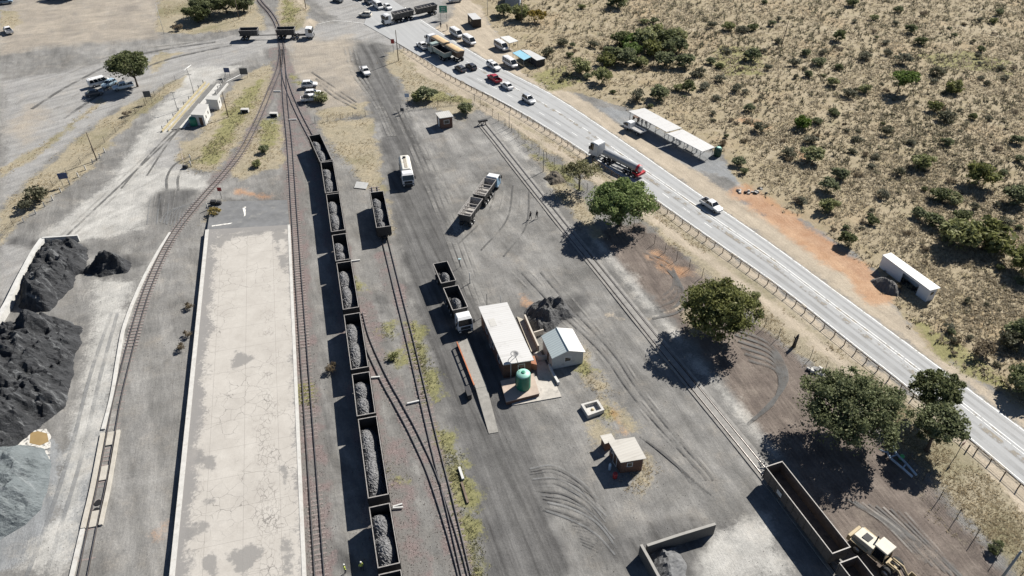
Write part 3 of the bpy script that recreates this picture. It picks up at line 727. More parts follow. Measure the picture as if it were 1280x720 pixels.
# string of coal wagons: rim rectangles (far end, near end) measured at rim height
RIM = 2.9
WAG = [((393, 169.5), (408, 202.5)), ((408.7, 203), (415, 241.8)), ((416, 243), (423, 290)), ((424, 293.7), (429, 326.7)), ((430, 328.3), (439, 387)), ((440, 393), (450, 462)), ((451, 467), (458, 520)), ((459.3, 522.7), (473.3, 622.3)), ((474.3, 632), (486.5, 709)), ((487.5, 715.5), (500, 805))]
t2 = [(353, 70), (357, 100), (371, 137)]
t2w = [np.array(XY([p])[0]) for p in t2]
for a, b in WAG:
    for f in (0.1, 0.9):
        p = G(*a, RIM).lerp(G(*b, RIM), f); t2w.append(np.array((p.x, p.y)))
T2 = track('railway track carrying the long string of black coal wagons', t2w, 0.72, px=False, ext=25)
T3 = track('short siding with a single coal wagon standing at its end', [(468, 234), (475, 275), (482, 303), (496, 360), (514, 432), (538, 535), (549, 580), (558, 615), (569, 660), (583, 720)], 0.9)
T4 = track('railway track branching off the wagon line towards the bottom of the yard', [(449, 392), (458, 425), (479, 472), (500, 510), (516, 540), (538, 588), (556, 640), (571, 690), (580, 725), (588, 760)], 0.8, ext=25)
# sunken siding in a concrete strip
LW0, LW1 = G(967.5, 580.5, 2.9), G(1051.5, 688, 2.9)
t6 = [np.array(XY([p])[0]) for p in [(604, 156), (622, 178), (640, 201), (702, 279), (765, 357), (824, 430), (870, 486)]] + [np.array((LW0.x, LW0.y)), np.array((LW1.x, LW1.y)), np.array((LW1.x, LW1.y)) * 2 - np.array((LW0.x, LW0.y))]
T6 = track('straight siding set in a concrete strip beside the leafy trees', t6, 0, -0.06, px=False)
BLK = M('black_steel', (0.02, 0.02, 0.021), 0.4, 2, 0.6)
DUSTC = M('dusty_strip_concrete', (0.225, 0.217, 0.203), 0.2, 0.8, 0.95, dirt=(0.15, 0.145, 0.138), bump=0.3)
mb = MB(); p6 = resample(smooth_path(t6, 8), 2.5)
def offs(path, d):
    o = []
    for i in range(len(path)):
        t_ = path[min(i + 1, len(path) - 1)] - path[max(i - 1, 0)]; n = np.array((-t_[1], t_[0])) / np.hypot(*t_); o.append(path[i] + n * d)
    return o
mb.ribbon(p6, 0.80, 0.022, DUSTC); mb.ribbon(p6, 1.36, 0.012, BLK)
mb.wall(offs(p6, 0.98), 0.5, -0.1, 0.03, DUSTC); mb.wall(offs(p6, -0.93), 0.42, -0.1, 0.045, CONC_D)
tag(mb.obj('path_siding_strip'), kind='structure')
BLK = M('black_steel', (0.02, 0.02, 0.021), 0.4, 2, 0.6)
mb = MB(); a, b = Vector((*p6[0], 0)), Vector((*p6[1], 0)); d = (b - a).normalized(); n = Vector((-d.y, d.x, 0))
bs = thing('buffer_stop', 'black buffer stop at the far end of the concrete siding', 'buffer stop', a, math.atan2(d.y, d.x))
MB().box(-0.5, 0.1, -1.1, 1.1, 0.75, 1.15, BLK).obj('beam', bs)
for s in (-0.55, 0.55): MB().tube([(0.3, s, 0), (-0.2, s, 1.0)], 0.1, BLK).tube([(-1.0, s, 0), (-0.4, s, 0.9)], 0.1, BLK).obj('post', bs)
# kerb beside the curved track
kb = MB(); kp = resample(smooth_path(XY([(213, 291), (196, 318), (175, 358), (156, 406), (148, 446), (140, 495), (129, 537)]), 6), 1.5)
kb.wall(kp, 0.5, -0.1, 0.16, WHITEC); tag(kb.obj('kerb'), kind='structure')
kb = MB(); kp = resample(smooth_path(XY([(109, 640), (105, 655), (91, 715), (84, 750)]), 6), 1.5)
kb.wall(kp, 0.5, -0.1, 0.16, WHITEC); tag(kb.obj('kerb'), kind='structure')
# inspection pit frame on the curved track
pit = thing('inspection_pit', 'pale concrete inspection pit straddling the curved track', 'inspection pit')
seg = [p for p in T5 if G(0, 662).y < p[1] < G(0, 538).y]
PITC = M('pit_concrete', (0.38, 0.355, 0.31), 0.15, 1.0, 0.88, dirt=(0.32, 0.29, 0.24), bump=0.3)
for s, w in ((1.05, 0.55), (-0.98, 0.45)):
    MB().wall(offs(seg, -s if T5[0][1] > T5[-1][1] else s), w, -0.1, 0.24, PITC).obj('side_beam', pit)
n_ = len(seg)
for i0 in (0, int(n_ * .36), n_ - 3):
    MB().wall(seg[i0:i0 + 3], 0.84, -0.1, 0.1, PITC).obj('cross_slab', pit)
VOID = M('pit_black', (0.006, 0.006, 0.007), 0.3, 2, 1.0)
for f in (0.74, 0.82):
    i = int(n_ * f); p = seg[i]; d = seg[i + 1] - seg[i]
    o = MB(); o.add([(0.55 * math.cos(a) * (1.0 if math.cos(a) < 0 else 0.7), 0.42 * math.sin(a), 0.03) for a in np.linspace(0, 2 * math.pi, 14, endpoint=False)], [tuple(range(14))], VOID)
    oo = o.obj('opening', pit); oo.location = (p[0], p[1], 0); oo.rotation_euler = (0, 0, math.atan2(d[1], d[0]))
# ------------------------------------------------------------------ COAL WAGONS
WAGM = M('wagon_black_steel', (0.022, 0.021, 0.021), 0.35, 1.2, 0.7, dirt=(0.045, 0.04, 0.036), bump=0.1)
WAGB = M('wagon_rusty_steel', (0.085, 0.072, 0.062), 0.3, 1.2, 0.75, dirt=(0.05, 0.04, 0.033), bump=0.15)
WAGI = M('wagon_inner_steel', (0.02, 0.02, 0.02), 0.35, 1.5, 0.85, dirt=(0.012, 0.012, 0.012))
WAGI2 = M('empty_wagon_inner_steel', (0.105, 0.085, 0.07), 0.3, 1.0, 0.85, dirt=(0.04, 0.034, 0.03))
RIMM = M('worn_rim_steel', (0.25, 0.235, 0.22), 0.3, 3, 0.6, 0.1)
WHEELM = M('wheel_iron', (0.05, 0.045, 0.04), 0.3, 3, 0.6, 0.5)
TAPE = M('white_panel', (0.46, 0.46, 0.445), 0.1, 2, 0.6)
def COALM(name, lo, hi, sc=9, fine=0.5):
    if name in MATS: return MATS[name]
    m, _, _ = new_mat(name); t = NT(m); P = t.pos()
    v = t.node('ShaderNodeTexVoronoi', ins={'Vector': P, 'Scale': sc}); n = t.noise(P, sc * 0.6, 5, 0.75)
    c = t.ramp(n, [(0.32, tuple(lo)), (0.5, tuple((a + b) / 2 for a, b in zip(lo, hi))), (0.68, tuple(hi))])
    c = t.mix(0.45, c, t.ramp(v.outputs['Color'], [(0.2, tuple(lo)), (0.9, tuple(hi))]))
    t.bump(t.math('ADD', n, v.outputs['Distance']), fine, 0.25); t.out(c, 0.72, 0, 0.35)
    MATS[name] = m
    return m
LUMP = COALM('grey_lump_coal', (0.065, 0.065, 0.067), (0.26, 0.26, 0.265), 6, 0.8)
def heap_mesh(L, W, lobes, m, seed, res=0.14, peak=1.0, cut=0.0):
    """mounds of coal lying in a box L x W, one continuous surface"""
    r = np.random.RandomState(seed)
    nx_, ny_ = int(L / res) + 1, int(W / res) + 1
    X, Y = np.meshgrid(np.linspace(-L / 2, L / 2, nx_), np.linspace(-W / 2, W / 2, ny_), indexing='ij')
    Z = np.full(X.shape, cut - 0.3)
    for cx, cy, rx, ry, h in lobes:
        d = np.hypot((X - cx) / rx, (Y - cy) / ry)
        Z = np.maximum(Z, h * (1.05 - d ** 1.6 * 1.05))
    Z += (r.rand(*X.shape) - 0.5) * 0.17
    for k in range(3):
        f = 1.6 * 2 ** k
        Z += 0.05 / 1.5 ** k * np.sin(X * f + r.rand() * 6 + Y * f * 0.7) * np.cos(Y * f * 1.3 + r.rand() * 6)
    Z = np.maximum(Z, cut)
    keep = np.zeros((nx_ - 1, ny_ - 1), bool)
    zc = np.maximum.reduce([Z[:-1, :-1], Z[1:, :-1], Z[:-1, 1:], Z[1:, 1:]]); keep = zc > cut + 1e-4
    mb = MB(); idx = np.arange(nx_ * ny_).reshape(nx_, ny_)
    fs = [(int(idx[i, j]), int(idx[i + 1, j]), int(idx[i + 1, j + 1]), int(idx[i, j + 1])) for i in range(nx_ - 1) for j in range(ny_ - 1) if keep[i, j]]
    mb.add(np.stack([X, Y, Z], -1).reshape(-1, 3), fs, m, False)
    me = mb.mesh('coal_heap'); bm = bmesh.new(); bm.from_mesh(me)
    bmesh.ops.delete(bm, geom=[v for v in bm.verts if not v.link_faces], context='VERTS'); bm.to_mesh(me); bm.free()
    return me
def make_wagon(loc, rz, L, W, label, group, rusty=False, panel=False):
    ext, inn = (WAGB, WAGI2) if rusty else (WAGM, WAGI)
    t = thing('coal_wagon', label, 'coal wagon', loc, rz, group)
    H0, H1, th = 1.0, RIM, 0.1; hl, hw = L / 2, W / 2
    b = MB()
    for s in (-1, 1):
        b.box(-hl, hl, s * hw - th / 2, s * hw + th / 2, H0, H1, ext)
        b.box(s * hl - th / 2, s * hl + th / 2, -hw + th / 2, hw - th / 2, H0, H1, ext)
    b.box(-hl + .06, hl - .06, -hw + .06, hw - .06, H0, H0 + 0.12, inn)
    n = max(5, int(L / 1.15))
    for i in range(n + 1):
        x = -hl + 0.12 + (L - .24) * i / n
        for s in (-1, 1): b.box(x - .05, x + .05, s * (hw + .055) + (0 if s > 0 else -.06), s * (hw + .055) + (.06 if s > 0 else 0), H0 - .1, H1 - .04, ext)
    b.obj('body', t)
    ln = MB()
    for s in (-1, 1):
        ln.box(-hl + .055, hl - .055, s * (hw - th / 2 - 0.006) - 0.004, s * (hw - th / 2 - 0.006) + 0.004, H0 + .13, H1 - .05, inn)
        ln.box(s * (hl - th / 2 - 0.006) - 0.004, s * (hl - th / 2 - 0.006) + 0.004, -hw + .07, hw - .07, H0 + .13, H1 - .05, inn)
    ln.obj('lining', t)
    rm = MB()
    for s in (-1, 1):
        rm.box(-hl - .07, hl + .07, s * hw - .05, s * hw + .05, H1 + 0.002, H1 + .07, RIMM)
        rm.box(s * hl - .065, s * hl + .065, -hw + .067, hw - .067, H1 + 0.002, H1 + .068, RIMM)
    rm.obj('rim', t)
    MB().box(-hl - .35, hl + .35, -.28, .28, .72, .98, ext).box(-hl, hl, -hw + .1, -hw + .3, .78, .985, ext).box(-hl, hl, hw - .3, hw - .1, .78, .985, ext).obj('underframe', t)
    for s in (-1, 1):
        bg = MB().box(s * (hl - 1.6) - 1.15, s * (hl - 1.6) + 1.15, -.95, -.8, .4, .75, WHEELM).box(s * (hl - 1.6) - 1.15, s * (hl - 1.6) + 1.15, .8, .95, .4, .75, WHEELM).box(s * (hl - 1.6) - .3, s * (hl - 1.6) + .3, -.8, .8, .45, .72, WHEELM).obj('bogie', t)
        for dx in (-.8, .8):
            MB().lathe([(.44, -.66), (.44, -.62), (.40, -.60), (.40, -.52), (.06, -.5), (.06, .5), (.40, .52), (.40, .60), (.44, .62), (.44, .66)], (s * (hl - 1.6) + dx, 0, .60), WHEELM, 14, 'y').obj('wheelset', bg)
        MB().box(s * (hl + .35) - .12, s * (hl + .35) + .12, -.16, .16, .7, .95, WHEELM).obj('coupler', t)
    if panel:
        MB().box(-hl + 3.0 if rusty else hl - 3, (-hl + 3.9) if rusty else hl - 2.1, -hw - .135, -hw - .115, 1.5, 2.2, TAPE).obj('number_panel', t)
    return t
wag_labels = ['farthest wagon of the coal string, heading the line by the dry grass', 'second wagon from the far end of the coal string', 'wagon of the coal string level with the lone wagon on the siding',
              'short wagon of the coal string just past the level of the white tanker truck', 'long coal wagon beside the near end of the lone wagon\'s siding', 'long coal wagon where the branch track leaves the string', 'short coal wagon beside the white marker on the branch track',
              'longest looking coal wagon of the near half, heaped along its left wall', 'coal wagon with the largest pale grey heap, second nearest of the string', 'nearest wagon of the coal string, cut off by the bottom edge']
heap_labels = ['pair of coal heaps in the farthest wagon', 'two small coal heaps in the second wagon from the far end', 'tall and low coal heaps in the third wagon from the far end', 'rounded coal heap in the short fourth wagon from the far end', 'rough coal heaps in the fifth wagon from the far end', 'two long coal heaps in the sixth wagon from the far end', 'broad pale coal heap in the seventh wagon from the far end', 'winding coal heap in the long eighth wagon from the far end', 'large pale coal heap in the second nearest wagon', 'coal heap in the nearest wagon of the string']
for i, (a, b) in enumerate(WAG):
    A, B = G(*a, RIM), G(*b, RIM); d = B - A; L = d.length - 0.25; rz = math.atan2(d.y, d.x); mid = (A + B) / 2
    W = 2.45
    make_wagon((mid.x, mid.y, 0.16), rz, L, W, wag_labels[i], 'string of coal wagons')
    r = np.random.RandomState(40 + i); off = -0.6                    # coal lies against the left (sunless) wall
    x0 = -L / 2 + (1.9 if i != 9 else 3)
    lob = [(x0 + L * .14, off, L * .27, 1.6, 1.75), (x0 + L * .5, off + .08, L * .3, 1.65, 1.7)]
    if i in (7, 8): lob.append((x0 + L * .33, off + .15, L * .24, 1.6, 1.55)); 
    if i == 8: lob = [(-L * .22, -.4, L * .3, 1.75, 1.85), (L * .18, -.3, L * .36, 1.85, 1.82)]
    if i == 6: lob = [(-L * .16, -.45, L * .34, 1.7, 1.8), (L * .22, -.4, L * .34, 1.7, 1.8)]
    me_ = heap_mesh(L - .3, W - .22, lob, LUMP, 90 + i)
    o = bpy.data.objects.new('coal_heap', me_); C.objects.link(o); o.location = (mid.x, mid.y, 1.29); o.rotation_euler = (0, 0, rz)
    tag(o, heap_labels[i], 'coal heap', 'coal loads in the wagon string')
A, B = G(471, 240.5, RIM), G(479.6, 285, RIM); d = B - A; mid = (A + B) / 2; rz = math.atan2(d.y, d.x); L = d.length - .2
make_wagon((mid.x, mid.y, .16), rz, L, 2.5, 'lone black coal wagon standing on the short siding', None)
o = bpy.data.objects.new('coal_heap', heap_mesh(L - .3, 2.3, [(-L * .26, -.6, L * .22, 1.6, 1.75), (L * .02, -.5, L * .26, 1.65, 1.65), (L * .34, -.4, L * .18, 1.5, 1.4)], LUMP, 77)); C.objects.link(o)
o.location = (mid.x, mid.y, 1.29); o.rotation_euler = (0, 0, rz); tag(o, 'three grey coal mounds in the lone wagon on the siding', 'coal heap')
d = LW1 - LW0; mid = (LW0 + LW1) / 2; rz = math.atan2(d.y, d.x)
make_wagon((mid.x, mid.y, .0), rz, d.length, 2.5, 'long empty rusty wagon standing by the big round trees', 'empty wagons on the concrete siding', True, True)
u = d.normalized(); p = LW1 + u * (1.2 + 6.4)
make_wagon((p.x, p.y, .0), rz, 12.6, 2.5, 'empty wagon beside the wheel loader, cut off by the bottom edge', 'empty wagons on the concrete siding', True, True)

# ------------------------------------------------------------------ STOCKPILES ON THE LEFT
def pile_material(name, lo, hi, dust):
    m, _, _ = new_mat(name); t = NT(m); P = t.pos()
    n = t.noise(P, 0.6, 8, 0.72, 0.6); f = t.noise(P, 4, 5, 0.75)
    w = t.noise(t.node('ShaderNodeMapping', ins={'Vector': t.pos((1, 1, 1), R(25)), 'Scale': (0.35, 1.6, .6)}).outputs[0], 0.5, 7, 0.7, 1.0)
    c = t.ramp(n, [(0.3, lo), (0.7, hi)])
    c = t.mix(t.mapr(w, 0.54, 0.66, 0, 0.8), c, dust)
    c = t.mix(t.mapr(f, 0.35, 0.65, 0, 0.35), c, lo)
    t.bump(t.math('ADD', t.math('MULTIPLY', n, 1.6), t.math('MULTIPLY', f, 0.5)), 0.8, 0.35); t.out(c, 0.8, 0, 0.3)
    return m
PILE = pile_material('black_coal_slack', (0.016, 0.017, 0.019), (0.055, 0.057, 0.061), (0.165, 0.17, 0.175))
PILEG = pile_material('pale_grey_fines', (0.10, 0.115, 0.12), (0.165, 0.185, 0.192), (0.23, 0.245, 0.25))
PILED = pile_material('dusty_gravel', (0.05, 0.05, 0.05), (0.11, 0.11, 0.112), (0.15, 0.15, 0.15))
def smoothmin_profile(sd, slope, hmax): return hmax * (1 - np.exp(-np.maximum(sd, 0) * slope / hmax))
def pile(name, label, cat, outline, peaks, m, slope=0.8, seed=1, res=0.26, rough=0.35, group=None):
    """heap with the given footprint: height limited by the angle of repose and by several summits"""
    P = XY(outline); c = P.mean(0); r = np.random.RandomState(seed)
    X, Y = np.meshgrid(np.arange(P[:, 0].min() - 1, P[:, 0].max() + 1, res), np.arange(P[:, 1].min() - 1, P[:, 1].max() + 1, res), indexing='ij')
    dmin = np.full(X.shape, 1e9); ins = np.zeros(X.shape, bool)
    for a, b in zip(P, np.roll(P, -1, 0)):
        e = b - a; LL = e @ e
        t_ = np.clip(((X - a[0]) * e[0] + (Y - a[1]) * e[1]) / LL, 0, 1)
        dmin = np.minimum(dmin, np.hypot(X - a[0] - t_ * e[0], Y - a[1] - t_ * e[1]))
        cc = (a[1] > Y) != (b[1] > Y)
        ins ^= cc & (X < (b[0] - a[0]) * (Y - a[1]) / (b[1] - a[1] + 1e-12) + a[0])
    sd = np.where(ins, dmin, -dmin)
    for _ in range(1):
        lowf = np.array([[mnoise.fractal(Vector((x * .22, y * .22, seed)), 0.9, 2.0, 4) for y in Y[0]] for x in X[:, 0]])
        hif = np.array([[mnoise.ridged_multi_fractal(Vector((x * .35 + 9, y * .35, seed)), 0.8, 2.1, 4, 1.0, 2.0) for y in Y[0]] for x in X[:, 0]])
    top = np.zeros(X.shape)
    for px, py, h, sl in peaks:
        g_ = G(px, py)
        top = np.maximum(top, h - sl * np.hypot(X - g_.x, Y - g_.y) ** 1.0)
    sdn = sd + lowf * rough * 2.0
    Z = np.minimum(np.maximum(sdn, -0.5) * slope, np.maximum(top, 0.2) + lowf * 0.3)
    Z += np.where(Z > 0.15, (np.clip(hif - 1.0, -.25, 1.2) * 0.7 + lowf * 0.9) * rough / 0.35 * np.clip(Z, 0, 1.6) * .9, 0) + (r.rand(*X.shape) - .5) * 0.13
    Z = np.where(sd > -0.6, Z, -0.4)
    keep = np.maximum.reduce([Z[:-1, :-1], Z[1:, :-1], Z[:-1, 1:], Z[1:, 1:]]) > -0.1
    idx = np.arange(X.size).reshape(X.shape); mb = MB()
    fs = [(int(idx[i, j]), int(idx[i + 1, j]), int(idx[i + 1, j + 1]), int(idx[i, j + 1])) for i, j in zip(*np.nonzero(keep))]
    mb.add(np.stack([X - c[0], Y - c[1], Z], -1).reshape(-1, 3), fs, m, False)
    me_ = mb.mesh(name); bm = bmesh.new(); bm.from_mesh(me_)
    bmesh.ops.delete(bm, geom=[v for v in bm.verts if not v.link_faces], context='VERTS'); bm.to_mesh(me_); bm.free()
    o = bpy.data.objects.new(name, me_); C.objects.link(o); o.location = (c[0], c[1], 0)
    return tag(o, label, cat, group)
pile('coal_heap', 'dark coal heap banked against the white block wall, with pale runnels down it', 'coal heap', [(22, 385), (30, 350), (44, 322), (58, 305), (100, 306), (112, 318), (104, 338), (92, 345), (92, 358), (62, 388), (40, 388)],
     [(72, 332, 3.7, .42), (50, 362, 3.5, .4), (66, 317, 3.2, .5)], PILE, 0.9, 11)
pile('coal_heap', 'small black coal heap standing free, nearest the concrete kerb', 'coal heap', [(96, 342), (112, 330), (128, 322), (150, 322), (168, 328), (155, 341), (125, 346)], [(126, 334, 3.2, .55), (145, 330, 2.6, .5)], PILE, 0.9, 12)
pile('coal_heap', 'largest black coal heap, cut off by the left edge', 'coal heap', [(-60, 600), (-80, 500), (-60, 450), (-10, 420), (30, 408), (50, 400), (85, 403), (103, 410), (101, 420), (92, 450), (85, 480), (82, 498), (70, 518), (50, 535), (20, 560), (-30, 600)],
     [(42, 424, 4.2, .4), (20, 462, 5.2, .4), (-30, 520, 5.4, .35), (52, 462, 4.6, .5), (20, 508, 4.8, .5)], PILE, 0.95, 13)
pile('coal_heap', 'pale blue grey heap of fines at the bottom left corner', 'coal heap', [(-60, 640), (-40, 590), (0, 560), (30, 556), (55, 560), (62, 580), (60, 610), (50, 635), (30, 655), (0, 675), (-40, 700)], [(20, 590, 3.4, .16), (-10, 620, 3.6, .14), (40, 585, 2.8, .25)], PILEG, 1.0, 14, rough=.16)
pile('gravel_heap', 'dark rough heap of slack behind the gabled shed', 'gravel heap', [(655, 388), (668, 378), (690, 374), (708, 380), (718, 396), (700, 402), (695, 410), (668, 414), (660, 402)], [(682, 393, 2.3, .4), (697, 390, 2.0, .4)], PILED, 0.7, 15, res=.25)
pile('gravel_heap', 'smooth grey gravel heap beside the roadside container', 'gravel heap', [(1088, 350), (1098, 347), (1118, 354), (1126, 363), (1122, 370), (1106, 367), (1092, 357)], [(1106, 357, 1.5, .22)], M('grey_gravel', (0.10, 0.095, 0.092), 0.3, 4, 0.9, bump=0.5), 0.9, 16, res=.22, rough=.12)
pile('gravel_heap', 'grey fines spilling between the two bunker walls', 'gravel heap', [(808, 688), (822, 678), (845, 684), (855, 705), (850, 740), (825, 740)], [(830, 700, 1.6, .3), (832, 725, 1.7, .3)], M('pale_coal_fines', (0.12, 0.122, 0.125), 0.25, 1.5, 0.9, bump=0.4), 0.75, 17, res=.25, rough=.2)
pile('earth_mound', 'small earth mound under the bare yellowish tree', 'earth mound', [(680, 222), (690, 214), (702, 217), (708, 226), (690, 230)], [(693, 221, 1.0, .3)], M('brown_earth', (0.10, 0.085, 0.065), 0.35, 2, 0.95, bump=0.6), .7, 18, res=.22)
# retaining wall round the stockpiles
BLOCK = M('white_block_wall', (0.46, 0.455, 0.435), 0.12, 1.0, 0.85, dirt=(0.32, 0.315, 0.30), bump=0.2)
wl = resample(XY([(100, 301), (80, 302.5), (56, 304)]), 1.5)
w2 = resample(smooth_path(XY([(56, 304), (44, 322), (26, 356), (8, 392), (-25, 440), (-70, 520)]), 5), 1.5)
rw = thing('retaining_wall', 'white block retaining wall behind the coal heaps', 'wall', (wl[0][0], wl[0][1], 0))
def rel(pts, o): return [np.array((p[0] - o.location[0], p[1] - o.location[1])) for p in pts]
MB().wall(rel(wl, rw), 0.35, -0.1, 1.3, BLOCK).obj('end_wall', rw)
MB().wall(rel(w2, rw), 0.9, -0.1, 1.2, BLOCK).obj('long_wall', rw)
# settling puddle by the pale heap
MUDW = M('muddy_water', (0.26, 0.185, 0.09), 0.1, 0.6, 0.2)
pd = MB(); pdp = XY([(38, 541), (48, 539), (59, 542), (61, 552), (50, 557), (37, 554)]); pd.add([(p[0], p[1], 0.03) for p in pdp], [tuple(range(6))], MUDW); o = pd.obj('water_puddle'); tag(o, kind='structure')
ps = MB(); pdp = XY([(16, 556), (30, 546), (36, 538), (58, 536), (64, 545), (62, 575), (55, 572), (50, 560), (36, 557)]); ps.add([(p[0], p[1], 0.016) for p in pdp], [tuple(range(len(pdp)))], worn_layer('lime_crust', (0.52, 0.50, 0.46), 0.40, 0.52, 0.9)); tag(ps.obj('path_lime_crust'), kind='structure')
# ------------------------------------------------------------------ VEHICLES
def paint(name, col, rough=0.3, metal=0.0, dirt=0.12): return M(name, col, dirt, 1.2, rough, metal, spec=0.5)
WHITE = paint('white_car_paint', (0.6, 0.6, 0.595)); SILVER = paint('silver_car_paint', (0.48, 0.49, 0.5), 0.3, 0.4); DGREY = paint('dark_grey_car_paint', (0.055, 0.06, 0.07))
RED = paint('red_car_paint', (0.30, 0.022, 0.035)); PBLUE = paint('pale_blue_car_paint', (0.30, 0.40, 0.48)); BEIGE = paint('beige_car_paint', (0.5, 0.47, 0.41)); GREENG = paint('green_grey_truck_paint', (0.28, 0.33, 0.30)); BLUE = paint('blue_truck_paint', (0.16, 0.27, 0.38))
GLASS = M('dark_vehicle_glass', (0.012, 0.015, 0.018), 0.2, 1, 0.08, spec=0.6)
TYRE = M('tyre_rubber', (0.02, 0.02, 0.02), 0.3, 4, 0.85); RIMS = M('wheel_rim_grey', (0.35, 0.35, 0.35), 0.15, 3, 0.4, 0.6)
LAMP = M('clear_lamp_lens', (0.7, 0.7, 0.66), 0.05, 2, 0.15); TAIL = M('red_lamp_lens', (0.35, 0.015, 0.012), 0.1, 2, 0.25); UNDER = M('vehicle_underside', (0.018, 0.018, 0.018), 0.3, 2, 0.9)
def wheel(parent, x, y, r, w, rim=True):
    s = 1 if y > 0 else -1
    o = MB().lathe([(r * .55, -w / 2), (r * .93, -w / 2), (r, -w / 3), (r, w / 3), (r * .93, w / 2), (r * .55, w / 2)], (0, 0, 0), TYRE, 14, 'y').obj('wheel', parent)
    o.location = (x, y, r)
    if rim: MB().lathe([(r * .54, -.02), (r * .5, .02)], (0, s * (w / 2 + .005), 0), RIMS, 10, 'y').obj('wheel_rim', o)
    return o
def shell(mb, secs, m):
    """loft of cross-sections (x, z_low, z_belt, half width)"""
    vs = []
    for x, z0, z1, hw in secs:
        zm = z0 + (z1 - z0) * .55
        vs += [(x, -hw * .9, z0), (x, -hw, zm), (x, -hw * .93, z1), (x, -hw * .55, z1 + .035), (x, hw * .55, z1 + .035), (x, hw * .93, z1), (x, hw, zm), (x, hw * .9, z0)]
    n = len(secs)
    fs = [(i * 8 + j, i * 8 + (j + 1) % 8, (i + 1) * 8 + (j + 1) % 8, (i + 1) * 8 + j) for i in range(n - 1) for j in range(8)]
    fs += [tuple(range(8)), tuple((n - 1) * 8 + 7 - j for j in range(8))]
    return mb.add(vs, fs, m)
def greenhouse(t, x0, x1, x0t, x1t, zb, zt, hw, hwt, m, pillars=(0.5,)):
    """glass block with roof and pillars in body colour"""
    b = [(x0, -hw, zb), (x1, -hw, zb), (x1, hw, zb), (x0, hw, zb)]; tp = [(x0t, -hwt, zt), (x1t, -hwt, zt), (x1t, hwt, zt), (x0t, hwt, zt)]
    MB().hexa(b, tp, GLASS).obj('windows', t)
    p = MB()
    p.hexa([(x0t - .04, -hwt - .03, zt - .02), (x1t + .06, -hwt - .03, zt - .02), (x1t + .06, hwt + .03, zt - .02), (x0t - .04, hwt + .03, zt - .02)],
           [(x0t + .08, -hwt + .1, zt + .06), (x1t - .1, -hwt + .1, zt + .06), (x1t - .1, hwt - .1, zt + .06), (x0t + .08, hwt - .1, zt + .06)], m)
    for bb, tt in zip(b, tp): p.tube([bb, tt], 0.05, m, 5)
    for f in pillars:
        for s in (-1, 1): p.tube([(x0 + (x1 - x0) * f, s * (hw + .005), zb), (x0t + (x1t - x0t) * f, s * (hwt + .005), zt)], 0.05, m, 5)
    p.obj('roof', t)
def lamps(t, xf, xr, y, z):
    for s in (-1, 1):
        MB().box(xf - .12, xf + .015, s * y - .16, s * y + .16, z - .08, z + .08, LAMP).obj('headlight', t)
        MB().box(xr - .015, xr + .08, s * y - .13, s * y + .13, z - .06, z + .12, TAIL).obj('tail_light', t)
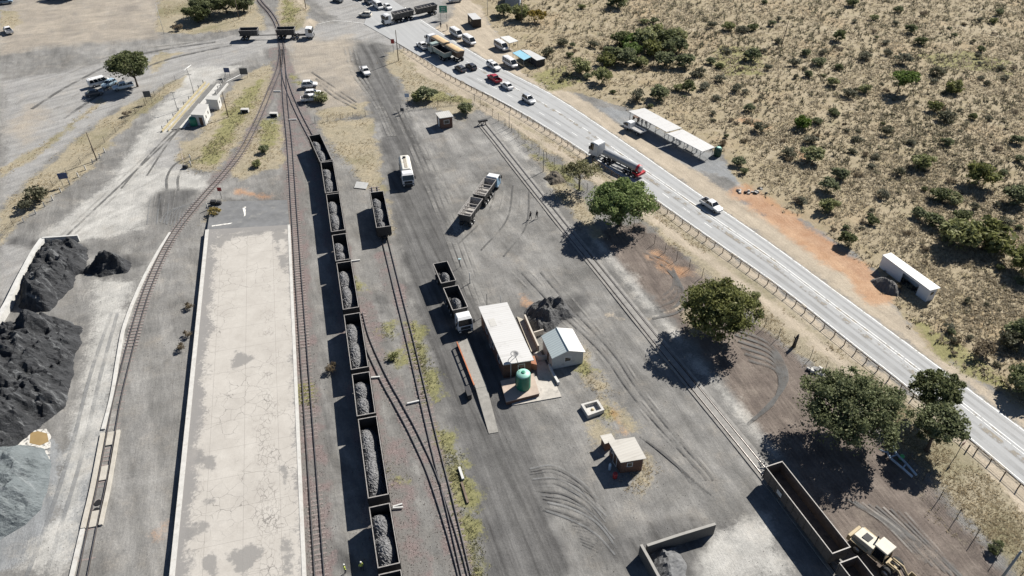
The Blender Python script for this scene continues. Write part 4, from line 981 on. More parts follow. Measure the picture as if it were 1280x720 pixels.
def car(kind, m, loc, rz, label, group=None, scale=1.0):
    names = {'sedan': ('parked_car', 'car'), 'hatch': ('parked_car', 'car'), 'suv': ('parked_car', 'car'), 'bakkie': ('pickup_truck', 'pickup'), 'double': ('pickup_truck', 'pickup'), 'canopy': ('pickup_truck', 'pickup'), 'minibus': ('minibus_taxi', 'minibus')}
    nm, cat = names[kind]
    if 'driving' in label and nm == 'parked_car': nm = 'driving_car'
    t = thing(nm, label, cat, loc, rz, group, scale)
    b = MB()
    if kind in ('sedan', 'hatch', 'suv'):
        h = .12 if kind == 'suv' else 0
        hw = .86 + h * .4
        rr = -2.15 if kind == 'sedan' else -1.95
        shell(b, [(rr, .35 + h, .72 + h, hw * .82), (rr + .15, .26 + h, .90 + h, hw * .94), (-1.2, .22 + h, .93 + h, hw), (.9, .22 + h, .92 + h, hw), (1.75, .25 + h, .80 + h, hw * .95), (2.05, .33 + h, .66 + h, hw * .8)], m)
        b.obj('body', t)
        g0 = -1.75 if kind != 'sedan' else -1.5
        greenhouse(t, g0, 1.0, g0 + (.3 if kind != 'sedan' else .55), .3, .92 + h, 1.42 + h * 2.5, hw * .88, hw * .68, m)
        for x in (-1.3, 1.32):
            for s in (-1, 1): wheel(t, x, s * (hw - .08), .31 + h * .4, .2)
        lamps(t, 2.0, rr + .02, .6, .66 + h)
    elif kind in ('bakkie', 'double', 'canopy'):
        hw = .9; cabx = -.55 if kind == 'bakkie' else -1.0
        shell(b, [(cabx, .38, 1.05, hw), (.95, .36, 1.05, hw), (1.1, .36, 1.04, hw), (2.0, .40, .95, hw * .95), (2.38, .46, .80, hw * .84)], m)
        for s in (-1, 1): b.box(-2.55, cabx - .003, s * hw - .05, s * hw + .05, .5, 1.06, m)
        b.box(-2.6, -2.52, -hw + .05, hw - .05, .5, 1.05, m); b.box(-2.52, cabx - .003, -hw + .05, hw - .05, .5, .62, UNDER)
        b.obj('body', t)
        greenhouse(t, cabx + .02, 1.05, cabx + .2, .45, 1.05, 1.62, hw * .9, hw * .74, m, (0.45,))
        if kind == 'canopy':
            cm = MB(); cm.hexa([(-2.55, -.84, 1.07), (cabx - .05, -.84, 1.07), (cabx - .05, .84, 1.07), (-2.55, .84, 1.07)], [(-2.42, -.68, 1.68), (cabx - .02, -.68, 1.72), (cabx - .02, .68, 1.72), (-2.42, .68, 1.68)], m)
            co = cm.obj('canopy', t)
            for s in (-1, 1): MB().hexa([(-2.3, s * .825, 1.2), (cabx - .3, s * .825, 1.2), (cabx - .3, s * .81, 1.2), (-2.3, s * .81, 1.2)], [(-2.2, s * .735, 1.55), (cabx - .3, s * .735, 1.55), (cabx - .3, s * .72, 1.55), (-2.2, s * .72, 1.55)], GLASS).obj('canopy_window', co)
        for x in (-1.6, 1.5):
            for s in (-1, 1): wheel(t, x, s * (hw - .1), .37, .24)
        lamps(t, 2.33, -2.58, .66, .82)
    else:
        hw = .94
        shell(b, [(-2.6, .42, 1.02, hw * .95), (-2.5, .32, 1.12, hw), (1.7, .30, 1.12, hw), (2.35, .34, .98, hw * .93), (2.66, .42, .80, hw * .8)], m)
        b.hexa([(-2.62, -hw * .93, 1.1), (-2.3, -hw * .945, 1.1), (-2.3, hw * .945, 1.1), (-2.62, hw * .93, 1.1)], [(-2.52, -hw * .86, 1.98), (-2.3, -hw * .87, 2.0), (-2.3, hw * .87, 2.0), (-2.52, hw * .86, 1.98)], m)
        b.obj('body', t)
        greenhouse(t, -2.29, 2.15, -2.27, 1.25, 1.12, 2.0, hw * .92, hw * .85, m, (0.24, 0.5, 0.72))
        MB().hexa([(-1.6, -.5, 2.062), (.6, -.5, 2.062), (.6, .5, 2.062), (-1.6, .5, 2.062)], [(-1.5, -.42, 2.12), (.5, -.42, 2.12), (.5, .42, 2.12), (-1.5, .42, 2.12)], m).obj('roof_panel', t)
        for x in (-1.55, 1.6):
            for s in (-1, 1): wheel(t, x, s * (hw - .1), .34, .22)
        lamps(t, 2.6, -2.6, .7, .78)
    return t
def place(px, py, qx, qy, z=0.0):
    """ground heading from a rear bearing to a front bearing"""
    a, b = G(px, py, z), G(qx, qy, z); d = b - a
    return (a + b) / 2, math.atan2(d.y, d.x)
ROADRZ = math.atan2(*(LR[120] - LR[110])[::-1])          # down the road, towards the bottom right
def rcar(kind, m, px, py, label, group, rz=None, rev=False, scale=1.0):
    p = G(px, py); rz = ROADRZ if rz is None else rz
    return car(kind, m, (p.x, p.y, 0.04), rz + (math.pi if rev else 0), label, group, scale)
TR_ = 'traffic queuing on the main road'
rcar('double', WHITE, 528, 60, 'white pickup on the road behind the green grey truck', TR_, rev=True)
rcar('hatch', DGREY, 575.5, 88.5, 'dark grey car nearest the guard rail behind the tan loaded truck', TR_, rev=True)
rcar('hatch', paint('charcoal_car_paint', (0.035, 0.037, 0.045)), 589, 86, 'charcoal hatchback following the truck with tan loads', TR_, rev=True)
rcar('canopy', WHITE, 617.5, 86, 'white pickup with canopy on the road beside the red pickup', TR_)
rcar('double', RED, 617.5, 101, 'dark red pickup on the main road', TR_, rev=True)
rcar('sedan', WHITE, 633.5, 110, 'small white car just behind the red pickup', TR_, rev=True)
rcar('suv', SILVER, 660.5, 127.5, 'silver car alone on the road below the red pickup', TR_)
TX = 'minibuses waiting on the sandy verge'
rcar('minibus', WHITE, 570.5, 45, 'white minibus nearest the brown kiosk, first of the verge rank', TX)
rcar('minibus', WHITE, 586.5, 54, 'white minibus parked second along the sandy verge', TX)
rcar('minibus', WHITE, 626.5, 61, 'white minibus parked in front of the white tarpaulin shelter', TX)
rcar('minibus', WHITE, 637.5, 82, 'white minibus parked in front of the blue awning', TX)
rcar('double', WHITE, 889, 260.5, 'white pickup driving towards the bottom right on the empty road', None)
rcar('sedan', DGREY, 461, 4, 'dark car beyond the white minibus at the junction', 'cars at the junction')
rcar('minibus', WHITE, 472.5, 10, 'white minibus waiting at the far junction', 'cars at the junction', R(-60))
rcar('sedan', WHITE, 484.5, 11, 'white car waiting right of the minibus at the junction', 'cars at the junction', R(-58))
rcar('hatch', BEIGE, 457, 20.5, 'pale beige hatchback turning alone in the junction', 'cars at the junction', R(170))
rcar('sedan', DGREY, 422.5, 2, 'dark car at the top edge near the dirt path', 'cars at the junction', R(-40))
rcar('sedan', SILVER, 569, 2.5, 'silver car at the top edge right of the green sign', 'cars at the junction', R(20))
rcar('double', DGREY, 449, -2, 'dark pickup cut by the top edge above the junction', 'cars at the junction', R(-60))
rcar('double', WHITE, 457, 92, 'white pickup driving down the dark haul road', None, R(-66))
rcar('suv', WHITE, 387, 109, 'white car parked on bare earth by the rails', 'cars parked by the rails', R(10))
rcar('hatch', WHITE, 391, 119, 'white hatchback parked just above the shrub by the rails', 'cars parked by the rails', R(10))
rcar('double', WHITE, 390, 126, 'white pickup half hidden by the shrub by the rails', 'cars parked by the rails', R(12))
rcar('minibus', WHITE, 125, 106, 'white minibus parked left of the round tree', 'cars under the round tree', R(40))
rcar('hatch', PBLUE, 137.5, 107, 'pale blue hatchback between the minibus and the round tree', 'cars under the round tree', R(-118))
rcar('double', paint('ice_blue_paint', (0.5, 0.56, 0.6)), 154, 111, 'ice blue pickup in the shade under the round tree', 'cars under the round tree', R(-150))
rcar('sedan', DGREY, 119, 119, 'dark car deep in the shadow of the round tree', 'cars under the round tree', R(30))
rcar('double', WHITE, 11, 40.5, 'white pickup parked by the grass tuft at the left edge', 'cars at the far left lot', R(130))
rcar('suv', paint('blue_grey_paint', (0.16, 0.22, 0.28)), 8, 4.5, 'blue grey car at the top left corner', 'cars at the far left lot', R(20))
rcar('sedan', DGREY, 67, -1, 'dark car at the top edge of the far left lot', 'cars at the far left lot', R(15))

# --- heavy vehicles
CHASSIS = M('truck_chassis', (0.03, 0.03, 0.032), 0.3, 2, 0.8); TIPX = M('tipper_black', (0.035, 0.035, 0.037), 0.35, 1.5, 0.65, dirt=(0.08, 0.075, 0.07)); TIPG = M('tipper_grey', (0.3, 0.29, 0.28), 0.2, 1.5, 0.6, dirt=(0.16, 0.15, 0.14))
TIPIN = M('tipper_worn_inside', (0.30, 0.285, 0.27), 0.3, 1.0, 0.6, dirt=(0.08, 0.075, 0.07)); TARP = M('tan_tarpaulin', (0.42, 0.30, 0.17), 0.15, 1.0, 0.85, dirt=(0.30, 0.20, 0.11), bump=0.2); BROWN = M('brown_bin_side', (0.10, 0.065, 0.045), 0.3, 1.5, 0.8)
def cab(t, x, m, h=3.0, w=2.45, L=2.1, sleeper=False, roofm=None):
    """cab-over truck cab with its front at x + L"""
    b = MB(); hw = w / 2; bl = 1.75 if h > 2.5 else h * .56
    b.hexa([(x, -hw, .75), (x + L, -hw * .97, .6), (x + L, hw * .97, .6), (x, hw, .75)], [(x, -hw, bl), (x + L, -hw * .97, bl), (x + L, hw * .97, bl), (x, hw, bl)], m)
    b.hexa([(x, -hw, bl + .002), (x + L - 1.2, -hw, bl + .002), (x + L - 1.2, hw, bl + .002), (x, hw, bl + .002)], [(x, -hw * .96, h - .25), (x + L - 1.25, -hw * .96, h - .25), (x + L - 1.25, hw * .96, h - .25), (x, hw * .96, h - .25)], m)
    b.hexa([(x, -hw * .97, h - .25), (x + L - .3, -hw * .95, h - .25), (x + L - .3, hw * .95, h - .25), (x, hw * .97, h - .25)], [(x + .1, -hw * .86, h), (x + L - .75, -hw * .84, h), (x + L - .75, hw * .84, h), (x + .1, hw * .86, h)], roofm or m)
    for s in (-1, 1): b.tube([(x + L - .03, s * hw * .94, bl), (x + L - .34, s * hw * .92, h - .24)], .07, m, 5)
    c = b.obj('cab', t, bevel=.05)
    MB().hexa([(x + L - 1.19, -hw * .95, bl + .01), (x + L - .03, -hw * .93, bl + .01), (x + L - .03, hw * .93, bl + .01), (x + L - 1.19, hw * .95, bl + .01)], [(x + L - 1.19, -hw * .92, h - .26), (x + L - .36, -hw * .9, h - .26), (x + L - .36, hw * .9, h - .26), (x + L - 1.19, hw * .92, h - .26)], GLASS).obj('windscreen', c)
    MB().box(x + L - .01, x + L + .12, -hw * .98, hw * .98, .45, .95, CHASSIS).obj('bumper', c)
    MB().box(x + L + .002, x + L + .03, -.8, .8, bl - .7, bl - .15, CHASSIS).obj('grille', c)
    for s in (-1, 1):
        MB().box(x + L + .122, x + L + .14, s * .95 - .16, s * .95 + .16, .6, .85, LAMP).obj('headlight', c)
        MB().box(x + L - .25, x + L - .1, s * (hw + .2) - .1, s * (hw + .2) + .1, bl + .15, min(bl + .85, h - .3), CHASSIS).tube([(x + L - .17, s * hw * .95, min(bl + .75, h - .35)), (x + L - .17, s * (hw + .2), min(bl + .75, h - .35))], .03, CHASSIS, 5).obj('mirror', c)
    return c
def axle(t, x, r=.5, w=2.4, dual=True):
    for s in (-1, 1): wheel(t, x, s * (w / 2 - (.3 if dual else .17)), r, .58 if dual else .3)
def bin_tub(t, x0, x1, z0, z1, m, inn, wb=2.0, wt=2.5, load=None, ribs=5, name='tipper_bin'):
    """open tipper bin with sloping sides"""
    hb, ht, e = wb / 2, wt / 2, .07; ex = .25
    o = [(x0 + ex, -hb, z0), (x1 - ex, -hb, z0), (x1 - ex, hb, z0), (x0 + ex, hb, z0)]; tt = [(x0, -ht, z1), (x1, -ht, z1), (x1, ht, z1), (x0, ht, z1)]
    oi = [(x0 + ex + .1, -hb + e, z0 + .1), (x1 - ex - .1, -hb + e, z0 + .1), (x1 - ex - .1, hb - e, z0 + .1), (x0 + ex + .1, hb - e, z0 + .1)]; ti = [(x0 + e, -ht + e, z1), (x1 - e, -ht + e, z1), (x1 - e, ht - e, z1), (x0 + e, ht - e, z1)]
    b = MB()
    b.add(o + tt, [(3, 2, 1, 0), (0, 1, 5, 4), (1, 2, 6, 5), (2, 3, 7, 6), (3, 0, 4, 7)], m)
    b.add(oi + ti, [(0, 1, 2, 3), (4, 5, 1, 0), (5, 6, 2, 1), (6, 7, 3, 2), (7, 4, 0, 3)], inn)
    for i in range(ribs + 1):
        f = (i + .3) / (ribs + .6)
        for s in (-1, 1): b.tube([(x0 + ex + (x1 - x0 - 2 * ex) * f, s * (hb + .03), z0), (x0 + (x1 - x0) * f, s * (ht + .03), z1)], .05, m, 4)
    bo = b.obj(name, t)
    rm = MB()
    for s in (-1, 1):
        rm.box(x0 - .05, x1 + .05, s * ht - .06, s * ht + .06, z1 + .002, z1 + .09, RIMM)
        rm.box((x0 if s < 0 else x1) - .06, (x0 if s < 0 else x1) + .06, -ht + .062, ht - .062, z1 + .002, z1 + .088, RIMM)
    rm.obj('rim', bo)
    return bo
def chassis(t, x0, x1, z=1.0):
    b = MB()
    for s in (-1, 1): b.box(x0, x1, s * .42 - .06, s * .42 + .06, z - .2, z + .06, CHASSIS)
    for i in range(5): x = x0 + .3 + (x1 - x0 - .6) * i / 4; b.box(x - .06, x + .06, -.36, .36, z - .15, z, CHASSIS)
    return b.obj('chassis', t)
def tipper_road_train(loc, rz, label, cabm, binm, inn, gap=0.0, L1=6.2, L2=6.2, crossbars=False, cover=None, z1=2.85, bend=None, capgap=0.9):
    """horse in front of two tipper bins; x=0 is the middle of the whole rig"""
    tot = 3.1 + capgap + L1 + .9 + gap + L2; xf = tot / 2
    t = thing('tipper_truck', label, 'truck', loc, rz, 'tipper trucks')
    cab(t, xf - 2.1, cabm, roofm=WHITE); chassis(t, xf - 6.2, xf - .4, .95)
    axle(t, xf - 1.3, .5, 2.4, False); axle(t, xf - 4.6); axle(t, xf - 5.75)
    MB().lathe([(.32, 0), (.32, 1.1)], (xf - 2.9, .95, .55), RIMS, 12, 'x').obj('fuel_tank', t)
    xa1 = xf - 3.1 - capgap + 1.0; xa0 = xa1 - L1
    xb1 = xa0 - .9 - gap; xb0 = xb1 - L2
    for n, (x0, x1) in enumerate(((xa0, xa1), (xb0, xb1))):
        bo = bin_tub(t, x0, x1, 1.3, z1, binm, inn)
        chassis(t, x0 - .2, x1, 1.2)
        axle(t, x0 + .8); axle(t, x0 + 2.0)
        if crossbars:
            for k in range(4): MB().box(x0 + 1.2 + k * 1.1, x0 + 1.35 + k * 1.1, -1.1, 1.1, z1 - .5, z1 - .3, RIMM).obj('cross_brace', bo)
        if cover: 
            cm = MB(); N = 8
            cm.add([(x0 + (x1 - x0) * i / N, y, z1 + .12 + (.16 if abs(y) < .5 else 0) + rng.uniform(-.03, .03)) for i in range(N + 1) for y in (-1.24, -.4, .4, 1.24)], [(4 * i + j, 4 * i + 4 + j, 4 * i + 5 + j, 4 * i + 1 + j) for i in range(N) for j in range(3)], cover, True)
            co = cm.obj('load_cover', bo)
            sm_ = co.modifiers.new('thickness', 'SOLIDIFY'); sm_.thickness = .05
    MB().box(xb1 - .1, xa0 + .1, -.15, .15, .95, 1.1, CHASSIS).obj('drawbar', t)
    return t, (xa0 + xa1) / 2, (xb0 + xb1) / 2
# loaded tipper in the yard (dark bins with grey coal)
A, B = G(547.5, 322, 2.85), G(574.5, 384, 2.85); d = B - A; rz = math.atan2(d.y, d.x); u = d.normalized()
ctr = A + u * ((d.length + 4.0) / 2)
ta, xa, xb = tipper_road_train((ctr.x, ctr.y, 0), rz, 'loaded tipper truck with two black bins at the top of the weighbridge ramp', WHITE, TIPX, WAGI, L1=5.9, L2=5.6, gap=.5, capgap=.9)
for xx, lb in ((xa, 'grey coal mound in the front bin of the loaded tipper'), (xb, 'grey coal mound in the rear bin of the loaded tipper')):
    o = bpy.data.objects.new('coal_heap', heap_mesh(5.0, 2.1, [(.7, -.05, 2.2, 1.25, 1.45)], LUMP, 120 + int(xx * 3) % 7)); C.objects.link(o)
    p = Vector(ta.location) + Matrix.Rotation(rz, 3, 'Z') @ Vector((xx, 0, 0)); o.location = (p.x, p.y, 1.42); o.rotation_euler = (0, 0, rz); tag(o, lb, 'coal heap', 'coal loads in the loaded tipper')
# empty tipper in the yard
A, B = G(576.5, 274, 2.8), G(613, 224, 2.8); d = B - A; rz = math.atan2(d.y, d.x); u = d.normalized(); ctr = A + u * ((d.length + 3.0) / 2)
tipper_road_train((ctr.x, ctr.y, 0), rz, 'empty tipper truck with worn pale bins in the middle of the yard', BLUE, TIPX, TIPIN, L1=6.4, L2=6.4, gap=.2, crossbars=True, capgap=.6)
# tipper on the far junction
p, rz = place(546, 16, 482, 31)
tipper_road_train((p.x, p.y, 0), rz, 'dark tipper truck turning at the far junction, white cab facing left', WHITE, TIPX, TIPIN, L1=6.5, L2=6.8, gap=.4, crossbars=True, capgap=1.3)
# tipper on the level crossing
p, rz = place(301, 49, 389, 47)
tipper_road_train((p.x, p.y, 0), rz, 'dark tipper truck driving over the rails, white cab facing right', WHITE, TIPX, TIPX, L1=5.2, L2=5.2, gap=4.2, capgap=3.0)
# truck with tan covered loads
p, rz = place(583, 82, 533, 52)
tipper_road_train((p.x, p.y, .03), rz, 'truck with two tan covered loads queuing on the main road', WHITE, BROWN, BROWN, L1=6.2, L2=6.2, gap=.3, cover=TARP, capgap=.8)
# green grey rigid tipper alongside
p, rz = place(564, 79, 537, 63)
t = thing('tipper_truck', 'green grey truck with an empty open bin beside the tan loads', 'truck', (p.x, p.y, .03), rz, 'tipper trucks')
cab(t, 2.2, GREENG); chassis(t, -4.2, 4.0); bin_tub(t, -4.3, 1.9, 1.2, 2.5, GREENG, UNDER, 2.3, 2.5)
axle(t, 3.1, .5, 2.4, False); axle(t, -1.9); axle(t, -3.2)
# white rigid tanker in the yard
p, rz = place(506, 209, 511.5, 236)
t = thing('water_tanker', 'white rigid tanker truck facing the camera on the haul road', 'truck', (p.x, p.y, 0), rz)
cab(t, 2.0, WHITE, 3.0); chassis(t, -4.3, 3.8)
CRT = M('cream_tank', (0.56, 0.55, 0.5), 0.1, 1.0, 0.45, dirt=(0.42, 0.37, 0.29))
MB().hexa([(-4.3, -1.1, 1.1), (1.85, -1.1, 1.1), (1.85, 1.1, 1.1), (-4.3, 1.1, 1.1)], [(-4.25, -1.18, 2.6), (1.8, -1.18, 2.6), (1.8, 1.18, 2.6), (-4.25, 1.18, 2.6)], CRT).hexa([(-4.25, -1.18, 2.602), (1.8, -1.18, 2.602), (1.8, 1.18, 2.602), (-4.25, 1.18, 2.602)], [(-4.1, -.8, 3.1), (1.7, -.8, 3.1), (1.7, .8, 3.1), (-4.1, .8, 3.1)], CRT).obj('tank', t, bevel=.12)
MB().box(-3.6, 1.2, -.3, .3, 3.102, 3.16, M('walkway_grate', (.3, .27, .22), .2, 3, .7)).obj('walkway', t)
MB().lathe([(.3, 0), (.3, .18), (.2, .22)], (-2.9, 0, 3.18), CHASSIS, 12).obj('hatch', t)
for s in (-1, 1): MB().box(-4.3, 1.9, s * 1.1 - .1, s * 1.1 + .1, 1.0, 1.3, CHASSIS).obj('side_guard', t)
axle(t, 2.95, .5, 2.4, False); axle(t, -2.0); axle(t, -3.2)
# articulated tanker on the road
p, rz = place(793, 219, 749, 197)
t = thing('tanker_truck', 'tanker truck with white cab and red tail on the main road', 'truck', (p.x, p.y, .03), rz)
cab(t, 4.6, WHITE, 3.6, roofm=WHITE, L=2.4); chassis(t, 0, 6.6, .95); axle(t, 5.9, .5, 2.4, False); axle(t, 2.8); axle(t, 1.5)
MB().lathe([(.3, -6.6), (.72, -6.5), (.8, -6.1), (.82, -2), (.82, 3.2), (.75, 3.5), (.3, 3.6)], (0, 0, 2.0), M('pale_grey_tank', (0.36, 0.365, 0.37), 0.1, 0.6, 0.4, 0.0, dirt=(.2, .2, .2)), 22, 'x').obj('tank', t)
REDT = M('red_truck_paint', (0.38, 0.02, 0.03), 0.15, 1.5, 0.4)
MB().lathe([(.84, -6.3), (.84, -5.7)], (0, 0, 2.0), REDT, 22, 'x').box(-6.9, -6.2, -1.2, 1.2, .8, 1.3, REDT).obj('tail_band', t)
chassis(t, -6.4, 1.0, 1.0)
for x in (-5.6, -4.3, -3.0): axle(t, x)
for s in (-1, 1):
    MB().box(-4.6, -.2, s * 1.15 - .06, s * 1.15 + .06, 1.15, 1.3, TAPE).obj('side_guard', t)
    MB().box(-6.2, -5.2, s * 1.16 - .05, s * 1.16 + .05, 1.1, 1.35, REDT).obj('mudguard', t)
# small white flatbed by the market roof
p, rz = place(801, 169, 785, 161)
t = thing('flatbed_truck', 'small white flatbed truck parked beside the open market roof', 'truck', (p.x, p.y, 0), rz)
cab(t, .7, WHITE, 2.15, 1.8, 1.9); chassis(t, -2.6, 2.0, .75)
b = MB().box(-2.7, .6, -.95, .95, .9, .98, TIPG)
for s in (-1, 1): b.box(-2.7, .6, s * .95 - .03, s * .95 + .03, .981, 1.25, WHITE)
b.box(-2.73, -2.68, -.92, .92, .981, 1.25, WHITE).obj('flatbed', t)
axle(t, 1.75, .36, 1.75, False); axle(t, -1.5, .36, 1.75, False)
# wheel loader at the bottom right
LOADY = M('dusty_loader_yellow', (0.35, 0.28, 0.17), 0.15, 1.5, 0.7, dirt=(0.36, 0.30, 0.2)); LOADW = M('loader_cream', (0.43, 0.40, 0.33), 0.1, 1.5, 0.6)
p, rz = place(1074, 674, 1124, 716, 1.0)
t = thing('wheel_loader', 'dusty yellow wheel loader standing beside the empty wagons', 'wheel loader', (p.x, p.y, 0), rz)
MB().hexa([(-3.4, -1.0, 1.1), (-.6, -1.0, 1.1), (-.6, 1.0, 1.1), (-3.4, 1.0, 1.1)], [(-3.2, -.85, 2.2), (-.6, -.9, 2.35), (-.6, .9, 2.35), (-3.2, .85, 2.2)], LOADW).box(-3.75, -3.35, -1.1, 1.1, .8, 1.7, LOADY).box(-3.5, .2, -.7, .7, .65, 1.1, LOADY).obj('engine_hood', t, bevel=.06)
MB().box(-2.4, -1.5, -.5, .5, 2.24, 2.34, CHASSIS).obj('grille', t)
MB().tube([(-1.1, .55, 2.3), (-1.1, .55, 3.1)], .09, CHASSIS, 8).obj('exhaust_pipe', t)
MB().hexa([(-.55, -.8, 1.3), (.95, -.8, 1.3), (.95, .8, 1.3), (-.55, .8, 1.3)], [(-.5, -.75, 3.1), (.75, -.75, 3.1), (.75, .75, 3.1), (-.5, .75, 3.1)], GLASS).obj('cab_glass', t)
MB().box(-.75, 1.05, -.95, .95, 3.1, 3.28, LOADW, .05).obj('cab_roof', t, bevel=.05)
fr = MB()
for x, xt in ((-.57, -.52), (.97, .77)):
    for s in (-1, 1): fr.tube([(x, s * .82, 1.25), (xt, s * .77, 3.1)], .06, LOADY, 5)
fr.box(-.6, 1.0, -.85, .85, 1.05, 1.3, LOADY).obj('cab_frame', t)
MB().box(1.0, 2.3, -.55, .55, .65, 1.5, LOADY).obj('front_frame', t, bevel=.05)
for s in (-1, 1): MB().tube([(1.3, s * .5, 1.7), (2.6, s * .5, 1.75), (3.7, s * .5, .7)], .14, LOADY, 6).obj('lift_arm', t)
MB().tube([(1.3, 0, 1.4), (2.5, 0, 2.0), (3.4, 0, 1.3)], .1, CHASSIS, 6).obj('tilt_link', t)
bk = MB(); prof = [(3.4, .95), (3.45, .35), (3.8, .15), (4.7, .12), (4.7, .17), (3.85, .22), (3.52, .4), (3.48, 1.0)]
bk.sidep(prof, -1.35, 1.35, LOADY)
for s in (-1, 1): bk.sidep([(3.4, 1.0), (3.45, .3), (3.8, .13), (4.7, .11), (4.1, .95)], s * 1.35 - .03, s * 1.35 + .03, LOADY)
bk.obj('bucket', t)
for x in (-2.1, 1.75):
    for s in (-1, 1): wheel(t, x, s * 1.05, .78, .6)
MB().box(-3.2, -1.0, -1.45, -.8, 1.62, 1.7, LOADY).obj('mudguard', t); MB().box(-3.2, -1.0, .8, 1.45, 1.62, 1.7, LOADY).obj('mudguard', t)
# ------------------------------------------------------------------ BUILDINGS
def brick_material(name, a, b, mortar):
    m, _, _ = new_mat(name); t = NT(m)
    tc = t.node('ShaderNodeTexCoord'); sx = t.node('ShaderNodeSeparateXYZ', ins={0: tc.outputs['Object']})
    v = t.node('ShaderNodeCombineXYZ', ins={0: t.math('ADD', sx.outputs[0], sx.outputs[1]), 1: sx.outputs[2], 2: 0.0}).outputs[0]
    br = t.node('ShaderNodeTexBrick', ins={'Vector': v, 'Color1': (*a, 1), 'Color2': (*b, 1), 'Mortar': (*mortar, 1), 'Scale': 1.0, 'Mortar Size': 0.01, 'Brick Width': 0.23, 'Row Height': 0.085})
    n = t.noise(tc.outputs['Object'], 0.9, 5, 0.7)
    c = t.mix(t.mapr(n, 0.45, 0.75, 0, 0.5), br.outputs['Color'], tuple(x * 0.6 for x in a))
    t.bump(br.outputs['Fac'], -0.2, 0.02); t.out(c, 0.88, 0, 0.2)
    MATS[name] = m
    return m
def sheet_material(name, col, rot, dirt, pitch=0.45):
    m, _, _ = new_mat(name); t = NT(m); P = t.pos((1, 1, 1), rot)
    w = t.node('ShaderNodeTexWave', wave_type='BANDS', bands_direction='X', ins={'Vector': P, 'Scale': 1 / pitch / 3.14, 'Distortion': 0.0}).outputs['Fac']
    n = t.noise(P, 0.5, 6, 0.7)
    st = t.noise(t.node('ShaderNodeMapping', ins={'Vector': P, 'Scale': (2.0, 0.15, 1)}).outputs[0], 1.0, 4, 0.6)
    c = t.mix(t.mapr(n, 0.5, 0.72, 0, 0.45), col, dirt)
    c = t.mix(t.mapr(st, 0.5, 0.75, 0, 0.4), c, dirt)
    c = t.mix(t.mapr(w, 0.8, 0.97, 0, 0.22), c, tuple(x * .5 for x in col))
    t.bump(w, 0.5, 0.04); t.out(c, 0.5, 0.0, 0.4)
    MATS[name] = m
    return m
BRICK = brick_material('brown_brick', (0.12, 0.058, 0.038), (0.15, 0.075, 0.05), (0.16, 0.13, 0.11))
BRICK2 = brick_material('orange_brick', (0.30, 0.13, 0.075), (0.36, 0.17, 0.10), (0.3, 0.26, 0.22))
SHW = sheet_material('white_roof_sheet', (0.46, 0.455, 0.445), 0, (0.29, 0.275, 0.255)); SHB = sheet_material('pale_blue_roof_sheet', (0.40, 0.455, 0.46), 0, (0.30, 0.34, 0.35)); SHG = sheet_material('grey_roof_sheet', (0.42, 0.41, 0.385), 0, (0.27, 0.26, 0.24))
SHC = sheet_material('cream_roof_sheet', (0.43, 0.41, 0.37), 0, (0.28, 0.255, 0.22)); PLAST = M('white_plaster', (0.5, 0.5, 0.485), 0.08, 0.8, 0.85, dirt=(0.45, 0.43, 0.40)); PLG = M('grey_plaster', (0.42, 0.42, 0.41), 0.1, 0.8, 0.85, dirt=(0.28, 0.27, 0.26))
STEELP = M('grey_post_steel', (0.2, 0.2, 0.2), 0.2, 3, 0.6, 0.3); WOODP = M('weathered_pole_wood', (0.13, 0.10, 0.075), 0.3, 2, 0.9); DOORM = M('brown_door', (0.09, 0.05, 0.03), 0.2, 1, 0.6); FRAMEW = M('white_window_frame', (0.6, 0.6, 0.58), 0.05, 2, 0.5)
GREENP = M('green_plastic', (0.015, 0.16, 0.10), 0.15, 1.5, 0.45); MINT = M('pale_green_lid', (0.25, 0.48, 0.40), 0.12, 1.5, 0.5)
def frame_of(far, near, z):
    """local frame of a building: origin at far bearing, x axis to the near bearing"""
    a, b = G(*far, z), G(*near, z); d = b - a; return a, math.atan2(d.y, d.x), d.length
def loc(p, o, rz):
    d = Vector((p.x - o.x, p.y - o.y, 0)); return Matrix.Rotation(-rz, 3, 'Z') @ d
def quad_local(pix, zs, o, rz):
    if not hasattr(zs, '__len__'): zs = [zs] * len(pix)
    out = []
    for p, z in zip(pix, zs): q = loc(G(*p, z), o, rz); out.append((q.x, q.y, z))
    return out
def shrink(q, d):
    c = sum((Vector(p) for p in q), Vector()) / len(q); out = []
    for p in q:
        v = Vector(p) - c; v.z = 0; L = v.length; out.append(tuple(Vector(p) - v * (d * 1.3 / L)))
    return out
def slab(mb, top, th, m): return mb.hexa([(p[0], p[1], p[2] - th) for p in top], top, m)
def wall_body(q, zb, zt, m, t, name='wall'):
    zt = zt if hasattr(zt, '__len__') else [zt] * len(q)
    return MB().prism([(p[0], p[1]) for p in q], zb, 0, m, zt=zt).obj(name, t)
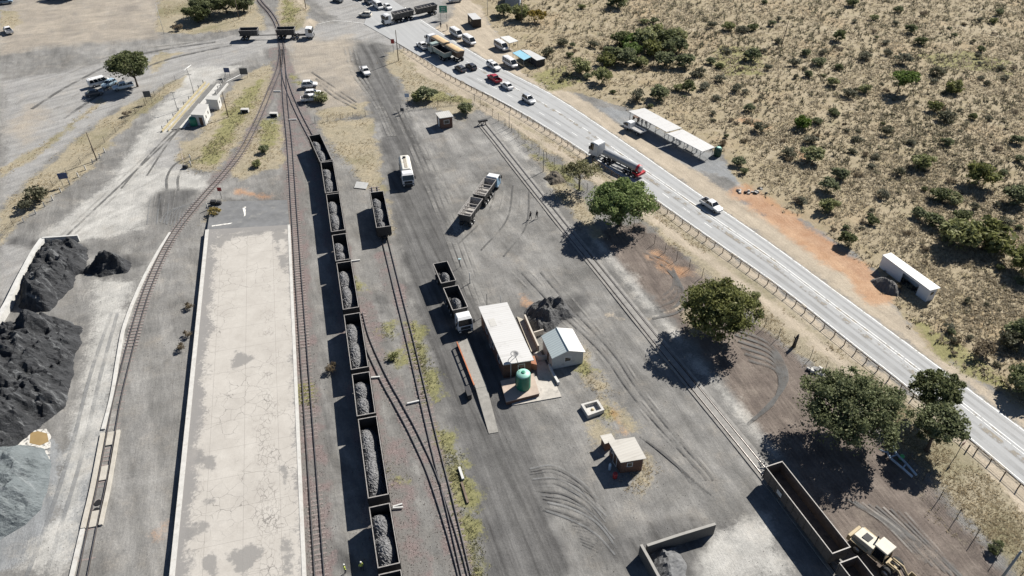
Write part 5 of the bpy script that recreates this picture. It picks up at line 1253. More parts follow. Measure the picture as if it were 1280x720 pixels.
def opening(t, q, i, f, w, z0, z1, name, m, frame=None):
    """door or window on wall side i of footprint q, centred at fraction f"""
    a, b = Vector(q[i]), Vector(q[(i + 1) % len(q)]); a.z = b.z = 0; d = (b - a).normalized(); n = Vector((d.y, -d.x, 0)); c = sum((Vector((p[0], p[1], 0)) for p in q), Vector()) / len(q)
    if n.dot(a - c) < 0: n = -n
    p = a.lerp(b, f)
    def bx(u0, u1, z0_, z1_, d0, d1, mm, mb):
        return mb.hexa([(p + d * u + n * k).to_tuple()[:2] + (z0_,) for u, k in ((u0, d0), (u1, d0), (u1, d1), (u0, d1))], [(p + d * u + n * k).to_tuple()[:2] + (z1_,) for u, k in ((u0, d0), (u1, d0), (u1, d1), (u0, d1))], mm)
    o = bx(-w / 2, w / 2, z0, z1, -.02, .02, m, MB()).obj(name, t)
    if frame:
        mb = MB()
        for s in (-1, 1): bx(s * w / 2 - .04, s * w / 2 + .04, z0 - .05, z1 + .05, .0, .05, frame, mb)
        bx(-w / 2 + .042, w / 2 - .042, z1 - .03, z1 + .05, 0, .048, frame, mb); bx(-w / 2 + .042, w / 2 - .042, z0 - .05, z0 + .02, 0, .06, frame, mb)
        mb.obj(name + '_frame', o)
    return o
# main weighbridge building, flat white roof on brown brick
RP = [(598, 383.3), (634, 377.6), (667.5, 450), (629, 456)]; ZR = 3.3
c0 = G(632, 430); rzB = math.atan2(*(G(629, 456, ZR) - G(598, 383.3, ZR)).to_tuple()[1::-1])
bld = thing('brick_building', 'long brown brick building with flat white roof, green tank at its near end', 'building', c0, rzB)
q = quad_local(RP, [ZR + .12, ZR, ZR - .0, ZR + .12], c0, rzB); rf = slab(MB(), q, .14, SHW).obj('roof', bld)
qw = shrink(q, .55); wall_body(qw, -.05, [v[2] - .15 for v in q], BRICK, bld)
for f in (.2, .45, .75): opening(bld, qw, 3, f, 1.1, 1.2, 2.2, 'window', GLASS, FRAMEW)
opening(bld, qw, 3, .58, .95, 0.05, 2.1, 'door', DOORM, FRAMEW); opening(bld, qw, 2, .35, 1.0, 1.2, 2.2, 'window', GLASS, FRAMEW); opening(bld, qw, 1, .5, 1.2, 1.2, 2.2, 'window', GLASS, FRAMEW)
Q = [Vector(v) for v in q]
def onroof(u, v): p = (Q[0].lerp(Q[1], u)).lerp(Q[3].lerp(Q[2], u), v); return (p.x, p.y, p.z + .025)
slab(MB(), [onroof(.12, .25), onroof(.34, .24), onroof(.34, .37), onroof(.12, .38)], .02, SHG).obj('skylight', rf)
dr = MB(); dr.tube([(q[3][0] - .1, q[3][1] * .55, 0), (q[3][0] - .1, q[3][1] * .55, ZR - .1)], .05, FRAMEW); dr.obj('downpipe', bld)
orange = quad_local([(663, 452), (668, 452), (671, 463), (663, 461)], .0, c0, rzB); MB().prism([p[:2] for p in orange], 0, 1.2, BRICK2).obj('side_wall', bld)
# satellite dish on the roof
p = G(643, 449, ZR + .12); ds = thing('satellite_dish', 'grey satellite dish lying on its tripod on the white roof', 'satellite dish', p, rzB)
mb = MB()
for a in (0.3, 2.4, 4.5): mb.tube([(math.cos(a) * .9, math.sin(a) * .9, .0), (0, 0, 1.1)], .045, STEELP, 5)
mb.obj('tripod', ds); MB().lathe([(.1, .9), (.4, .98), (.62, 1.15), (.6, 1.17), (.38, 1.02), (.1, .95)], (.1, 0, .1), STEELP, 16).obj('dish', ds)
# plinth, apron and tank
ap = MB(); app = XY([(640, 507), (702, 496), (676, 440), (667, 440), (672, 470), (636, 480)]); ap.prism([tuple(p) for p in app], -.1, .06, CONC); tag(ap.obj('pavement_apron'), kind='structure')
p = G(653, 482); pl = thing('tank_plinth', 'raised brick and concrete plinth under the green water tank', 'plinth', p, rzB)
qq = quad_local([(633, 502), (674, 491.5), (666, 467), (626, 476)], .7, p, rzB); MB().prism([v[:2] for v in qq], -.05, .6, BRICK).obj('base', pl); slab(MB(), [(v[0] * 1.02, v[1] * 1.02, .7) for v in qq], .098, M('worn_brick_paving', (0.36, 0.29, 0.24), .15, 1, .9)).obj('top_slab', pl)
p = G(654, 483.5, .7); tk = thing('water_tank', 'large green ribbed water tank standing on the brick plinth', 'water tank', p)
prof = [(1.0, 0)]
for k in range(9): prof += [(1.08, .15 + k * .28), (1.02, .29 + k * .28)]
prof += [(1.06, 2.65)]
MB().lathe(prof, (0, 0, 0), GREENP, 24).obj('body', tk)
MB().lathe([(1.06, 2.652), (.95, 2.8), (.45, 2.98), (.3, 3.0)], (0, 0, 0), MINT, 24).lathe([(.3, 3.0), (.3, 3.08), (.26, 3.1)], (0, 0, 0), GREENP, 14).obj('lid', tk)
MB().tube([(-1.1, .2, 0), (-1.1, .2, 2.5), (-.6, .2, 2.95)], .05, CHASSIS, 6).obj('pipe', tk)
# walkway wall beside the main building
WALLC = M('cream_wall_cap', (0.42, 0.38, 0.33), .1, 1, .85)
p = G(658, 408); wk = thing('garden_wall', 'low cream wall along the walkway behind the flat white roof', 'wall', p)
MB().wall([np.array(G(*v)[:2]) - np.array(p[:2]) for v in [(656, 399), (664, 418), (673, 438)]], .25, -.05, 1.0, WALLC).obj('long_wall', wk)
MB().wall([np.array(G(*v)[:2]) - np.array(p[:2]) for v in [(667, 421), (679, 417.5)]], .22, -.05, 1.0, WALLC).obj('cross_wall', wk)
sl_ = MB().prism([tuple(v) for v in XY([(646, 396), (655, 400), (672, 438), (664, 440)])], -.05, .1, M('walkway_paving', (0.36, 0.33, 0.27), .12, 1, .9)); tag(sl_.obj('path_walkway'), kind='structure')
# curved wall by the shed
p = G(675, 449); cw = thing('garden_wall', 'short curved grey wall between the flat roof and the gabled shed', 'wall', p)
MB().wall([np.array(v) - np.array(p[:2]) for v in smooth_path(XY([(668, 447), (674, 450), (682, 449), (689, 446)]), 4)], .2, -.05, .9, PLG).obj('wall_body', cw)
MB().wall([np.array(v) - np.array(p[:2]) for v in XY([(686, 458), (691, 469), (698, 481)])], .35, -.05, .55, PLAST).obj('low_wall', cw)
# gabled shed
c0 = G(703, 440); rzS = math.atan2(*(G(690, 448.5, 2.5) - G(676, 420, 2.5)).to_tuple()[1::-1])
sh = thing('gabled_shed', 'small gabled shed, one roof slope white and one pale blue', 'shed', c0, rzS)
ridge = quad_local([(695.6, 409.4), (710.6, 438.5)], 3.6, c0, rzS); le = quad_local([(676.5, 420), (690, 448.5)], 2.55, c0, rzS); re = quad_local([(715.6, 410.8), (731.9, 440)], 2.55, c0, rzS)
def gable(t, le, re, ridge, ml, mr, wm, over=.3, th=.1):
    rt = MB()
    for e, m in ((le, ml), (re, mr)):
        top = [e[0], e[1], ridge[1], ridge[0]]
        rt.hexa([(p[0], p[1], p[2] - th) for p in top], top, m)
    r_ = rt.obj('roof', t)
    MB().tube([(*ridge[0][:2], ridge[0][2] + .02), (*ridge[1][:2], ridge[1][2] + .02)], .09, ml, 6).obj('ridge_cap', r_)
    u = (Vector(ridge[1]) - Vector(ridge[0])).normalized()
    a = [Vector(le[0]) + u * over, Vector(le[1]) - u * over, Vector(re[1]) - u * over, Vector(re[0]) + u * over]; r0, r1 = Vector(ridge[0]) + u * over, Vector(ridge[1]) - u * over
    for i in (0, 1): 
        pass
    cx = (r0 + r1) / 2
    ins = lambda p: (p.x + (cx.x - p.x) * 0, p.y + (cx.y - p.y) * .07)
    A = [ins(p) for p in a]; zt = le[0][2] - th - .02; zr = ridge[0][2] - th - .02
    vs = [(*A[0], -.05), (*A[1], -.05), (*A[2], -.05), (*A[3], -.05), (*A[0], zt), (*A[1], zt), (*A[2], zt), (*A[3], zt), (r0.x, r0.y, zr), (r1.x, r1.y, zr)]
    MB().add(vs, [(3, 2, 1, 0), (0, 1, 5, 4), (2, 3, 7, 6), (1, 2, 6, 9, 5), (3, 0, 4, 8, 7), (4, 5, 9, 8), (6, 7, 8, 9)], wm).obj('wall', t)
    return [(*A[0], 0), (*A[1], 0), (*A[2], 0), (*A[3], 0)]
qs = gable(sh, le, re, ridge, SHB, SHW, PLG); opening(sh, qs, 1, .5, 1.0, 1.1, 2.0, 'window', GLASS, FRAMEW); opening(sh, qs, 0, .6, .9, .0, 2.0, 'door', DOORM, FRAMEW)
# brick hut with lean-to
c0 = G(784, 580); rzH = math.atan2(*(G(776, 578.3, 2.7) - G(760, 551.3, 2.7)).to_tuple()[1::-1])
ht = thing('brick_hut', 'small brown brick hut with cream roof standing alone in the yard', 'hut', c0, rzH)
q = quad_local([(760, 551.3), (793, 546), (808, 573), (776, 578.3)], [2.6, 2.75, 2.75, 2.6], c0, rzH); slab(MB(), q, .1, SHC).obj('roof', ht); qw = shrink(q, .3); wall_body(qw, -.05, [v[2] - .11 for v in q], BRICK, ht)
opening(ht, qw, 3, .5, .9, 0, 2.0, 'door', DOORM, FRAMEW); opening(ht, qw, 3, .82, .5, 1.2, 1.8, 'window', GLASS, FRAMEW); opening(ht, qw, 2, .6, .7, 1.2, 1.9, 'window', GLASS, FRAMEW)
q = quad_local([(750, 544.5), (764, 541.5), (769, 550), (756, 555)], 1.7, c0, rzH); slab(MB(), q, .08, SHC).obj('annex_roof', ht); wall_body(shrink(q, .2), -.05, 1.61, BRICK, ht, 'annex_wall')
p = G(768.5, 597); br_ = thing('oil_drum', 'red drum standing in the shade of the brick hut', 'drum', p); MB().lathe([(.28, 0), (.3, .05), (.29, .3), (.31, .32), (.29, .34), (.29, .58), (.31, .6), (.29, .62), (.3, .86), (.26, .88)], (0, 0, 0), M('red_drum', (0.35, .03, .03), .2, 2, .5), 14).obj('barrel', br_)
p = G(762, 587); gc = thing('gas_cylinder', 'pale blue gas cylinder beside the red drum', 'gas cylinder', p); MB().lathe([(.17, 0), (.19, .04), (.19, 1.0), (.1, 1.2), (.05, 1.22), (.05, 1.34)], (0, 0, 0), M('pale_blue_cylinder', (0.35, .45, .55), .15, 2, .5), 12).obj('bottle', gc)
# guardhouse by the gate
c0 = G(556, 153); rzG = math.atan2(*(G(567, 145.5, 2.7) - G(549.5, 148, 2.7)).to_tuple()[1::-1])
gh = thing('guard_house', 'small brick guard house with pale roof by the haul road fence', 'guard house', c0, rzG)
q = quad_local([(543.7, 141), (561, 138), (567, 145.5), (549.5, 148)], [2.6, 2.6, 2.8, 2.8], c0, rzG); slab(MB(), q, .12, SHG).obj('roof', gh); qw = shrink(q, .3); wall_body(qw, -.05, [v[2] - .13 for v in q], BRICK, gh)
opening(gh, qw, 2, .5, 1.2, 1.1, 2.0, 'window', GLASS, FRAMEW); opening(gh, qw, 3, .5, .9, 0, 2.0, 'door', FRAMEW, FRAMEW)
# weighbridge office on the left, white annex
c0 = G(255, 147); rzO = math.atan2(*(G(238, 143, 2.7) - G(248, 129.4, 2.7)).to_tuple()[1::-1])
of = thing('weighbridge_office', 'white weighbridge office with grey roof and a small green tank', 'office', c0, rzO)
q = quad_local([(248, 129.4), (260.6, 130), (254.2, 144), (237.5, 143)], 2.7, c0, rzO); slab(MB(), q, .1, SHG).obj('roof', of); qw = shrink(q, .12); wall_body(qw, -.05, 2.59, PLAST, of)
opening(of, qw, 1, .3, .7, 1.1, 1.8, 'window', GLASS); opening(of, qw, 1, .7, .7, 1.1, 1.8, 'window', GLASS); opening(of, qw, 2, .3, .8, 0, 2.0, 'door', DOORM)
c0 = G(267, 135); an = thing('white_shed', 'little white box shed behind the weighbridge office', 'shed', c0, rzO)
q = quad_local([(258, 120), (275, 119), (272, 125), (256.5, 124)], 2.5, c0, rzO); slab(MB(), q, .1, SHG).obj('roof', an); qw = shrink(q, .1); wall_body(qw, -.05, 2.39, PLAST, an); opening(an, qw, 1, .5, .5, 1.1, 1.7, 'window', GLASS)
p = G(243, 156); tk2 = thing('water_tank', 'small green water tank in the shade of the weighbridge office', 'water tank', p)
MB().lathe([(.85, 0), (.9, .1), (.9, 1.7), (.7, 1.95), (.2, 2.05)], (0, 0, 0), GREENP, 18).obj('body', tk2); MB().lathe([(.2, 2.05), (.2, 2.14), (.15, 2.16)], (0, 0, 0), MINT, 12).obj('lid', tk2)
# open market roofs on the right
def canopy(label, pix, z, nm='market_roof', posts=5, mat_=None):
    c = sum((G(*p, 0) for p in pix), Vector()) / 4; rz = math.atan2(*(G(*pix[3], z) - G(*pix[0], z)).to_tuple()[1::-1])
    t = thing(nm, label, 'canopy', c, rz); q = quad_local(pix, z, c, rz); slab(MB(), q, .1, mat_ or SHW).obj('roof', t)
    for i in range(posts):
        f = .03 + .94 * i / (posts - 1)
        for a, b in ((0, 3), (1, 2)):
            p = Vector(q[a]).lerp(Vector(q[b]), f) * .97; MB().tube([(p.x, p.y, -.05), (p.x, p.y, z - .1)], .06, STEELP, 6).obj('post', t)
    for a, b in ((0, 3), (1, 2)): MB().tube([(*(Vector(q[a]) * .97)[:2], z - .16), (*(Vector(q[b]) * .97)[:2], z - .16)], .06, STEELP, 5).obj('beam', t)
    return t, q
cn1, q1 = canopy('longer white market roof on posts, the one beyond its twin', [(785.6, 138.8), (805.6, 135), (852.5, 160), (833.5, 165)], 2.6)
cn2, q2 = canopy('shorter white market roof on posts beside the dark green tank', [(833.8, 166.8), (853, 161.5), (894, 184), (878, 189.5)], 2.5)
p = G(896.5, 194); tk3 = thing('water_tank', 'dark green tank at the end of the market roofs', 'water tank', p); MB().lathe([(.8, 0), (.85, .1), (.85, 1.6), (.6, 1.85), (.15, 1.9)], (0, 0, 0), M('dark_green_plastic', (0.012, .05, .03), .2, 1.5, .5), 16).obj('body', tk3); MB().lathe([(.62, 1.86), (.2, 1.96)], (0, 0, 0), MINT, 14).obj('lid', tk3)
for (px, py), (w_, d_, h_), lb in (((846, 178), (2.2, .8, .8), 'white counter under the gap between the market roofs'), ((865, 187), (3.0, .5, .9), 'long pale counter under the shorter market roof'), ((795, 150), (1.8, .8, .8), 'brown counter under the longer market roof')):
    p = G(px, py); t = thing('market_counter', lb, 'counter', p, ROADRZ); mm = DOORM if 'brown' in lb else PLAST
    MB().box(-w_ / 2, w_ / 2, -d_ / 2, d_ / 2, h_ - .06, h_, mm).obj('top', t)
    for s in (-1, 1): MB().box(s * (w_ / 2 - .1) - .05, s * (w_ / 2 - .1) + .05, -d_ / 2 + .05, d_ / 2 - .05, -.03, h_ - .062, mm).obj('leg', t)
# white roadside container with open middle
pixc = [(1103, 318.5), (1113.8, 315.6), (1176, 359.8), (1163, 363.2)]
c0 = G(1137, 346); zc = 2.6; rzC = math.atan2(*(G(1163, 363.2, zc) - G(1103, 318.5, zc)).to_tuple()[1::-1])
ct = thing('roadside_kiosk', 'long white container kiosk with an open dark front by the road', 'kiosk', c0, rzC)
q = quad_local(pixc, zc, c0, rzC); slab(MB(), q, .1, SHW).obj('roof', ct)
CW = M('grey_white_panel', (0.60, 0.62, 0.65), .06, .8, .6)
x0, x1 = q[0][0] + .1, q[3][0] - .1; y0, y1 = sorted((q[0][1] + (.1 if q[1][1] > q[0][1] else -.1), q[1][1] + (-.1 if q[1][1] > q[0][1] else .1)))
front = y0 if q[1][1] > q[0][1] else y1; s = 1 if front == y0 else -1
xa, xb = x0 + (x1 - x0) * .46, x0 + (x1 - x0) * .80; th = .12
def bxs(mb, a, b, c, d, e, f, m): return mb.box(min(a, b), max(a, b), min(c, d), max(c, d), e, f, m)
w = MB(); bxs(w, x0, xa, front, front + s * th, 0, zc - .1, CW); bxs(w, xb, x1, front, front + s * th, 0, zc - .1, CW); bxs(w, xa, xb, front, front + s * th, zc - .5, zc - .102, CW)
back = y1 if front == y0 else y0; bxs(w, x0, x1, back - s * th, back, 0, zc - .1, CW)
for xx in (x0, x1 - th): bxs(w, xx, xx + th, front + s * th, back - s * th, 0, zc - .102, CW)
bxs(w, x0 + th, x1 - th, front + s * th, back - s * th, -.03, .05, CHASSIS); w.obj('wall', ct)
bxs(MB(), x1 - .01, x1 + .012, (y0 + y1) / 2 - .35, (y0 + y1) / 2 + .35, 1.3, 1.9, GLASS).obj('window', ct)
# kiosks and shelters by the junction
def small_box(name, label, cat, roofpix, z, wallm, roofm, win=False, inset=.15):
    c = sum((G(*p) for p in roofpix), Vector()) / 4; c = G(*(np.mean(roofpix, 0) + np.array((0, 5)))); rz = math.atan2(*(G(*roofpix[3], z) - G(*roofpix[0], z)).to_tuple()[1::-1])
    t = thing(name, label, cat, c, rz); q = quad_local(roofpix, z, c, rz); slab(MB(), q, .1, roofm).obj('roof', t); qw = shrink(q, inset); wall_body(qw, -.05, z - .11, wallm, t)
    if win: opening(t, qw, 3, .5, 1.4, 1.0, 1.9, 'window', GLASS)
    return t
small_box('kiosk', 'dark brown kiosk with white roof on the sandy verge', 'kiosk', [(584, 17), (594, 16), (602, 23.5), (591, 24.5)], 2.5, M('dark_brown_board', (.035, .025, .02), .3, 1, .8), SHW, True)
small_box('building', 'blue grey building cut by the top edge behind the bushes', 'building', [(632, -14), (652, -14), (650, -2), (631, -1)], 3.2, M('blue_grey_wall', (.22, .26, .32), .1, 1, .8), SHG)
cnv = M('white_tarpaulin', (.48, .48, .465), .1, 1, .7, dirt=(.36, .35, .33)); blu = M('pale_blue_tarpaulin', (.19, .38, .48), .1, 1, .6)
canopy('white tarpaulin shelter beside the brush behind a minibus', [(625, 46), (636, 44.5), (648, 51), (637, 54)], 2.2, 'tarpaulin_shelter', 3, cnv)
canopy('pale blue awning of the roadside stall', [(640.5, 66), (650, 62.5), (664, 71), (655, 75)], 2.2, 'stall_awning', 3, blu)
small_box('stall', 'white roofed roadside stall under the bushes next to the blue awning', 'stall', [(651, 62), (662, 62.5), (682, 73), (671, 75.5)], 2.1, M('dark_stall_side', (.03, .03, .035), .3, 1, .8), SHW)
# ------------------------------------------------------------------ YARD STRUCTURES
# raised weighbridge deck and its rail in front of the loaded tipper
DUSTC2 = M('worn_deck_concrete', (0.24, 0.23, 0.21), 0.2, 0.9, 0.9, dirt=(0.19, 0.18, 0.165), bump=0.3)
dk = thing('weighbridge_deck', 'narrow concrete weighbridge deck beside the long brick building', 'weighbridge', G(590, 460), 0)
o0 = Vector(dk.location)
dp = XY([(573, 432), (585, 426), (608.5, 486), (595, 489)]) - np.array(o0[:2]); MB().prism([tuple(p) for p in dp], -.05, .55, DUSTC2).obj('deck', dk)
rp_ = XY([(595, 489.2), (608.6, 486.2), (623, 540), (611, 542)]) - np.array(o0[:2]); a = [tuple(p) for p in rp_]
MB().hexa([(*p, -.08) for p in a], [(*a[0], .548), (*a[1], .548), (*a[2], .0), (*a[3], .0)], DUSTC2).obj('ramp', dk)
rl_ = XY([(571.5, 433), (582, 459), (593, 487)]) - np.array(o0[:2])
MB().wall([p for p in rl_], .16, .85, 1.0, M('rusty_orange_rail', (.36, .12, .05), .3, 3, .7)).obj('rail', dk)
for p in resample(rl_, 1.5): MB().box(p[0] - .06, p[0] + .06, p[1] - .06, p[1] + .06, -.05, .85, STEELP).obj('rail_post', dk)
bx_ = G(585.5, 494); cbx = thing('control_box', 'black steel cabinet at the foot of the weighbridge ramp', 'cabinet', bx_, rzB); MB().box(-.9, .9, -.3, .3, 0, .9, BLK).obj('casing', cbx, bevel=.03); MB().box(-.95, .95, -.35, .35, .9, .96, CHASSIS).obj('lid', cbx)
# bunker walls
BW = M('shaded_bunker_concrete', (0.09, 0.086, 0.08), .2, .8, .9, dirt=(.07, .068, .066), bump=.2); BT = M('sunlit_wall_top', (.27, .26, .24), .1, 1, .85)  # shade painted into the dark wall faces, sunlight into the lighter top
def bunker(label, pix, z):
    v = [G(*p, z) for p in pix]; t = thing('bunker_wall', label, 'wall', (v[0].x, v[0].y, 0)); pts = [np.array((a.x - v[0].x, a.y - v[0].y)) for a in v]
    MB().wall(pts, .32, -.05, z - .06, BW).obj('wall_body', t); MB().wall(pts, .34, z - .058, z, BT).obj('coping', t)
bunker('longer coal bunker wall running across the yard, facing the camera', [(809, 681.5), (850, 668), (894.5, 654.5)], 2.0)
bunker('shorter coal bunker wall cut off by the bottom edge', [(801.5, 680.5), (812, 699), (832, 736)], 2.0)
# concrete trough
p = G(741, 514); tr = thing('concrete_trough', 'square open concrete trough in the middle of the yard', 'trough', p)
oq = [np.array(G(*v, .7)[:2]) - np.array(p[:2]) for v in [(726, 505), (747.5, 499.3), (755.5, 512), (735, 519.5)]]; oc = sum(oq) / 4
mb = MB(); iq = [v + (oc - v) * .26 for v in oq]
vs = [(*v, -.05) for v in oq] + [(*v, .7) for v in oq] + [(*v, .7) for v in iq] + [(*v, .15) for v in iq]
mb.add(vs, [(i, (i + 1) % 4, 4 + (i + 1) % 4, 4 + i) for i in range(4)] + [(4 + i, 4 + (i + 1) % 4, 8 + (i + 1) % 4, 8 + i) for i in range(4)] + [(8 + i, 8 + (i + 1) % 4, 12 + (i + 1) % 4, 12 + i) for i in range(4)] + [(12, 13, 14, 15), (3, 2, 1, 0)], WHITEC); mb.obj('basin', tr)
MB().lathe([(.25, .16), (.2, .3), (.05, .36)], (oc[0], oc[1], 0), M('sand_clump', (.4, .33, .2), .2, 2, .9), 8).obj('silt', tr)
# left weighbridge: deck, yellow barrier, white kerb
YEL = M('faded_yellow_steel', (.42, .36, .22), .12, 2, .6, dirt=(.30, .26, .18)); DKST = M('deck_plate', (.14, .138, .132), .2, 1, .7)
wb = thing('weighbridge', 'old weighbridge with pale yellow barriers beside the white office', 'weighbridge', G(237, 130)); o0 = np.array(wb.location[:2])
A0, A1 = XY([(203, 165), (257, 104)]); dirn = (A1 - A0) / np.hypot(*(A1 - A0)); nr = np.array((dirn[1], -dirn[0]))
def strip(off, w, z0, z1, m, nm, a=0.0, b=1.0): return MB().wall([A0 + (A1 - A0) * a + nr * off - o0, A0 + (A1 - A0) * b + nr * off - o0], w, z0, z1, m).obj(nm, wb)
strip(0, .14, .0, .5, YEL, 'barrier'); strip(1.2, .14, 0, .4, YEL, 'barrier', .02, .98); strip(2.25, 1.3, -.05, .08, DKST, 'deck', .05, .97); strip(3.7, 1.3, -.05, .1, WHITEC, 'deck_edge', .08, .99); strip(4.9, 1.0, -.05, .08, DKST, 'deck', .1, .97); strip(5.9, .35, -.05, .35, WHITEC, 'kerb', .22, .99)
for k in range(9):
    p = A0 + (A1 - A0) * (.03 + .118 * k) - nr * .25 - o0; MB().box(p[0] - .07, p[0] + .07, p[1] - .07, p[1] + .07, -.02, 1.15, STEELP).obj('post', wb)
# ------------------------------------------------------------------ FENCES, BARRIERS, POSTS
FPOST = M('dark_fence_steel', (.06, .055, .05), .3, 3, .7); WIRE = M('fence_wire', (.07, .065, .06), .2, 3, .6, .4); TIMB = M('guard_rail_timber', (.12, .085, .06), .3, 3, .9)
def fence(label, pix, h, step, group='wire fences', wires=7, r=.012, postr=.045, mat_=None):
    path = resample(XY(pix), step); t = thing('wire_fence', label, 'fence', (*path[0], 0), 0, group); o = path[0]
    for p in path: 
        q = p - o; lx, ly = rng.uniform(-.05, .05), rng.uniform(-.05, .05)
        MB().tube([(q[0], q[1], -.1), (q[0] + lx, q[1] + ly, h + .05)], postr, mat_ or FPOST, 5).obj('fence_post', t)
    mb = MB()
    for k in range(wires):
        z = .1 + (h - .15) * k / (wires - 1); mb.tube([(*(p - o), z + (rng.uniform(-.03, .03))) for p in path], r, WIRE, 3, cap=False)
    P2 = resample(path, .45)
    for i in range(0, len(P2) - 1):
        a, b = P2[i] - o, P2[i + 1] - o; mb.tube([(*a, .1), (*b, h - .05)], .006, WIRE, 3, cap=False); mb.tube([(*b, .1), (*a, h - .05)], .006, WIRE, 3, cap=False)
    mb.obj('wire_mesh', t)
fence('long security fence between the yard and the main road verge', [(593, 127), (635, 161), (679, 197), (740, 245), (787, 281), (837, 320), (880, 348), (967, 418), (1002, 443), (1025, 457), (1100, 540), (1160, 608), (1192, 644.5), (1215, 670), (1240, 693), (1272, 725)], 2.0, 3.0)
fence('short security fence from the guard house corner towards the haul road', [(501, 139), (545, 133), (593, 127)], 1.8, 3.0)
fence('low fence across the dry grass above the single siding', [(394, 153), (425, 149), (457, 145)], 1.4, 2.6, wires=5)
fence('old wire fence through the grass verge on the far left', [(0, 300), (30, 268), (60, 238), (100, 205), (140, 170), (178, 134), (210, 106), (235, 92)], 1.4, 4.5, wires=4)
path = resample([p + (p - q) / np.hypot(*(p - q)) * 0 for p, q in zip(LR[22:238], RR[22:238])], 2.15); pth = []
for i, p in enumerate(path):
    d = path[min(i + 1, len(path) - 1)] - path[max(0, i - 1)]; n = np.array((-d[1], d[0])) / np.hypot(*d); pth.append(p - n * 1.15)
gr = thing('guard_rail', 'timber guard rail with many short posts along the main road', 'guard rail', (*pth[0], 0)); o = pth[0]
far_posts = MB()
for i, p in enumerate(pth):
    q = p - o; m_ = MB() if i >= len(pth) - 98 else far_posts
    m_.tube([(q[0], q[1], -.1), (q[0] + rng.uniform(-.06, .06), q[1] + rng.uniform(-.06, .06), 1.0)], .08, TIMB, 5)
    if m_ is not far_posts: m_.obj('rail_post', gr)
if far_posts.f: tag(far_posts.obj('rail_posts', gr), kind='stuff')
MB().tube([(*(p - o), .92) for p in pth], .05, TIMB, 4).tube([(*(p - o), .55) for p in pth], .02, WIRE, 3).obj('top_rail', gr)
bpost = MB().box(-.11, .11, -.11, .11, -.05, 1.0, WHITEC, .03).mesh('bollard')
first = None
for px, py in [(30, 277), (45, 267), (56, 258), (66, 250), (76, 240), (87, 230), (98, 221), (107, 212), (116, 204), (125, 197), (131, 190)]:
    o = bpy.data.objects.new('bollard', bpost); C.objects.link(o); o.location = G(px, py); o.rotation_euler = (0, 0, rng.uniform(0, 1)); tag(o, 'short pale concrete bollard in the row along the left verge', 'bollard', 'bollards along the left verge')
for px, py in [(273, 112), (276, 107), (279, 102), (282, 98), (270, 117)]:
    o = bpy.data.objects.new('bollard', bpost); C.objects.link(o); o.location = G(px, py); tag(o, 'short white bollard at the end of the old weighbridge', 'bollard', 'bollards at the old weighbridge')
for px, py, lb in [(239, 208, 'white post with rounded top beside the dark drum near the curved track'), (260, 262, 'white marker post beside the tufts at the platform ramp'), (238.5, 200, 'thin white post leaning by the tarmac island')]:
    t = thing('marker_post', lb, 'post', G(px, py)); MB().tube([(0, 0, -.05), (0, 0, 1.3)], .12, WHITEC, 8).obj('shaft', t); MB().lathe([(.12, 1.3), (.1, 1.38), (.03, 1.42)], (0, 0, 0), WHITEC, 8).obj('cap', t)
def pole(label, px, py, h, m=None, r=.13, lean=(0, 0), arm=True):
    t = thing('utility_pole', label, 'pole', G(px, py)); MB().tube([(0, 0, -.3), (lean[0], lean[1], h)], r, m or WOODP, 8, r2=r * .7).obj('shaft', t)
    if arm: MB().box(lean[0] - .6, lean[0] + .6, lean[1] - .05, lean[1] + .05, h - .55, h - .42, m or WOODP).obj('cross_arm', t)
pole('wooden pole at the grass corner where the haul road meets the junction', 498, 76, 8.4, arm=False); pole('leaning wooden pole on the far left verge', 121, 200, 6.6, arm=False); pole('thin steel pole left of the weighbridge, nearer one', 222, 138, 5, STEELP, .07); pole('thin steel pole left of the weighbridge, farther one', 242, 115, 5, STEELP, .07)
pole('wooden pole on the grass behind the white shed', 285.3, 146, 6.3, arm=False); pole('leaning bare pole out in the dry veld', 976, 60, 7.6, lean=(.5, 0), arm=False); pole('wooden pole by the dirt path at the top edge', 382.5, 11, 6.5, arm=False); pole('wooden pole in the bushes behind the brown kiosk', 652, 29, 7.5, arm=False); pole('thin pole beside the brown kiosk', 609.5, 19, 5.5, STEELP, .08)
pole('pale thin pole at the edge of the far grass patch', 205, 42, 8.5, TAPE, .07, arm=False); pole('dark pole before the trees at the top left', 299, 24, 6.0, arm=False); pole('steel fence pole behind the yard siding', 679, 214, 5.0, STEELP, .08, arm=False); pole('tall pale steel pole at the bottom right corner', 1243, 735, 7.5, M('galvanised_pole', (.22, .24, .25), .15, 2, .6, .2), .17, arm=False)
pole('white post standing in the yard right of the loaded tipper', 587.5, 354, 2.3, TAPE, .1, arm=False); pole('dark thin pole behind the white flat roof', 609, 392, 4.2, CHASSIS, .06, arm=False); pole('pale thin pole behind the white flat roof', 626, 391, 3.6, TAPE, .06, arm=False); pole('tall fence pole at the road bend', 636.5, 160, 4.5, STEELP, .07, arm=False)
lp = thing('yard_lamp', 'small yard lamp on a thin post in a ring of tyre tracks', 'lamp', G(575, 334)); MB().tube([(0, 0, -.05), (0, 0, 1.7)], .05, CHASSIS, 6).obj('post', lp); MB().box(-.25, .25, -.15, .15, 1.7, 1.85, M('pale_teal_lamp', (.3, .42, .44), .1, 2, .5)).obj('lamp_head', lp)
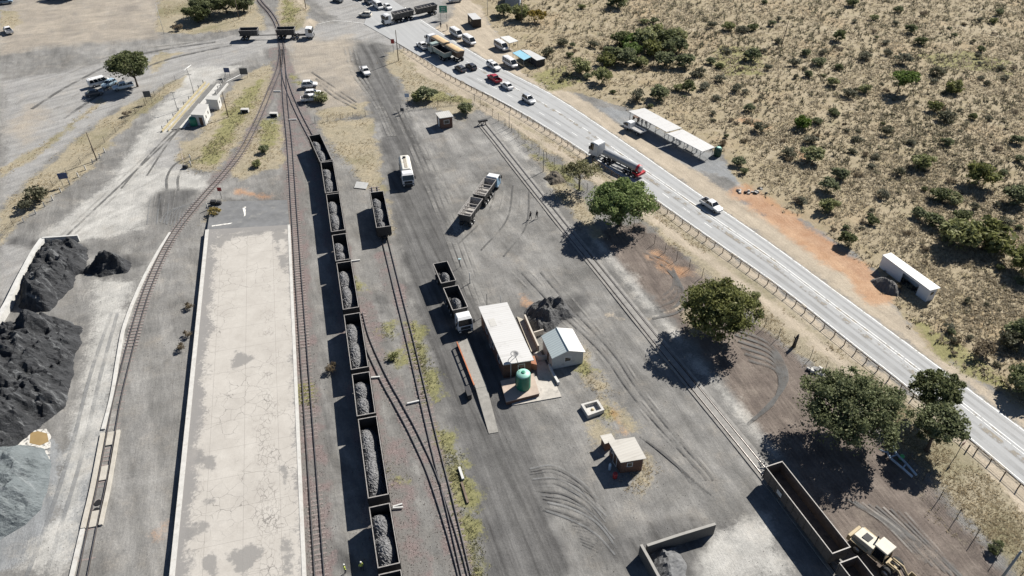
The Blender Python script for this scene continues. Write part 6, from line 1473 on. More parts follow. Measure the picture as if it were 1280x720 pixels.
# signs
SIGNB = M('dark_blue_sign', (.05, .075, .16), .15, 2, .5); SIGNK = M('sign_back_grey', (.07, .075, .08), .2, 2, .6); SIGNG = M('green_road_sign', (.02, .20, .13), .1, 2, .5); SIGNR = M('red_sign', (.30, .03, .03), .2, 2, .5); SIGNW = M('pale_blue_sign', (.35, .42, .52), .1, 2, .5)
def sign(label, px, py, w, h, z0, m, legs=2, rz=0.0, name='sign_board'):
    t = thing(name, label, 'sign', G(px, py), rz); o = MB().box(-w / 2, w / 2, -.03, .03, z0, z0 + h, m).obj('panel', t)
    MB().box(-w / 2 - .03, w / 2 + .03, .032, .05, z0 - .03, z0 + h + .03, STEELP).obj('back_frame', o)
    for s in ((-1, 1) if legs == 2 else (0,)): MB().tube([(s * w * .38, .09, -.1), (s * w * .38, .09, z0 + h)], .05, STEELP, 6).obj('leg', t)
    return t, o
sg, pn_ = sign('big green road sign on two posts at the far junction', 554.5, 24, 2.3, 2.0, 2.0, SIGNG)
tm = MB()                                                   # white legend bars too far away to read
for k, wd in enumerate((1.5, 1.1, 1.3)): tm.box(-wd / 2, wd / 2, -.036, -.031, 2.3 + k * .5, 2.48 + k * .5, TAPE)
tm.obj('legend', pn_)
sign('dark blue board on two legs on the left verge', 83, 232, 1.7, 1.3, 1.6, SIGNB, rz=.3); sign('dark board on two legs by the far left fence', 187, 129, 1.6, 1.5, 1.6, SIGNK, rz=.2); sign('dark board at the weighbridge entrance, left of the pair', 285, 96, 1.4, 1.2, 1.2, SIGNB); sign('dark board by the track, right of the pair at the weighbridge entrance', 306, 97, 1.9, 1.6, .9, SIGNK, rz=.1)
sign('pale blue sign on a post by the haul road gate', 510, 136, 1.0, .9, 3.0, SIGNW, 1); sign('grey board by the parked cars at the rails', 384, 129, 1.3, .9, 1.2, SIGNK, 2); sign('small dark sign on the fence by the haul road', 503, 143, .8, .8, .8, SIGNK, 1)
sign('red stop sign back at the curved track crossing', 277, 248, .8, .8, 1.7, SIGNR, 1); sign('red and grey signal sign at the junction corner', 492, 66, .9, 1.2, 2.6, SIGNR, 1); sign('rusty sign on a thin post beside the main road near the pair of round trees', 1196, 570, .7, .7, 2.2, M('rusty_sign', (.24, .13, .09), .2, 2, .7), 1, .6)
p = G(1209, 562); t = thing('marker_post', 'short dark post beside the main road near the rusty sign', 'post', p); MB().tube([(0, 0, -.1), (.05, 0, 1.0)], .1, WOODP, 6).obj('shaft', t)
# planks, boards, blocks lying about
def plank(label, a, b, w=.25, h=.2, m=None, z=0.0, name='white_plank'):
    A, B = G(*a), G(*b); d = B - A; t = MB().box(-d.length / 2, d.length / 2, -w / 2, w / 2, -.02, h, m or TAPE, .01).obj(name); c = (A + B) / 2; t.location = (c.x, c.y, z); t.rotation_euler = (0, 0, math.atan2(d.y, d.x)); return tag(t, label, 'plank')
plank('white fouling marker between the coal wagons and the branch track', (464, 472.5), (475, 471.5)); plank('white fouling marker between the branch track and the short siding', (509, 505), (524, 501.5)); plank('white marker plank right of the third wagon', (439, 327), (450, 325.5)); plank('white marker plank left of the long platform track near the grass island', (342, 114.5), (351, 114.5)); plank('white marker plank between the tracks above the wagons', (361, 150), (371, 149.6))
plank('white post lying in the green strip beside the branch track', (574, 585), (579, 600), .35, .3); plank('dark plank lying in the green strip beside the branch track', (577, 603), (585, 629), .3, .15, WOODP, name='dark_plank'); plank('white plank lying straight beside the gap of the last wagons', (491, 633.5), (503, 630), .2, .12); plank('white plank lying askew beside the gap of the last wagons', (491, 636), (504, 635), .2, .14, None, .13)
bd = thing('white_board', 'white board propped in the dry grass at the siding end', 'board', G(452, 233), -.2); MB().hexa([(-1.3, -.9, .05), (1.3, -.9, .05), (1.3, .8, .5), (-1.3, .8, .5)], [(-1.3, -.9, .1), (1.3, -.9, .1), (1.3, .8, .56), (-1.3, .8, .56)], TAPE).obj('panel', bd); MB().box(-1.2, 1.2, .6, .75, -.02, .44, WOODP).obj('prop', bd)
for px, py, lb in [(342, 146, 'small concrete culvert box with a dark mouth beside the tracks'), (306, 141, 'small pale box with a dark opening on the grass by the tracks')]:
    t = thing('culvert_box', lb, 'culvert', G(px, py)); MB().box(-.9, .9, -.05, .9, .72, .85, WHITEC).box(-.9, -.75, 0, .9, -.05, .718, WHITEC).box(.75, .9, 0, .9, -.05, .718, WHITEC).box(-.75, .75, .75, .9, -.05, .718, CONC_D).obj('shell', t); MB().box(-.745, .745, .05, .745, -.02, .04, VOID).obj('floor', t)
t = thing('oil_drum', 'dark drum lying beside the white post near the curved track', 'drum', G(232, 210)); MB().lathe([(.3, -.5), (.34, -.45), (.34, .45), (.3, .5)], (0, 0, .33), BLK, 14, 'x').obj('barrel', t)
t = thing('signal_box', 'black steel trackside cabinets at the curved track crossing', 'cabinet', G(270, 256)); MB().box(-.9, .1, -.4, .4, -.02, 1.0, BLK).obj('casing', t, bevel=.03); MB().box(.3, 1.1, -.35, .35, -.02, .8, BLK).obj('side_casing', t, bevel=.03)
rb_ = thing('rubble_pile', 'pile of broken white concrete blocks at the fence by the big round tree', 'rubble', G(1018, 465))
for k in range(11):
    s = rng.uniform(.25, .6); o = MB().hexa([(-s, -s * .6, -s * .4), (s, -s * .5, -s * .4), (s * .9, s * .6, -s * .4), (-s, s * .5, -s * .3)], [(-s * .8, -s * .5, s * .4), (s * .8, -s * .5, s * .3), (s * .8, s * .5, s * .4), (-s * .7, s * .5, s * .4)], WHITEC).obj('block', rb_); o.location = (rng.uniform(-1.3, 1.3), rng.uniform(-.8, .8), s * .35 + rng.uniform(0, .25)); o.rotation_euler = (rng.uniform(-.5, .5), rng.uniform(-.5, .5), rng.uniform(0, 3))
rb_ = thing('rubble_pile', 'pale rubbish and rubble heap on the verge past the market roofs', 'rubble', G(938, 238))
for k in range(14):
    s = rng.uniform(.2, .5); o = MB().hexa([(-s, -s * .6, -s * .4), (s, -s * .5, -s * .4), (s * .9, s * .6, -s * .4), (-s, s * .5, -s * .3)], [(-s * .8, -s * .5, s * .4), (s * .8, -s * .5, s * .3), (s * .8, s * .5, s * .4), (-s * .7, s * .5, s * .4)], WHITEC if k % 3 else BLK).obj('lump', rb_); o.location = (rng.uniform(-2.6, 3.0), rng.uniform(-1.2, .8) - .0, s * .3); o.rotation_euler = (rng.uniform(-.5, .5), rng.uniform(-.5, .5), rng.uniform(0, 3))
# dismantled trailer under the pair of trees
PBM = M('pale_blue_steel', (.36, .44, .52), .1, 2, .5)
p = G(1124, 582); tl = thing('trailer_frame', 'pale blue boat trailer frame lying in the shade of the pair of trees', 'trailer', p)
def lp_(x, y, z=.5): q = G(x, y) - p; return (q.x, q.y, z)
MB().tube([lp_(1106.5, 566), lp_(1111, 575), lp_(1130, 591), lp_(1139, 599)], .16, PBM, 6).obj('left_beam', tl); MB().tube([lp_(1114, 560), lp_(1119, 570), lp_(1133, 584), lp_(1144, 597)], .16, PBM, 6).obj('right_beam', tl)
for a, b in (((1098, 565), (1108, 569)), ((1112, 574), (1121, 571)), ((1127, 588), (1131, 583))): MB().tube([lp_(*a), lp_(*b)], .1, PBM, 6).obj('cross_beam', tl)
for x, y in ((1108, 568), (1117, 562)): o = MB().lathe([(.15, -.1), (.32, -.1), (.32, .1), (.15, .1)], (0, 0, 0), TYRE, 12, 'y').obj('wheel', tl); v = lp_(x, y, .32); o.location = v
p = G(1126, 574); t = thing('green_drum', 'bright green plastic drum by the blue trailer frame', 'drum', p); MB().lathe([(.25, 0), (.3, .05), (.3, .7), (.22, .8)], (0, 0, 0), M('bright_green_plastic', (.05, .38, .12), .1, 2, .4), 12).obj('barrel', t)
# ------------------------------------------------------------------ PEOPLE
def person(label, px, py, rz, shirt, trousers, skin=(.09, .05, .032), pose=0, group=None, hat=None):
    t = thing('person', label, 'person', G(px, py), rz, group)
    st = .16 + .1 * pose
    J = {'pel': ((0, 0, .95), .15), 'bel': ((0, 0, 1.1), .14), 'che': ((0.01, 0, 1.33), .165), 'nek': ((0.02, 0, 1.5), .065), 'hed': ((.03, 0, 1.62), .1), 'top': ((.02, 0, 1.73), .085),
         'hl': ((0, .1, .9), .1), 'kl': ((st * .6, .11, .5), .075), 'al': ((st * .5, .11, .09), .05), 'tl': ((st * .5 + .17, .12, .04), .045),
         'hr': ((0, -.1, .9), .1), 'kr': ((-st * .1, -.11, .5), .075), 'ar': ((-st, -.11, .1), .05), 'tr': ((-st + .16, -.12, .04), .045),
         'sl': ((0, .2, 1.42), .07), 'el': ((-.06, .27, 1.15), .05), 'wl': ((.06, .27, .92), .038), 'ml': ((.1, .26, .83), .035),
         'sr': ((0, -.2, 1.42), .07), 'er': ((-.02, -.27, 1.15), .05), 'wr': ((.12, -.25, .94), .038), 'mr': ((.17, -.23, .86), .035)}
    E = [('pel', 'bel'), ('bel', 'che'), ('che', 'nek'), ('nek', 'hed'), ('hed', 'top'), ('pel', 'hl'), ('hl', 'kl'), ('kl', 'al'), ('al', 'tl'), ('pel', 'hr'), ('hr', 'kr'), ('kr', 'ar'), ('ar', 'tr'), ('che', 'sl'), ('sl', 'el'), ('el', 'wl'), ('wl', 'ml'), ('che', 'sr'), ('sr', 'er'), ('er', 'wr'), ('wr', 'mr')]
    ks = list(J); me = bpy.data.meshes.new('body'); me.from_pydata([J[k][0] for k in ks], [(ks.index(a), ks.index(b)) for a, b in E], [])
    o = bpy.data.objects.new('body', me); C.objects.link(o)
    md = o.modifiers.new('skin', 'SKIN'); o.modifiers.new('sub', 'SUBSURF').levels = 1
    for i, k in enumerate(ks): me.skin_vertices[0].data[i].radius = (J[k][1],) * 2
    me.skin_vertices[0].data[0].use_root = True
    dg = bpy.context.evaluated_depsgraph_get(); m2 = bpy.data.meshes.new_from_object(o.evaluated_get(dg)); o.modifiers.clear(); o.data = m2; o.name = 'body'; o.parent = t
    S = M('skin_brown', skin, .1, 3, .6); SH = M('shirt_%d%d%d' % tuple(int(c * 99) for c in shirt), shirt, .12, 3, .8); TRO = M('trousers_%d%d%d' % tuple(int(c * 99) for c in trousers), trousers, .12, 3, .85)
    for m_ in (S, SH, TRO, BLK): m2.materials.append(m_)
    for f in m2.polygons:
        z, y = f.center.z, abs(f.center.y)
        f.material_index = 3 if z < .1 else 0 if (z > 1.49 or (y > .2 and z < 1.0)) else 2 if (z < 1.0) else 1; f.use_smooth = True
    MB().lathe([(.102, 1.64), (.115, 1.70), (.10, 1.78), (.03, 1.815)], (.01, 0, 0), M('hard_hat', hat, .05, 2, .4) if hat else BLK, 10).obj('hat' if hat else 'hair', t)
    return t
HV = (.55, .62, .12)
person('person in dark clothes walking in the yard, left of the pair', 663, 274, 2.4, (.03, .03, .035), (.03, .03, .035), pose=1, group='pair walking in the yard'); person('person in dark clothes walking in the yard, right of the pair', 671, 273, 2.2, (.045, .04, .04), (.025, .025, .03), pose=1, group='pair walking in the yard')
person('person in a bright vest standing left of the nearest wagons by the cable', 432, 716, .5, HV, (.03, .035, .05), hat=(.6, .6, .55), group='rail workers'); person('person in a bright vest standing in the shadow of the nearest wagons', 453, 713, 2.0, HV, (.03, .035, .05), hat=(.6, .6, .55), group='rail workers')
for (px, py, a, sh_, lb) in [(802, 157, 1.0, (.45, .44, .42), 'person in pale clothes under the longer market roof, left of three'), (807, 158, 2.0, (.35, .3, .28), 'person in a tan shirt under the longer market roof, middle of three'), (812, 159.5, .3, (.5, .5, .5), 'person in a white shirt under the longer market roof, right of three'), (551, 35, 1.2, (.05, .05, .06), 'person in dark clothes on the verge below the green road sign'), (559, 37.5, .4, (.12, .05, .04), 'person in a reddish shirt on the verge beside the first minibus')]:
    person(lb, px, py, a, sh_, (.04, .04, .05), group='people at the roadside')
# ------------------------------------------------------------------ VEGETATION
def leaf_material(name, dark, light, extra=None, trans=.35):
    m, n, l = new_mat(name); t = NT(m)
    a = t.node('ShaderNodeAttribute', attribute_name='tint').outputs['Fac']
    r = t.node('ShaderNodeObjectInfo').outputs['Random']
    c = t.ramp(a, [(0.0, dark), (0.6, tuple((x + y) / 2 for x, y in zip(dark, light))), (1.0, light)] if not extra else [(0.0, dark), (0.55, light), (0.92, light), (1.0, extra)])
    hs = t.node('ShaderNodeHueSaturation', ins={'Color': c, 'Value': t.mapr(r, 0, 1, .75, 1.25, False), 'Saturation': t.mapr(r, 0, 1, 1.12, .8, False)})
    tl = t.node('ShaderNodeBsdfTranslucent', ins={'Color': hs.outputs[0]}); mx = t.node('ShaderNodeMixShader', ins={0: .35})
    mx.inputs[0].default_value = trans; t.out(hs.outputs[0], .7, 0, .2); l.new(t.b.outputs[0], mx.inputs[1]); l.new(tl.outputs[0], mx.inputs[2]); l.new(mx.outputs[0], n['Material Output'].inputs['Surface'])
    return m
BARK = M('bark', (.085, .065, .05), .3, 4, .95, bump=.4)
def cards(cen, size, rs_, aspect=.55, upbias=.35, tint=None):
    """leaf cards: centres (n,3) -> vertices, faces, tint"""
    n = len(cen); d = rs_.normal(size=(n, 3)); d[:, 2] += upbias; d /= np.linalg.norm(d, axis=1)[:, None]
    a = np.cross(d, rs_.normal(size=(n, 3))); a /= np.linalg.norm(a, axis=1)[:, None]; b = np.cross(d, a)
    s = (size * rs_.uniform(.6, 1.4, n))[:, None]
    v = np.stack([cen - a * s, cen + b * s * aspect, cen + a * s, cen - b * s * aspect], 1)
    return v.reshape(-1, 3), (rs_.rand(n) if tint is None else np.clip(tint + rs_.normal(0, .18, n), 0, 1))
def quad_mesh(name, v, tint, mats, k=4):
    me = bpy.data.meshes.new(name); nf = len(v) // k
    me.vertices.add(len(v)); me.vertices.foreach_set('co', v.astype(np.float32).ravel())
    me.loops.add(len(v)); me.loops.foreach_set('vertex_index', np.arange(len(v), dtype=np.int32))
    me.polygons.add(nf); me.polygons.foreach_set('loop_start', (np.arange(nf) * k).astype(np.int32))
    at = me.attributes.new('tint', 'FLOAT', 'FACE'); at.data.foreach_set('value', tint.astype(np.float32))
    for m in mats: me.materials.append(m)
    me.update(calc_edges=True)
    return me
def crown_mesh(name, rx, ry, z0, z1, nclump, nleaf, size, seed, mat, clump=.3, flat=1.0, hollow=.5, upb=.35):
    """foliage clumps spread through an uneven ellipsoid"""
    r_ = np.random.RandomState(seed); C_ = []; T_ = []; cl = []
    zc, rz = (z0 + z1) / 2, (z1 - z0) / 2
    for k in range(nclump):
        u = r_.normal(size=3); u /= np.linalg.norm(u); u[2] = abs(u[2]) * 1.0 if r_.rand() < .72 else u[2]
        rad = (hollow + (1 - hollow) * r_.rand() ** .6) * r_.uniform(.68, 1.16)
        c = np.array((u[0] * rx * rad, u[1] * ry * rad, zc + u[2] * rz * rad * flat)); cl.append(c)
        cr = clump * (rx + ry) / 2 * r_.uniform(.6, 1.25); m = int(nleaf / nclump * (cr / (clump * (rx + ry) / 2)) ** 1.7)
        d = r_.normal(size=(m, 3)); d /= np.linalg.norm(d, axis=1)[:, None]; d *= (r_.rand(m) ** .45)[:, None] * cr; d[:, 2] *= .62
        C_.append(c + d); T_.append(np.full(m, r_.uniform(.2, .75)))
    m = int(nleaf * .16); u = r_.normal(size=(m, 3)); u /= np.linalg.norm(u, axis=1)[:, None]; u[:, 2] = np.abs(u[:, 2]) * np.where(r_.rand(m) < .8, 1, -1)
    rr = (.55 + .55 * r_.rand(m)) [:, None]; C_.append(u * rr * np.array((rx, ry, rz)) + np.array((0, 0, zc))); T_.append(r_.uniform(.3, .9, m))
    cen = np.concatenate(C_); cen[:, 2] = np.maximum(cen[:, 2], .12); v, tn = cards(cen, size, r_, upbias=upb, tint=np.concatenate(T_))
    return quad_mesh(name, v, tn, [mat]), cl
def trunk_mesh(h, r, cl, seed, name='trunk', forks=2, nb=14):
    """tapered trunk that forks into limbs reaching the clumps"""
    r_ = random.Random(seed); mb = MB(); top = Vector((r_.uniform(-.2, .2), r_.uniform(-.2, .2), h))
    mb.tube([(0, 0, -.15), (r * .1, 0, h * .3), tuple(top * .7), tuple(top)], [r * 1.25, r, r * .9, r * .8], BARK, 8)
    bs = sorted(cl, key=lambda c: r_.random())[:nb]
    for c in bs:
        c = Vector(c); a = top * r_.uniform(.65, 1.0); mid = a.lerp(c, .5) + Vector((r_.uniform(-.2, .2), r_.uniform(-.2, .2), -abs(c.z - a.z) * .12 + .1))
        mb.tube([a, mid, c], [r * .5, r * .3, r * .1], BARK, 5, cap=False)
    return mb.mesh(name)
LEAFA = leaf_material('broad_leaf_green', (.055, .09, .024), (.19, .245, .075), (.31, .32, .14)); LEAFO = leaf_material('olive_leaf', (.075, .09, .038), (.25, .26, .11), (.36, .35, .19)); LEAFD = leaf_material('dark_thorn_leaf', (.058, .072, .034), (.18, .2, .098), (.27, .27, .15))
LEAFY = leaf_material('yellowish_sparse_leaf', (.11, .11, .045), (.24, .225, .10)); LEAFG = leaf_material('grey_thorn_scrub', (.09, .092, .062), (.21, .205, .14)); LEAFB = leaf_material('bright_green_leaf', (.06, .10, .02), (.18, .25, .055)); LEAFS = leaf_material('dry_twig_scrub', (.12, .095, .065), (.26, .21, .14)); LEAFYEL = leaf_material('yellow_shrub_leaf', (.2, .15, .04), (.36, .28, .09))
def tree(label, px, py, rx, ry, z0, z1, mat, seed, nclump=46, nleaf=16000, size=.26, tr=.35, off=(0, 0), clump=.27, group='trees', nm='leafy_tree', th=None, hollow=.5):
    t = thing(nm, label, 'tree', G(px, py), 0, group); me_, cl = crown_mesh('crown', rx, ry, z0, z1, nclump, nleaf, size, seed, mat, clump, hollow=hollow)
    o = bpy.data.objects.new('crown', me_); C.objects.link(o); o.parent = t; o.location = (*off, 0)
    cl2 = [c + np.array((*off, 0)) for c in cl]
    q = bpy.data.objects.new('trunk', trunk_mesh(th or z0 * .9 + .6, tr, cl2, seed)); C.objects.link(q); q.parent = t
    return t
tree('rich green leafy tree behind the tanker truck, throwing a wide shadow over the siding', 774, 281, 6.2, 5.4, 1.6, 8.2, LEAFA, 21, 95, 26000, .23, .42, clump=.2)
tree('olive green spreading tree left of the fence, in the middle of the brown ground', 891, 419, 6.0, 5.6, 1.4, 9.2, LEAFO, 22, 110, 22000, .22, .36, off=(.2, -.2), clump=.17)
tree('biggest dark round tree, above the long empty wagon', 1047, 547, 6.7, 6.4, 1.6, 9.5, LEAFD, 23, 150, 30000, .19, .38, off=(.3, .2), clump=.16)
tree('dark round tree touching the main road, right of the biggest tree, upper crown of two', 1153, 525, 3.3, 2.9, 3.0, 7.6, LEAFD, 24, 60, 10500, .19, .22, off=(.4, .9), clump=.2)
tree('smaller dark round tree with a visible trunk over the blue trailer frame', 1158, 563, 3.5, 3.1, 2.5, 6.9, LEAFD, 25, 64, 11500, .19, .25, off=(.5, .8), clump=.2)
tree('round dark tree standing alone in the far left lot over parked cars', 172, 108, 5.0, 4.4, 2.8, 8.2, LEAFD, 26, 50, 13000, .26, .24, off=(-1.0, 0))
tree('bare yellowish thorn tree with open branches beside the leafy tree', 724, 236, 3.8, 3.0, 2.6, 5.6, LEAFY, 27, 34, 2600, .2, .14, clump=.3, nm='thorn_tree', hollow=.4)
tree('small flat topped green tree standing alone in the dry veld', 1121, 116, 3.4, 2.8, 2.8, 5.4, LEAFB, 28, 26, 3800, .26, .15, off=(.9, 0), nm='thorn_tree')
for i, (px, py, rx, z1) in enumerate([(262, 16, 5.0, 6.0), (284, 12, 5.5, 6.6), (248, 24, 3.6, 4.6), (305, 10, 3.6, 5.0)]):
    tree(['dense dark tree left of the middle in the top left thicket', 'widest dark tree of the top left thicket', 'low dark tree at the front of the top left thicket', 'rightmost dark tree of the top left thicket near the rails'][i], px, py + 4, rx, rx * .8, .6, z1, LEAFD, 30 + i, 40, 7000, .26, .25, group='trees of the top left thicket')
tree('dark tree at the top edge of the far left lot', 88, -4, 4.4, 4.0, .8, 5.4, LEAFD, 36, 36, 6000, .26, .25)
# --- shrubs of the veld: eight models, copied
BK = {}
def bush_model(kind, mat, seed, rx=1.0, h=1.5, n=900, size=.15, clump=.42, nc=14, stems=6):
    me_, cl = crown_mesh('foliage', rx, rx * .9, .1, h, nc, n, size, seed, mat, clump, hollow=.35)
    BK.setdefault(kind, []).append((me_, trunk_mesh(.3, .06, cl, seed, 'stems', nb=stems)))
for s in (1, 2, 3): bush_model('dark', LEAFD, 50 + s, 1.0, 1.55, 1500, .13, .4, 16)
for s in (1, 2): bush_model('green', LEAFO, 60 + s, 1.0, 1.5, 1500, .13, .42, 16)
for s in (1, 2, 3): bush_model('grey', LEAFG, 70 + s, 1.0, 1.35, 700, .12, .42, 14, 12)
bush_model('bright', LEAFB, 81, 1.0, 1.3, 1300, .13, .42, 14); bush_model('dry', LEAFS, 82, 1.0, 1.1, 520, .12, .45, 12, 12); bush_model('yellow', LEAFYEL, 83, 1.0, 1.5, 800, .13, .42, 14)
def shrub(kind, px, py, r, label, group=None, k=None):
    ms = BK[kind]; a, b = ms[rng.randrange(len(ms))]
    t = thing('shrub', label, 'shrub', G(px, py), rng.uniform(0, 6.28), group); t.scale = (r * rng.uniform(.9, 1.15), r * rng.uniform(.85, 1.1), r * rng.uniform(.8, 1.05))
    for nm, m_ in (('foliage', a), ('stems', b)):
        o = bpy.data.objects.new(nm, m_); C.objects.link(o); o.parent = t
    return t
U = lambda x, y: (640 + x / 2, y / 2)
NAMED = [('green', 1185, 620, 4.0, 'largest olive bush of the veld, behind the white container kiosk'), ('green', 1105, 612, 3.3, 'big olive bush left of the largest one behind the container kiosk'), ('dark', 1050, 565, 1.9, 'dark round bush up and left of the big olive bushes'), ('green', 1165, 462, 2.9, 'tall olive bush standing alone near the right edge of the veld'), ('bright', 725, 320, 2.2, 'bright green round bush in the middle of the veld'), ('green', 750, 405, 2.2, 'olive bush with a wide shadow right of the market roofs'), ('green', 785, 528, 1.7, 'small olive bush near the red soil strip'), ('dark', 567, 412, 1.3, 'small dark bush beside the dark green tank'), ('dark', 368, 250, 2.6, 'dark grey green bush directly behind the market roofs'), ('grey', 312, 252, 2.4, 'grey bush left of the dark bush behind the market roofs'), ('green', 224, 208, 2.4, 'round olive bush at the sandy clearing above the road'), ('green', 172, 185, 2.7, 'olive bush by the pale rocks above the sandy clearing'), ('dark', 600, 152, 2.3, 'dark pointed bush alone beside the yellow green grass patch'), ('grey', 880, 150, 1.8, 'grey bush alone right of the leaning pole'), ('grey', 975, 160, 2.2, 'grey green bush right behind the small flat topped tree'), ('dark', 1255, 510, 2.6, 'dark bush at the right edge of the veld, upper'), ('green', 1268, 680, 2.8, 'olive bush at the right edge beside the container shadow'), ('grey', 1083, 305, 2.2, 'grey thorn bush below the small flat topped tree'), ('green', 1018, 420, 2.3, 'olive bush near the thorn scrub in the right half of the veld'), ('green', 1100, 232, 2.2, 'grey green upright bush right of the small flat topped tree'), ('dark', 265, 22, 2.8, 'dark bush at the top edge of the veld above the thicket'), ('yellow', 58, 56, 2.6, 'yellow leaved bush behind the brown kiosk'), ('green', 22, 50, 2.9, 'green bush right of the brown kiosk under the pole'), ('dark', -18, 40, 2.6, 'dark bush touching the brown kiosk roof')]
for k, x, y, r, lb in NAMED: px, py = U(x, y); shrub(k, px, py, r, lb)
for i, (px, py, r, kd, lb) in enumerate([(1272, 425, 2.3, 'dark', 'dark bush on a thin trunk at the right edge above the road'), (1258, 432, 2.0, 'grey', 'grey bush at the right edge above the green ground'), (1278, 488, 3.0, 'dark', 'dark bush cut by the right edge beside the road shoulder'), (1225, 445, 1.8, 'dry', 'dry brown bush on the bank above the road'), (402, 128, 1.8, 'green', 'shrub growing over the cars parked by the rails'), (532, 125, 2.2, 'dark', 'dark shrub in the grass near the guard house fence'), (521, 127, 1.6, 'green', 'olive shrub left of the dark one near the guard house fence'), (581, 141, 1.7, 'dark', 'low dark shrub right of the guard house'), (48, 252, 2.2, 'grey', 'grey scrub on the left verge below the blue board'), (35, 262, 1.7, 'grey', 'grey scrub on the left verge nearest the left edge'), (222, 38, 1.4, 'dry', 'dry shrub at the corner of the far grass patch'), (415, 462, .9, 'dry', 'dry round tumbleweed bush beside the wagon shadow'), (1240, 690, .7, 'dark', 'small dark bush at the security fence near the bottom right corner'), (1246, 684, .6, 'dark', 'tiny dark bush behind the security fence at the bottom right'), (321, 208, 1.0, 'green', 'small green bush on the grass island between the tracks'), (330, 190, 1.1, 'dark', 'small dark bush on the grass island between the tracks'), (268, 268, 1.1, 'yellow', 'yellow tuft bush beside the black cabinets'), (160, 144, 1.0, 'dry', 'dry shrub on the verge by the dark board'), (493, 448, .7, 'green', 'spiky green plant on the bare ground between the tracks'), (234, 420, .7, 'dry', 'upper dry bush against the platform wall'), (227, 436, .8, 'dry', 'lower dry bush against the platform wall'), (236, 385, .8, 'dry', 'dry weed bush squeezed against the upper platform wall'), (944, 372, .9, 'green', 'green bush beside the security fence at the olive tree')]):
    shrub(kd, px, py, r, lb)
THK = [(270, 115, 3.0), (350, 105, 3.6), (385, 112, 3.4), (412, 100, 3.0), (300, 140, 3.2), (255, 150, 3.0), (350, 140, 3.2), (390, 135, 2.8), (235, 165, 2.8), (380, 165, 2.8), (285, 160, 2.8), (320, 165, 2.2), (430, 170, 2.6), (330, 120, 3.4), (290, 118, 3.0), (415, 130, 2.6)]
for i, (x, y, r) in enumerate(THK): px, py = U(x, y); shrub(('dark', 'green', 'dark', 'green', 'bright')[i % 5] if i % 9 else 'dark', px, py, r * .92, 'green bush of the dense thicket above the market roofs', 'dense thicket above the market roofs')
GREY = [(500, 70), (540, 78), (600, 78), (575, 82), (355, 58), (535, 135), (495, 160), (470, 190), (415, 228), (510, 250), (125, 115), (205, 118), (90, 140), (175, 22), (665, 110), (650, 65), (735, 140), (705, 165), (765, 165), (815, 175), (815, 102), (850, 16), (905, 52), (965, 32), (995, 84), (1020, 112), (1055, 280), (1085, 365), (1260, 360), (1265, 405), (1230, 565), (1150, 525), (1015, 545), (1065, 500), (1100, 510), (925, 495), (760, 310), (860, 355), (850, 385), (935, 338), (745, 358), (690, 390), (725, 512), (835, 612), (820, 448), (965, 438), (590, 278), (800, 215), (840, 243), (880, 232), (1200, 60), (1215, 40), (640, 175), (1120, 555), (1185, 215), (1150, 300), (1230, 200), (1170, 130), (1060, 190), (560, 230), (620, 330), (790, 480), (900, 560), (330, 60), (440, 230), (480, 225), (520, 205), (455, 195)]
KL = {'dark': ('dark green bush scattered in the dry veld', 'dark bushes scattered in the veld'), 'grey': ('grey thorn bush scattered in the dry veld', 'grey thorn bushes scattered in the veld'), 'green': ('olive bush scattered in the dry veld', 'olive bushes scattered in the veld'), 'dry': ('low brown twiggy bush in the dry veld', 'brown twiggy bushes in the veld')}
for i, (x, y) in enumerate(GREY):
    k = rng.choice(['dark', 'grey', 'grey', 'dark', 'green']); px, py = U(x, y); shrub(k, px, py, rng.uniform(1.0, 1.9), *KL[k])
def inside(k, x, y):
    i = int((x - gx[0]) / 1) if False else np.searchsorted(gx, x); j = np.searchsorted(gy, y)
    return MASK[k][min(j, len(gy) - 1), min(i, len(gx) - 1)]
for i in range(46):
    px, py = rng.uniform(1300, 1470), rng.uniform(0, 560); k = rng.choice(['dark', 'grey', 'green', 'grey']); shrub(k, px, py, rng.uniform(.9, 2.2), *KL[k])
cnt = 0
while cnt < 160:
    px, py = rng.uniform(600, 1290), rng.uniform(-6, 470); p = G(px, py)
    if inside('veld', p.x, p.y) < 1.5: continue
    k = rng.choice(['grey', 'grey', 'dry', 'dark', 'dry']); shrub(k, px, py, rng.uniform(.45, 1.0) * (1.2 if py < 100 else 1), ('low grey scrub among the straw of the veld' if k == 'grey' else 'low dark scrub among the straw of the veld' if k == 'dark' else 'low dead brown scrub among the straw of the veld'), {'grey': 'low grey scrub of the veld', 'dark': 'low dark scrub of the veld', 'dry': 'dead brown scrub of the veld'}[k]); cnt += 1
# cut dead stump by the fence
t = thing('tree_stump', 'tall dead black tree stump by the security fence', 'stump', G(992.5, 432.5)); MB().tube([(0, 0, -.1), (.05, .05, .9), (.15, .1, 1.7), (.3, .2, 2.3)], [.32, .26, .24, .1], BLK, 8).obj('trunk', t); MB().tube([(.1, .1, 1.2), (-.25, .1, 1.7), (-.3, .15, 2.0)], [.14, .1, .05], BLK, 6).obj('branch', t)
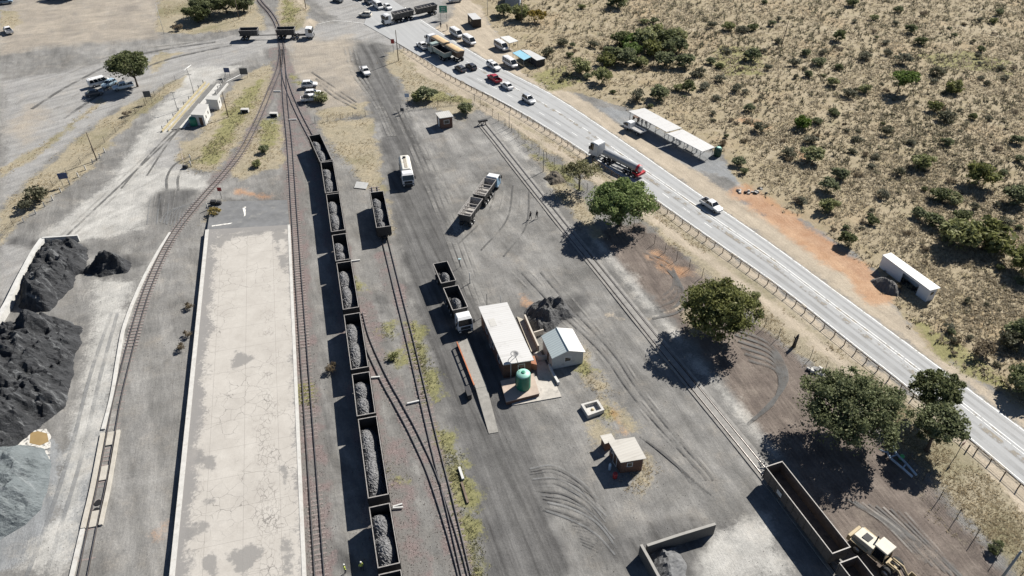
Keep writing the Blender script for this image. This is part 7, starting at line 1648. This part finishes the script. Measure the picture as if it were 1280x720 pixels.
# --- dry grass and tussocks
GRASSM = leaf_material('dry_grass_blades', (.24, .195, .12), (.46, .385, .25), (.56, .49, .34), trans=.5); GRASSV = leaf_material('dry_bunch_grass', (.19, .162, .108), (.42, .36, .25), (.55, .49, .37), trans=.5); GRASSG = leaf_material('green_weeds', (.12, .118, .06), (.26, .25, .13), (.36, .33, .2))
rside_ = np.array(RR)
def left_dist(X, Y): return (X - np.interp(-Y, -rside_[:, 1], rside_[:, 0])) * .88
def tussocks(name, n, accept, hlo, hhi, mat, seed, blades=8, region=(-120, -20, 1420, 860), wid=.09, spread=.35):
    r_ = np.random.RandomState(seed); P_ = []; tot = 0
    while tot < n:
        m = n * 3; px = r_.uniform(region[0], region[2], m); py = r_.uniform(region[1], region[3], m)
        u = (px - 640) / CAM_F; v = -(py - 360) / CAM_F
        dy = math.cos(CAM_P) + v * math.sin(CAM_P); dz = -math.sin(CAM_P) + v * math.cos(CAM_P); tt = -CAM_H / dz; X = u * tt; Y = dy * tt
        i = np.clip(np.searchsorted(gx, X), 0, len(gx) - 1); j = np.clip(np.searchsorted(gy, Y), 0, len(gy) - 1)
        ok = accept(i, j, X, Y, r_)
        P_.append(np.stack([X[ok], Y[ok], relief[j[ok], i[ok]]], -1)); tot += ok.sum()
        if len(P_) > 60: break
    P_ = np.concatenate(P_)[:n]; m = len(P_)
    h = r_.uniform(hlo, hhi, m) * (1 + np.clip((P_[:, 1] - 100) / 250, 0, .6)); tb = r_.rand(m)
    pts = np.repeat(P_, blades, 0); hh = np.repeat(h, blades) * r_.uniform(.6, 1.15, m * blades); a = r_.uniform(0, 2 * math.pi, m * blades); tl = r_.uniform(.45, .98, m * blades)
    d = np.stack([np.cos(a), np.sin(a), 0 * a], -1); s = np.stack([-np.sin(a), np.cos(a), 0 * a], -1)
    base = pts + d * (hh * spread * r_.rand(m * blades))[:, None] - np.array((0, 0, .05)); tip = base + d * (hh * tl)[:, None] + np.array((0, 0, 1)) * (hh * np.sqrt(1 - .7 * tl ** 2))[:, None]
    w = (wid * (.6 + hh))[:, None]
    v = np.stack([base - s * w, base + s * w, tip + s * w * .25, tip - s * w * .25], 1).reshape(-1, 3)
    o = bpy.data.objects.new(name, quad_mesh(name, v, np.clip(np.repeat(tb, blades) * .8 + r_.rand(m * blades) * .3 - .05, 0, 1), [mat])); C.objects.link(o)
    return tag(o, kind='stuff')
pn = smooth_noise(4.0, 31); pn2 = smooth_noise(14.0, 33)
tussocks('veld_grass', 44000, lambda i, j, X, Y, r_: (MASK['veld'][j, i] + r_.normal(0, .6, len(i)) > .2) & (r_.rand(len(i)) < np.clip(pn[j, i] * 1.5 - .45 + pn2[j, i] * .6, .05, 1) * np.clip((MASK['veld'][j, i] + 1) / 4 * np.clip((left_dist(X, Y) - 18) / 30, .3, 1), .2, 1)), .2, .55, GRASSV, 5, 7, region=(560, -40, 1480, 640))
tussocks('verge_grass', 12000, lambda i, j, X, Y, r_: (MASK['straw'][j, i] + r_.normal(0, .8, len(i)) > .3) & (MASK['sand'][j, i] < .2) & (r_.rand(len(i)) < np.clip(pn[j, i] * 2.2 - .7, 0, 1)), .1, .3, GRASSM, 6, 6, wid=.06)
GRASSK = leaf_material('dark_scrub_tufts', (.09, .08, .05), (.2, .18, .115), (.25, .24, .15), trans=.45)
tussocks('scrub_undergrowth', 6800, lambda i, j, X, Y, r_: (MASK['veld'][j, i] > 1.2) & (r_.rand(len(i)) < np.clip(1.5 - pn[j, i] * 1.6 + pn2[j, i] * .6 - .5, .03, 1) * np.clip((left_dist(X, Y) - 22) / 40, .05, 1)), .25, .8, GRASSK, 8, 9, region=(560, -40, 1480, 600), wid=.1)
tussocks('green_weeds', 3200, lambda i, j, X, Y, r_: (MASK['green'][j, i] + r_.normal(0, .5, len(i)) > .2) & (MASK['veld'][j, i] < 0) & (r_.rand(len(i)) < pn[j, i] * 1.2), .1, .3, GRASSG, 7, 6, wid=.07)

# loose stones and coal lumps
def stones(name, n, accept, lo, hi, mat, seed):
    r_ = np.random.RandomState(seed); P_ = []; tot = 0
    for _ in range(60):
        m = n * 3; px = r_.uniform(-5, 1285, m); py = r_.uniform(30, 725, m)
        u = (px - 640) / CAM_F; v = -(py - 360) / CAM_F; dz = -math.sin(CAM_P) + v * math.cos(CAM_P); tt = -CAM_H / dz; X = u * tt; Y = (math.cos(CAM_P) + v * math.sin(CAM_P)) * tt
        i = np.clip(np.searchsorted(gx, X), 0, len(gx) - 1); j = np.clip(np.searchsorted(gy, Y), 0, len(gy) - 1); ok = accept(i, j, X, Y, r_)
        P_.append(np.stack([X[ok], Y[ok], relief[j[ok], i[ok]]], -1)); tot += ok.sum()
        if tot >= n: break
    P_ = np.concatenate(P_)[:n]; m = len(P_)
    base = np.array([(1, 0, 0), (0, 1, 0), (-1, 0, 0), (0, -1, 0), (.1, .1, .8), (0, 0, -.6)], float)
    V = P_[:, None, :] + base[None] * (r_.uniform(lo, hi, m)[:, None, None] * r_.uniform(.6, 1.3, (m, 6, 1))); tri = [(0, 1, 4), (1, 2, 4), (2, 3, 4), (3, 0, 4)]
    v = np.stack([V[:, list(t_)] for t_ in tri], 1).reshape(-1, 3)
    o = bpy.data.objects.new(name, quad_mesh(name, v, np.repeat(r_.rand(m), 4), [mat], 3)); C.objects.link(o); return tag(o, kind='stuff')
STN = leaf_material('loose_stone', (.09, .08, .075), (.24, .21, .195), (.42, .40, .37)); COALS = leaf_material('loose_coal', (.04, .04, .04), (.12, .118, .115), (.24, .235, .23))
stones('gravel', 9000, lambda i, j, X, Y, r_: (MASK['ballast'][j, i] + r_.normal(0, .6, len(i)) > .1) & (Y < 190), .03, .09, STN, 41)
onroad = lambda X, Y: np.zeros(len(X), bool)
yardm = lambda i, j: (MASK['veld'][j, i] < -1) & (MASK['sand'][j, i] < -1.5) & (MASK['straw'][j, i] < -.5) & (MASK['asphalt'][j, i] < -.5)
rside = np.array(LR); 
def left_of_road(X, Y): return X < np.interp(-Y, -rside[:, 1], rside[:, 0]) - 2
plx0 = lambda Y: np.interp(Y, [pn0.y, pl0.y], [pn0.x, pl0.x]); plx1 = lambda Y: np.interp(Y, [pn1.y, pl1.y], [pn1.x, pl1.x])
def off_platform(X, Y): return ~((X > plx0(Y) - .6) & (X < plx1(Y) + .6) & (Y < pl0.y + 6))
stones('rubble', 3000, lambda i, j, X, Y, r_: yardm(i, j) & left_of_road(X, Y) & off_platform(X, Y) & (r_.rand(len(i)) < np.clip(pn[j, i] * 2.4 - 1.0, .02, 1)), .02, .075, COALS, 42)
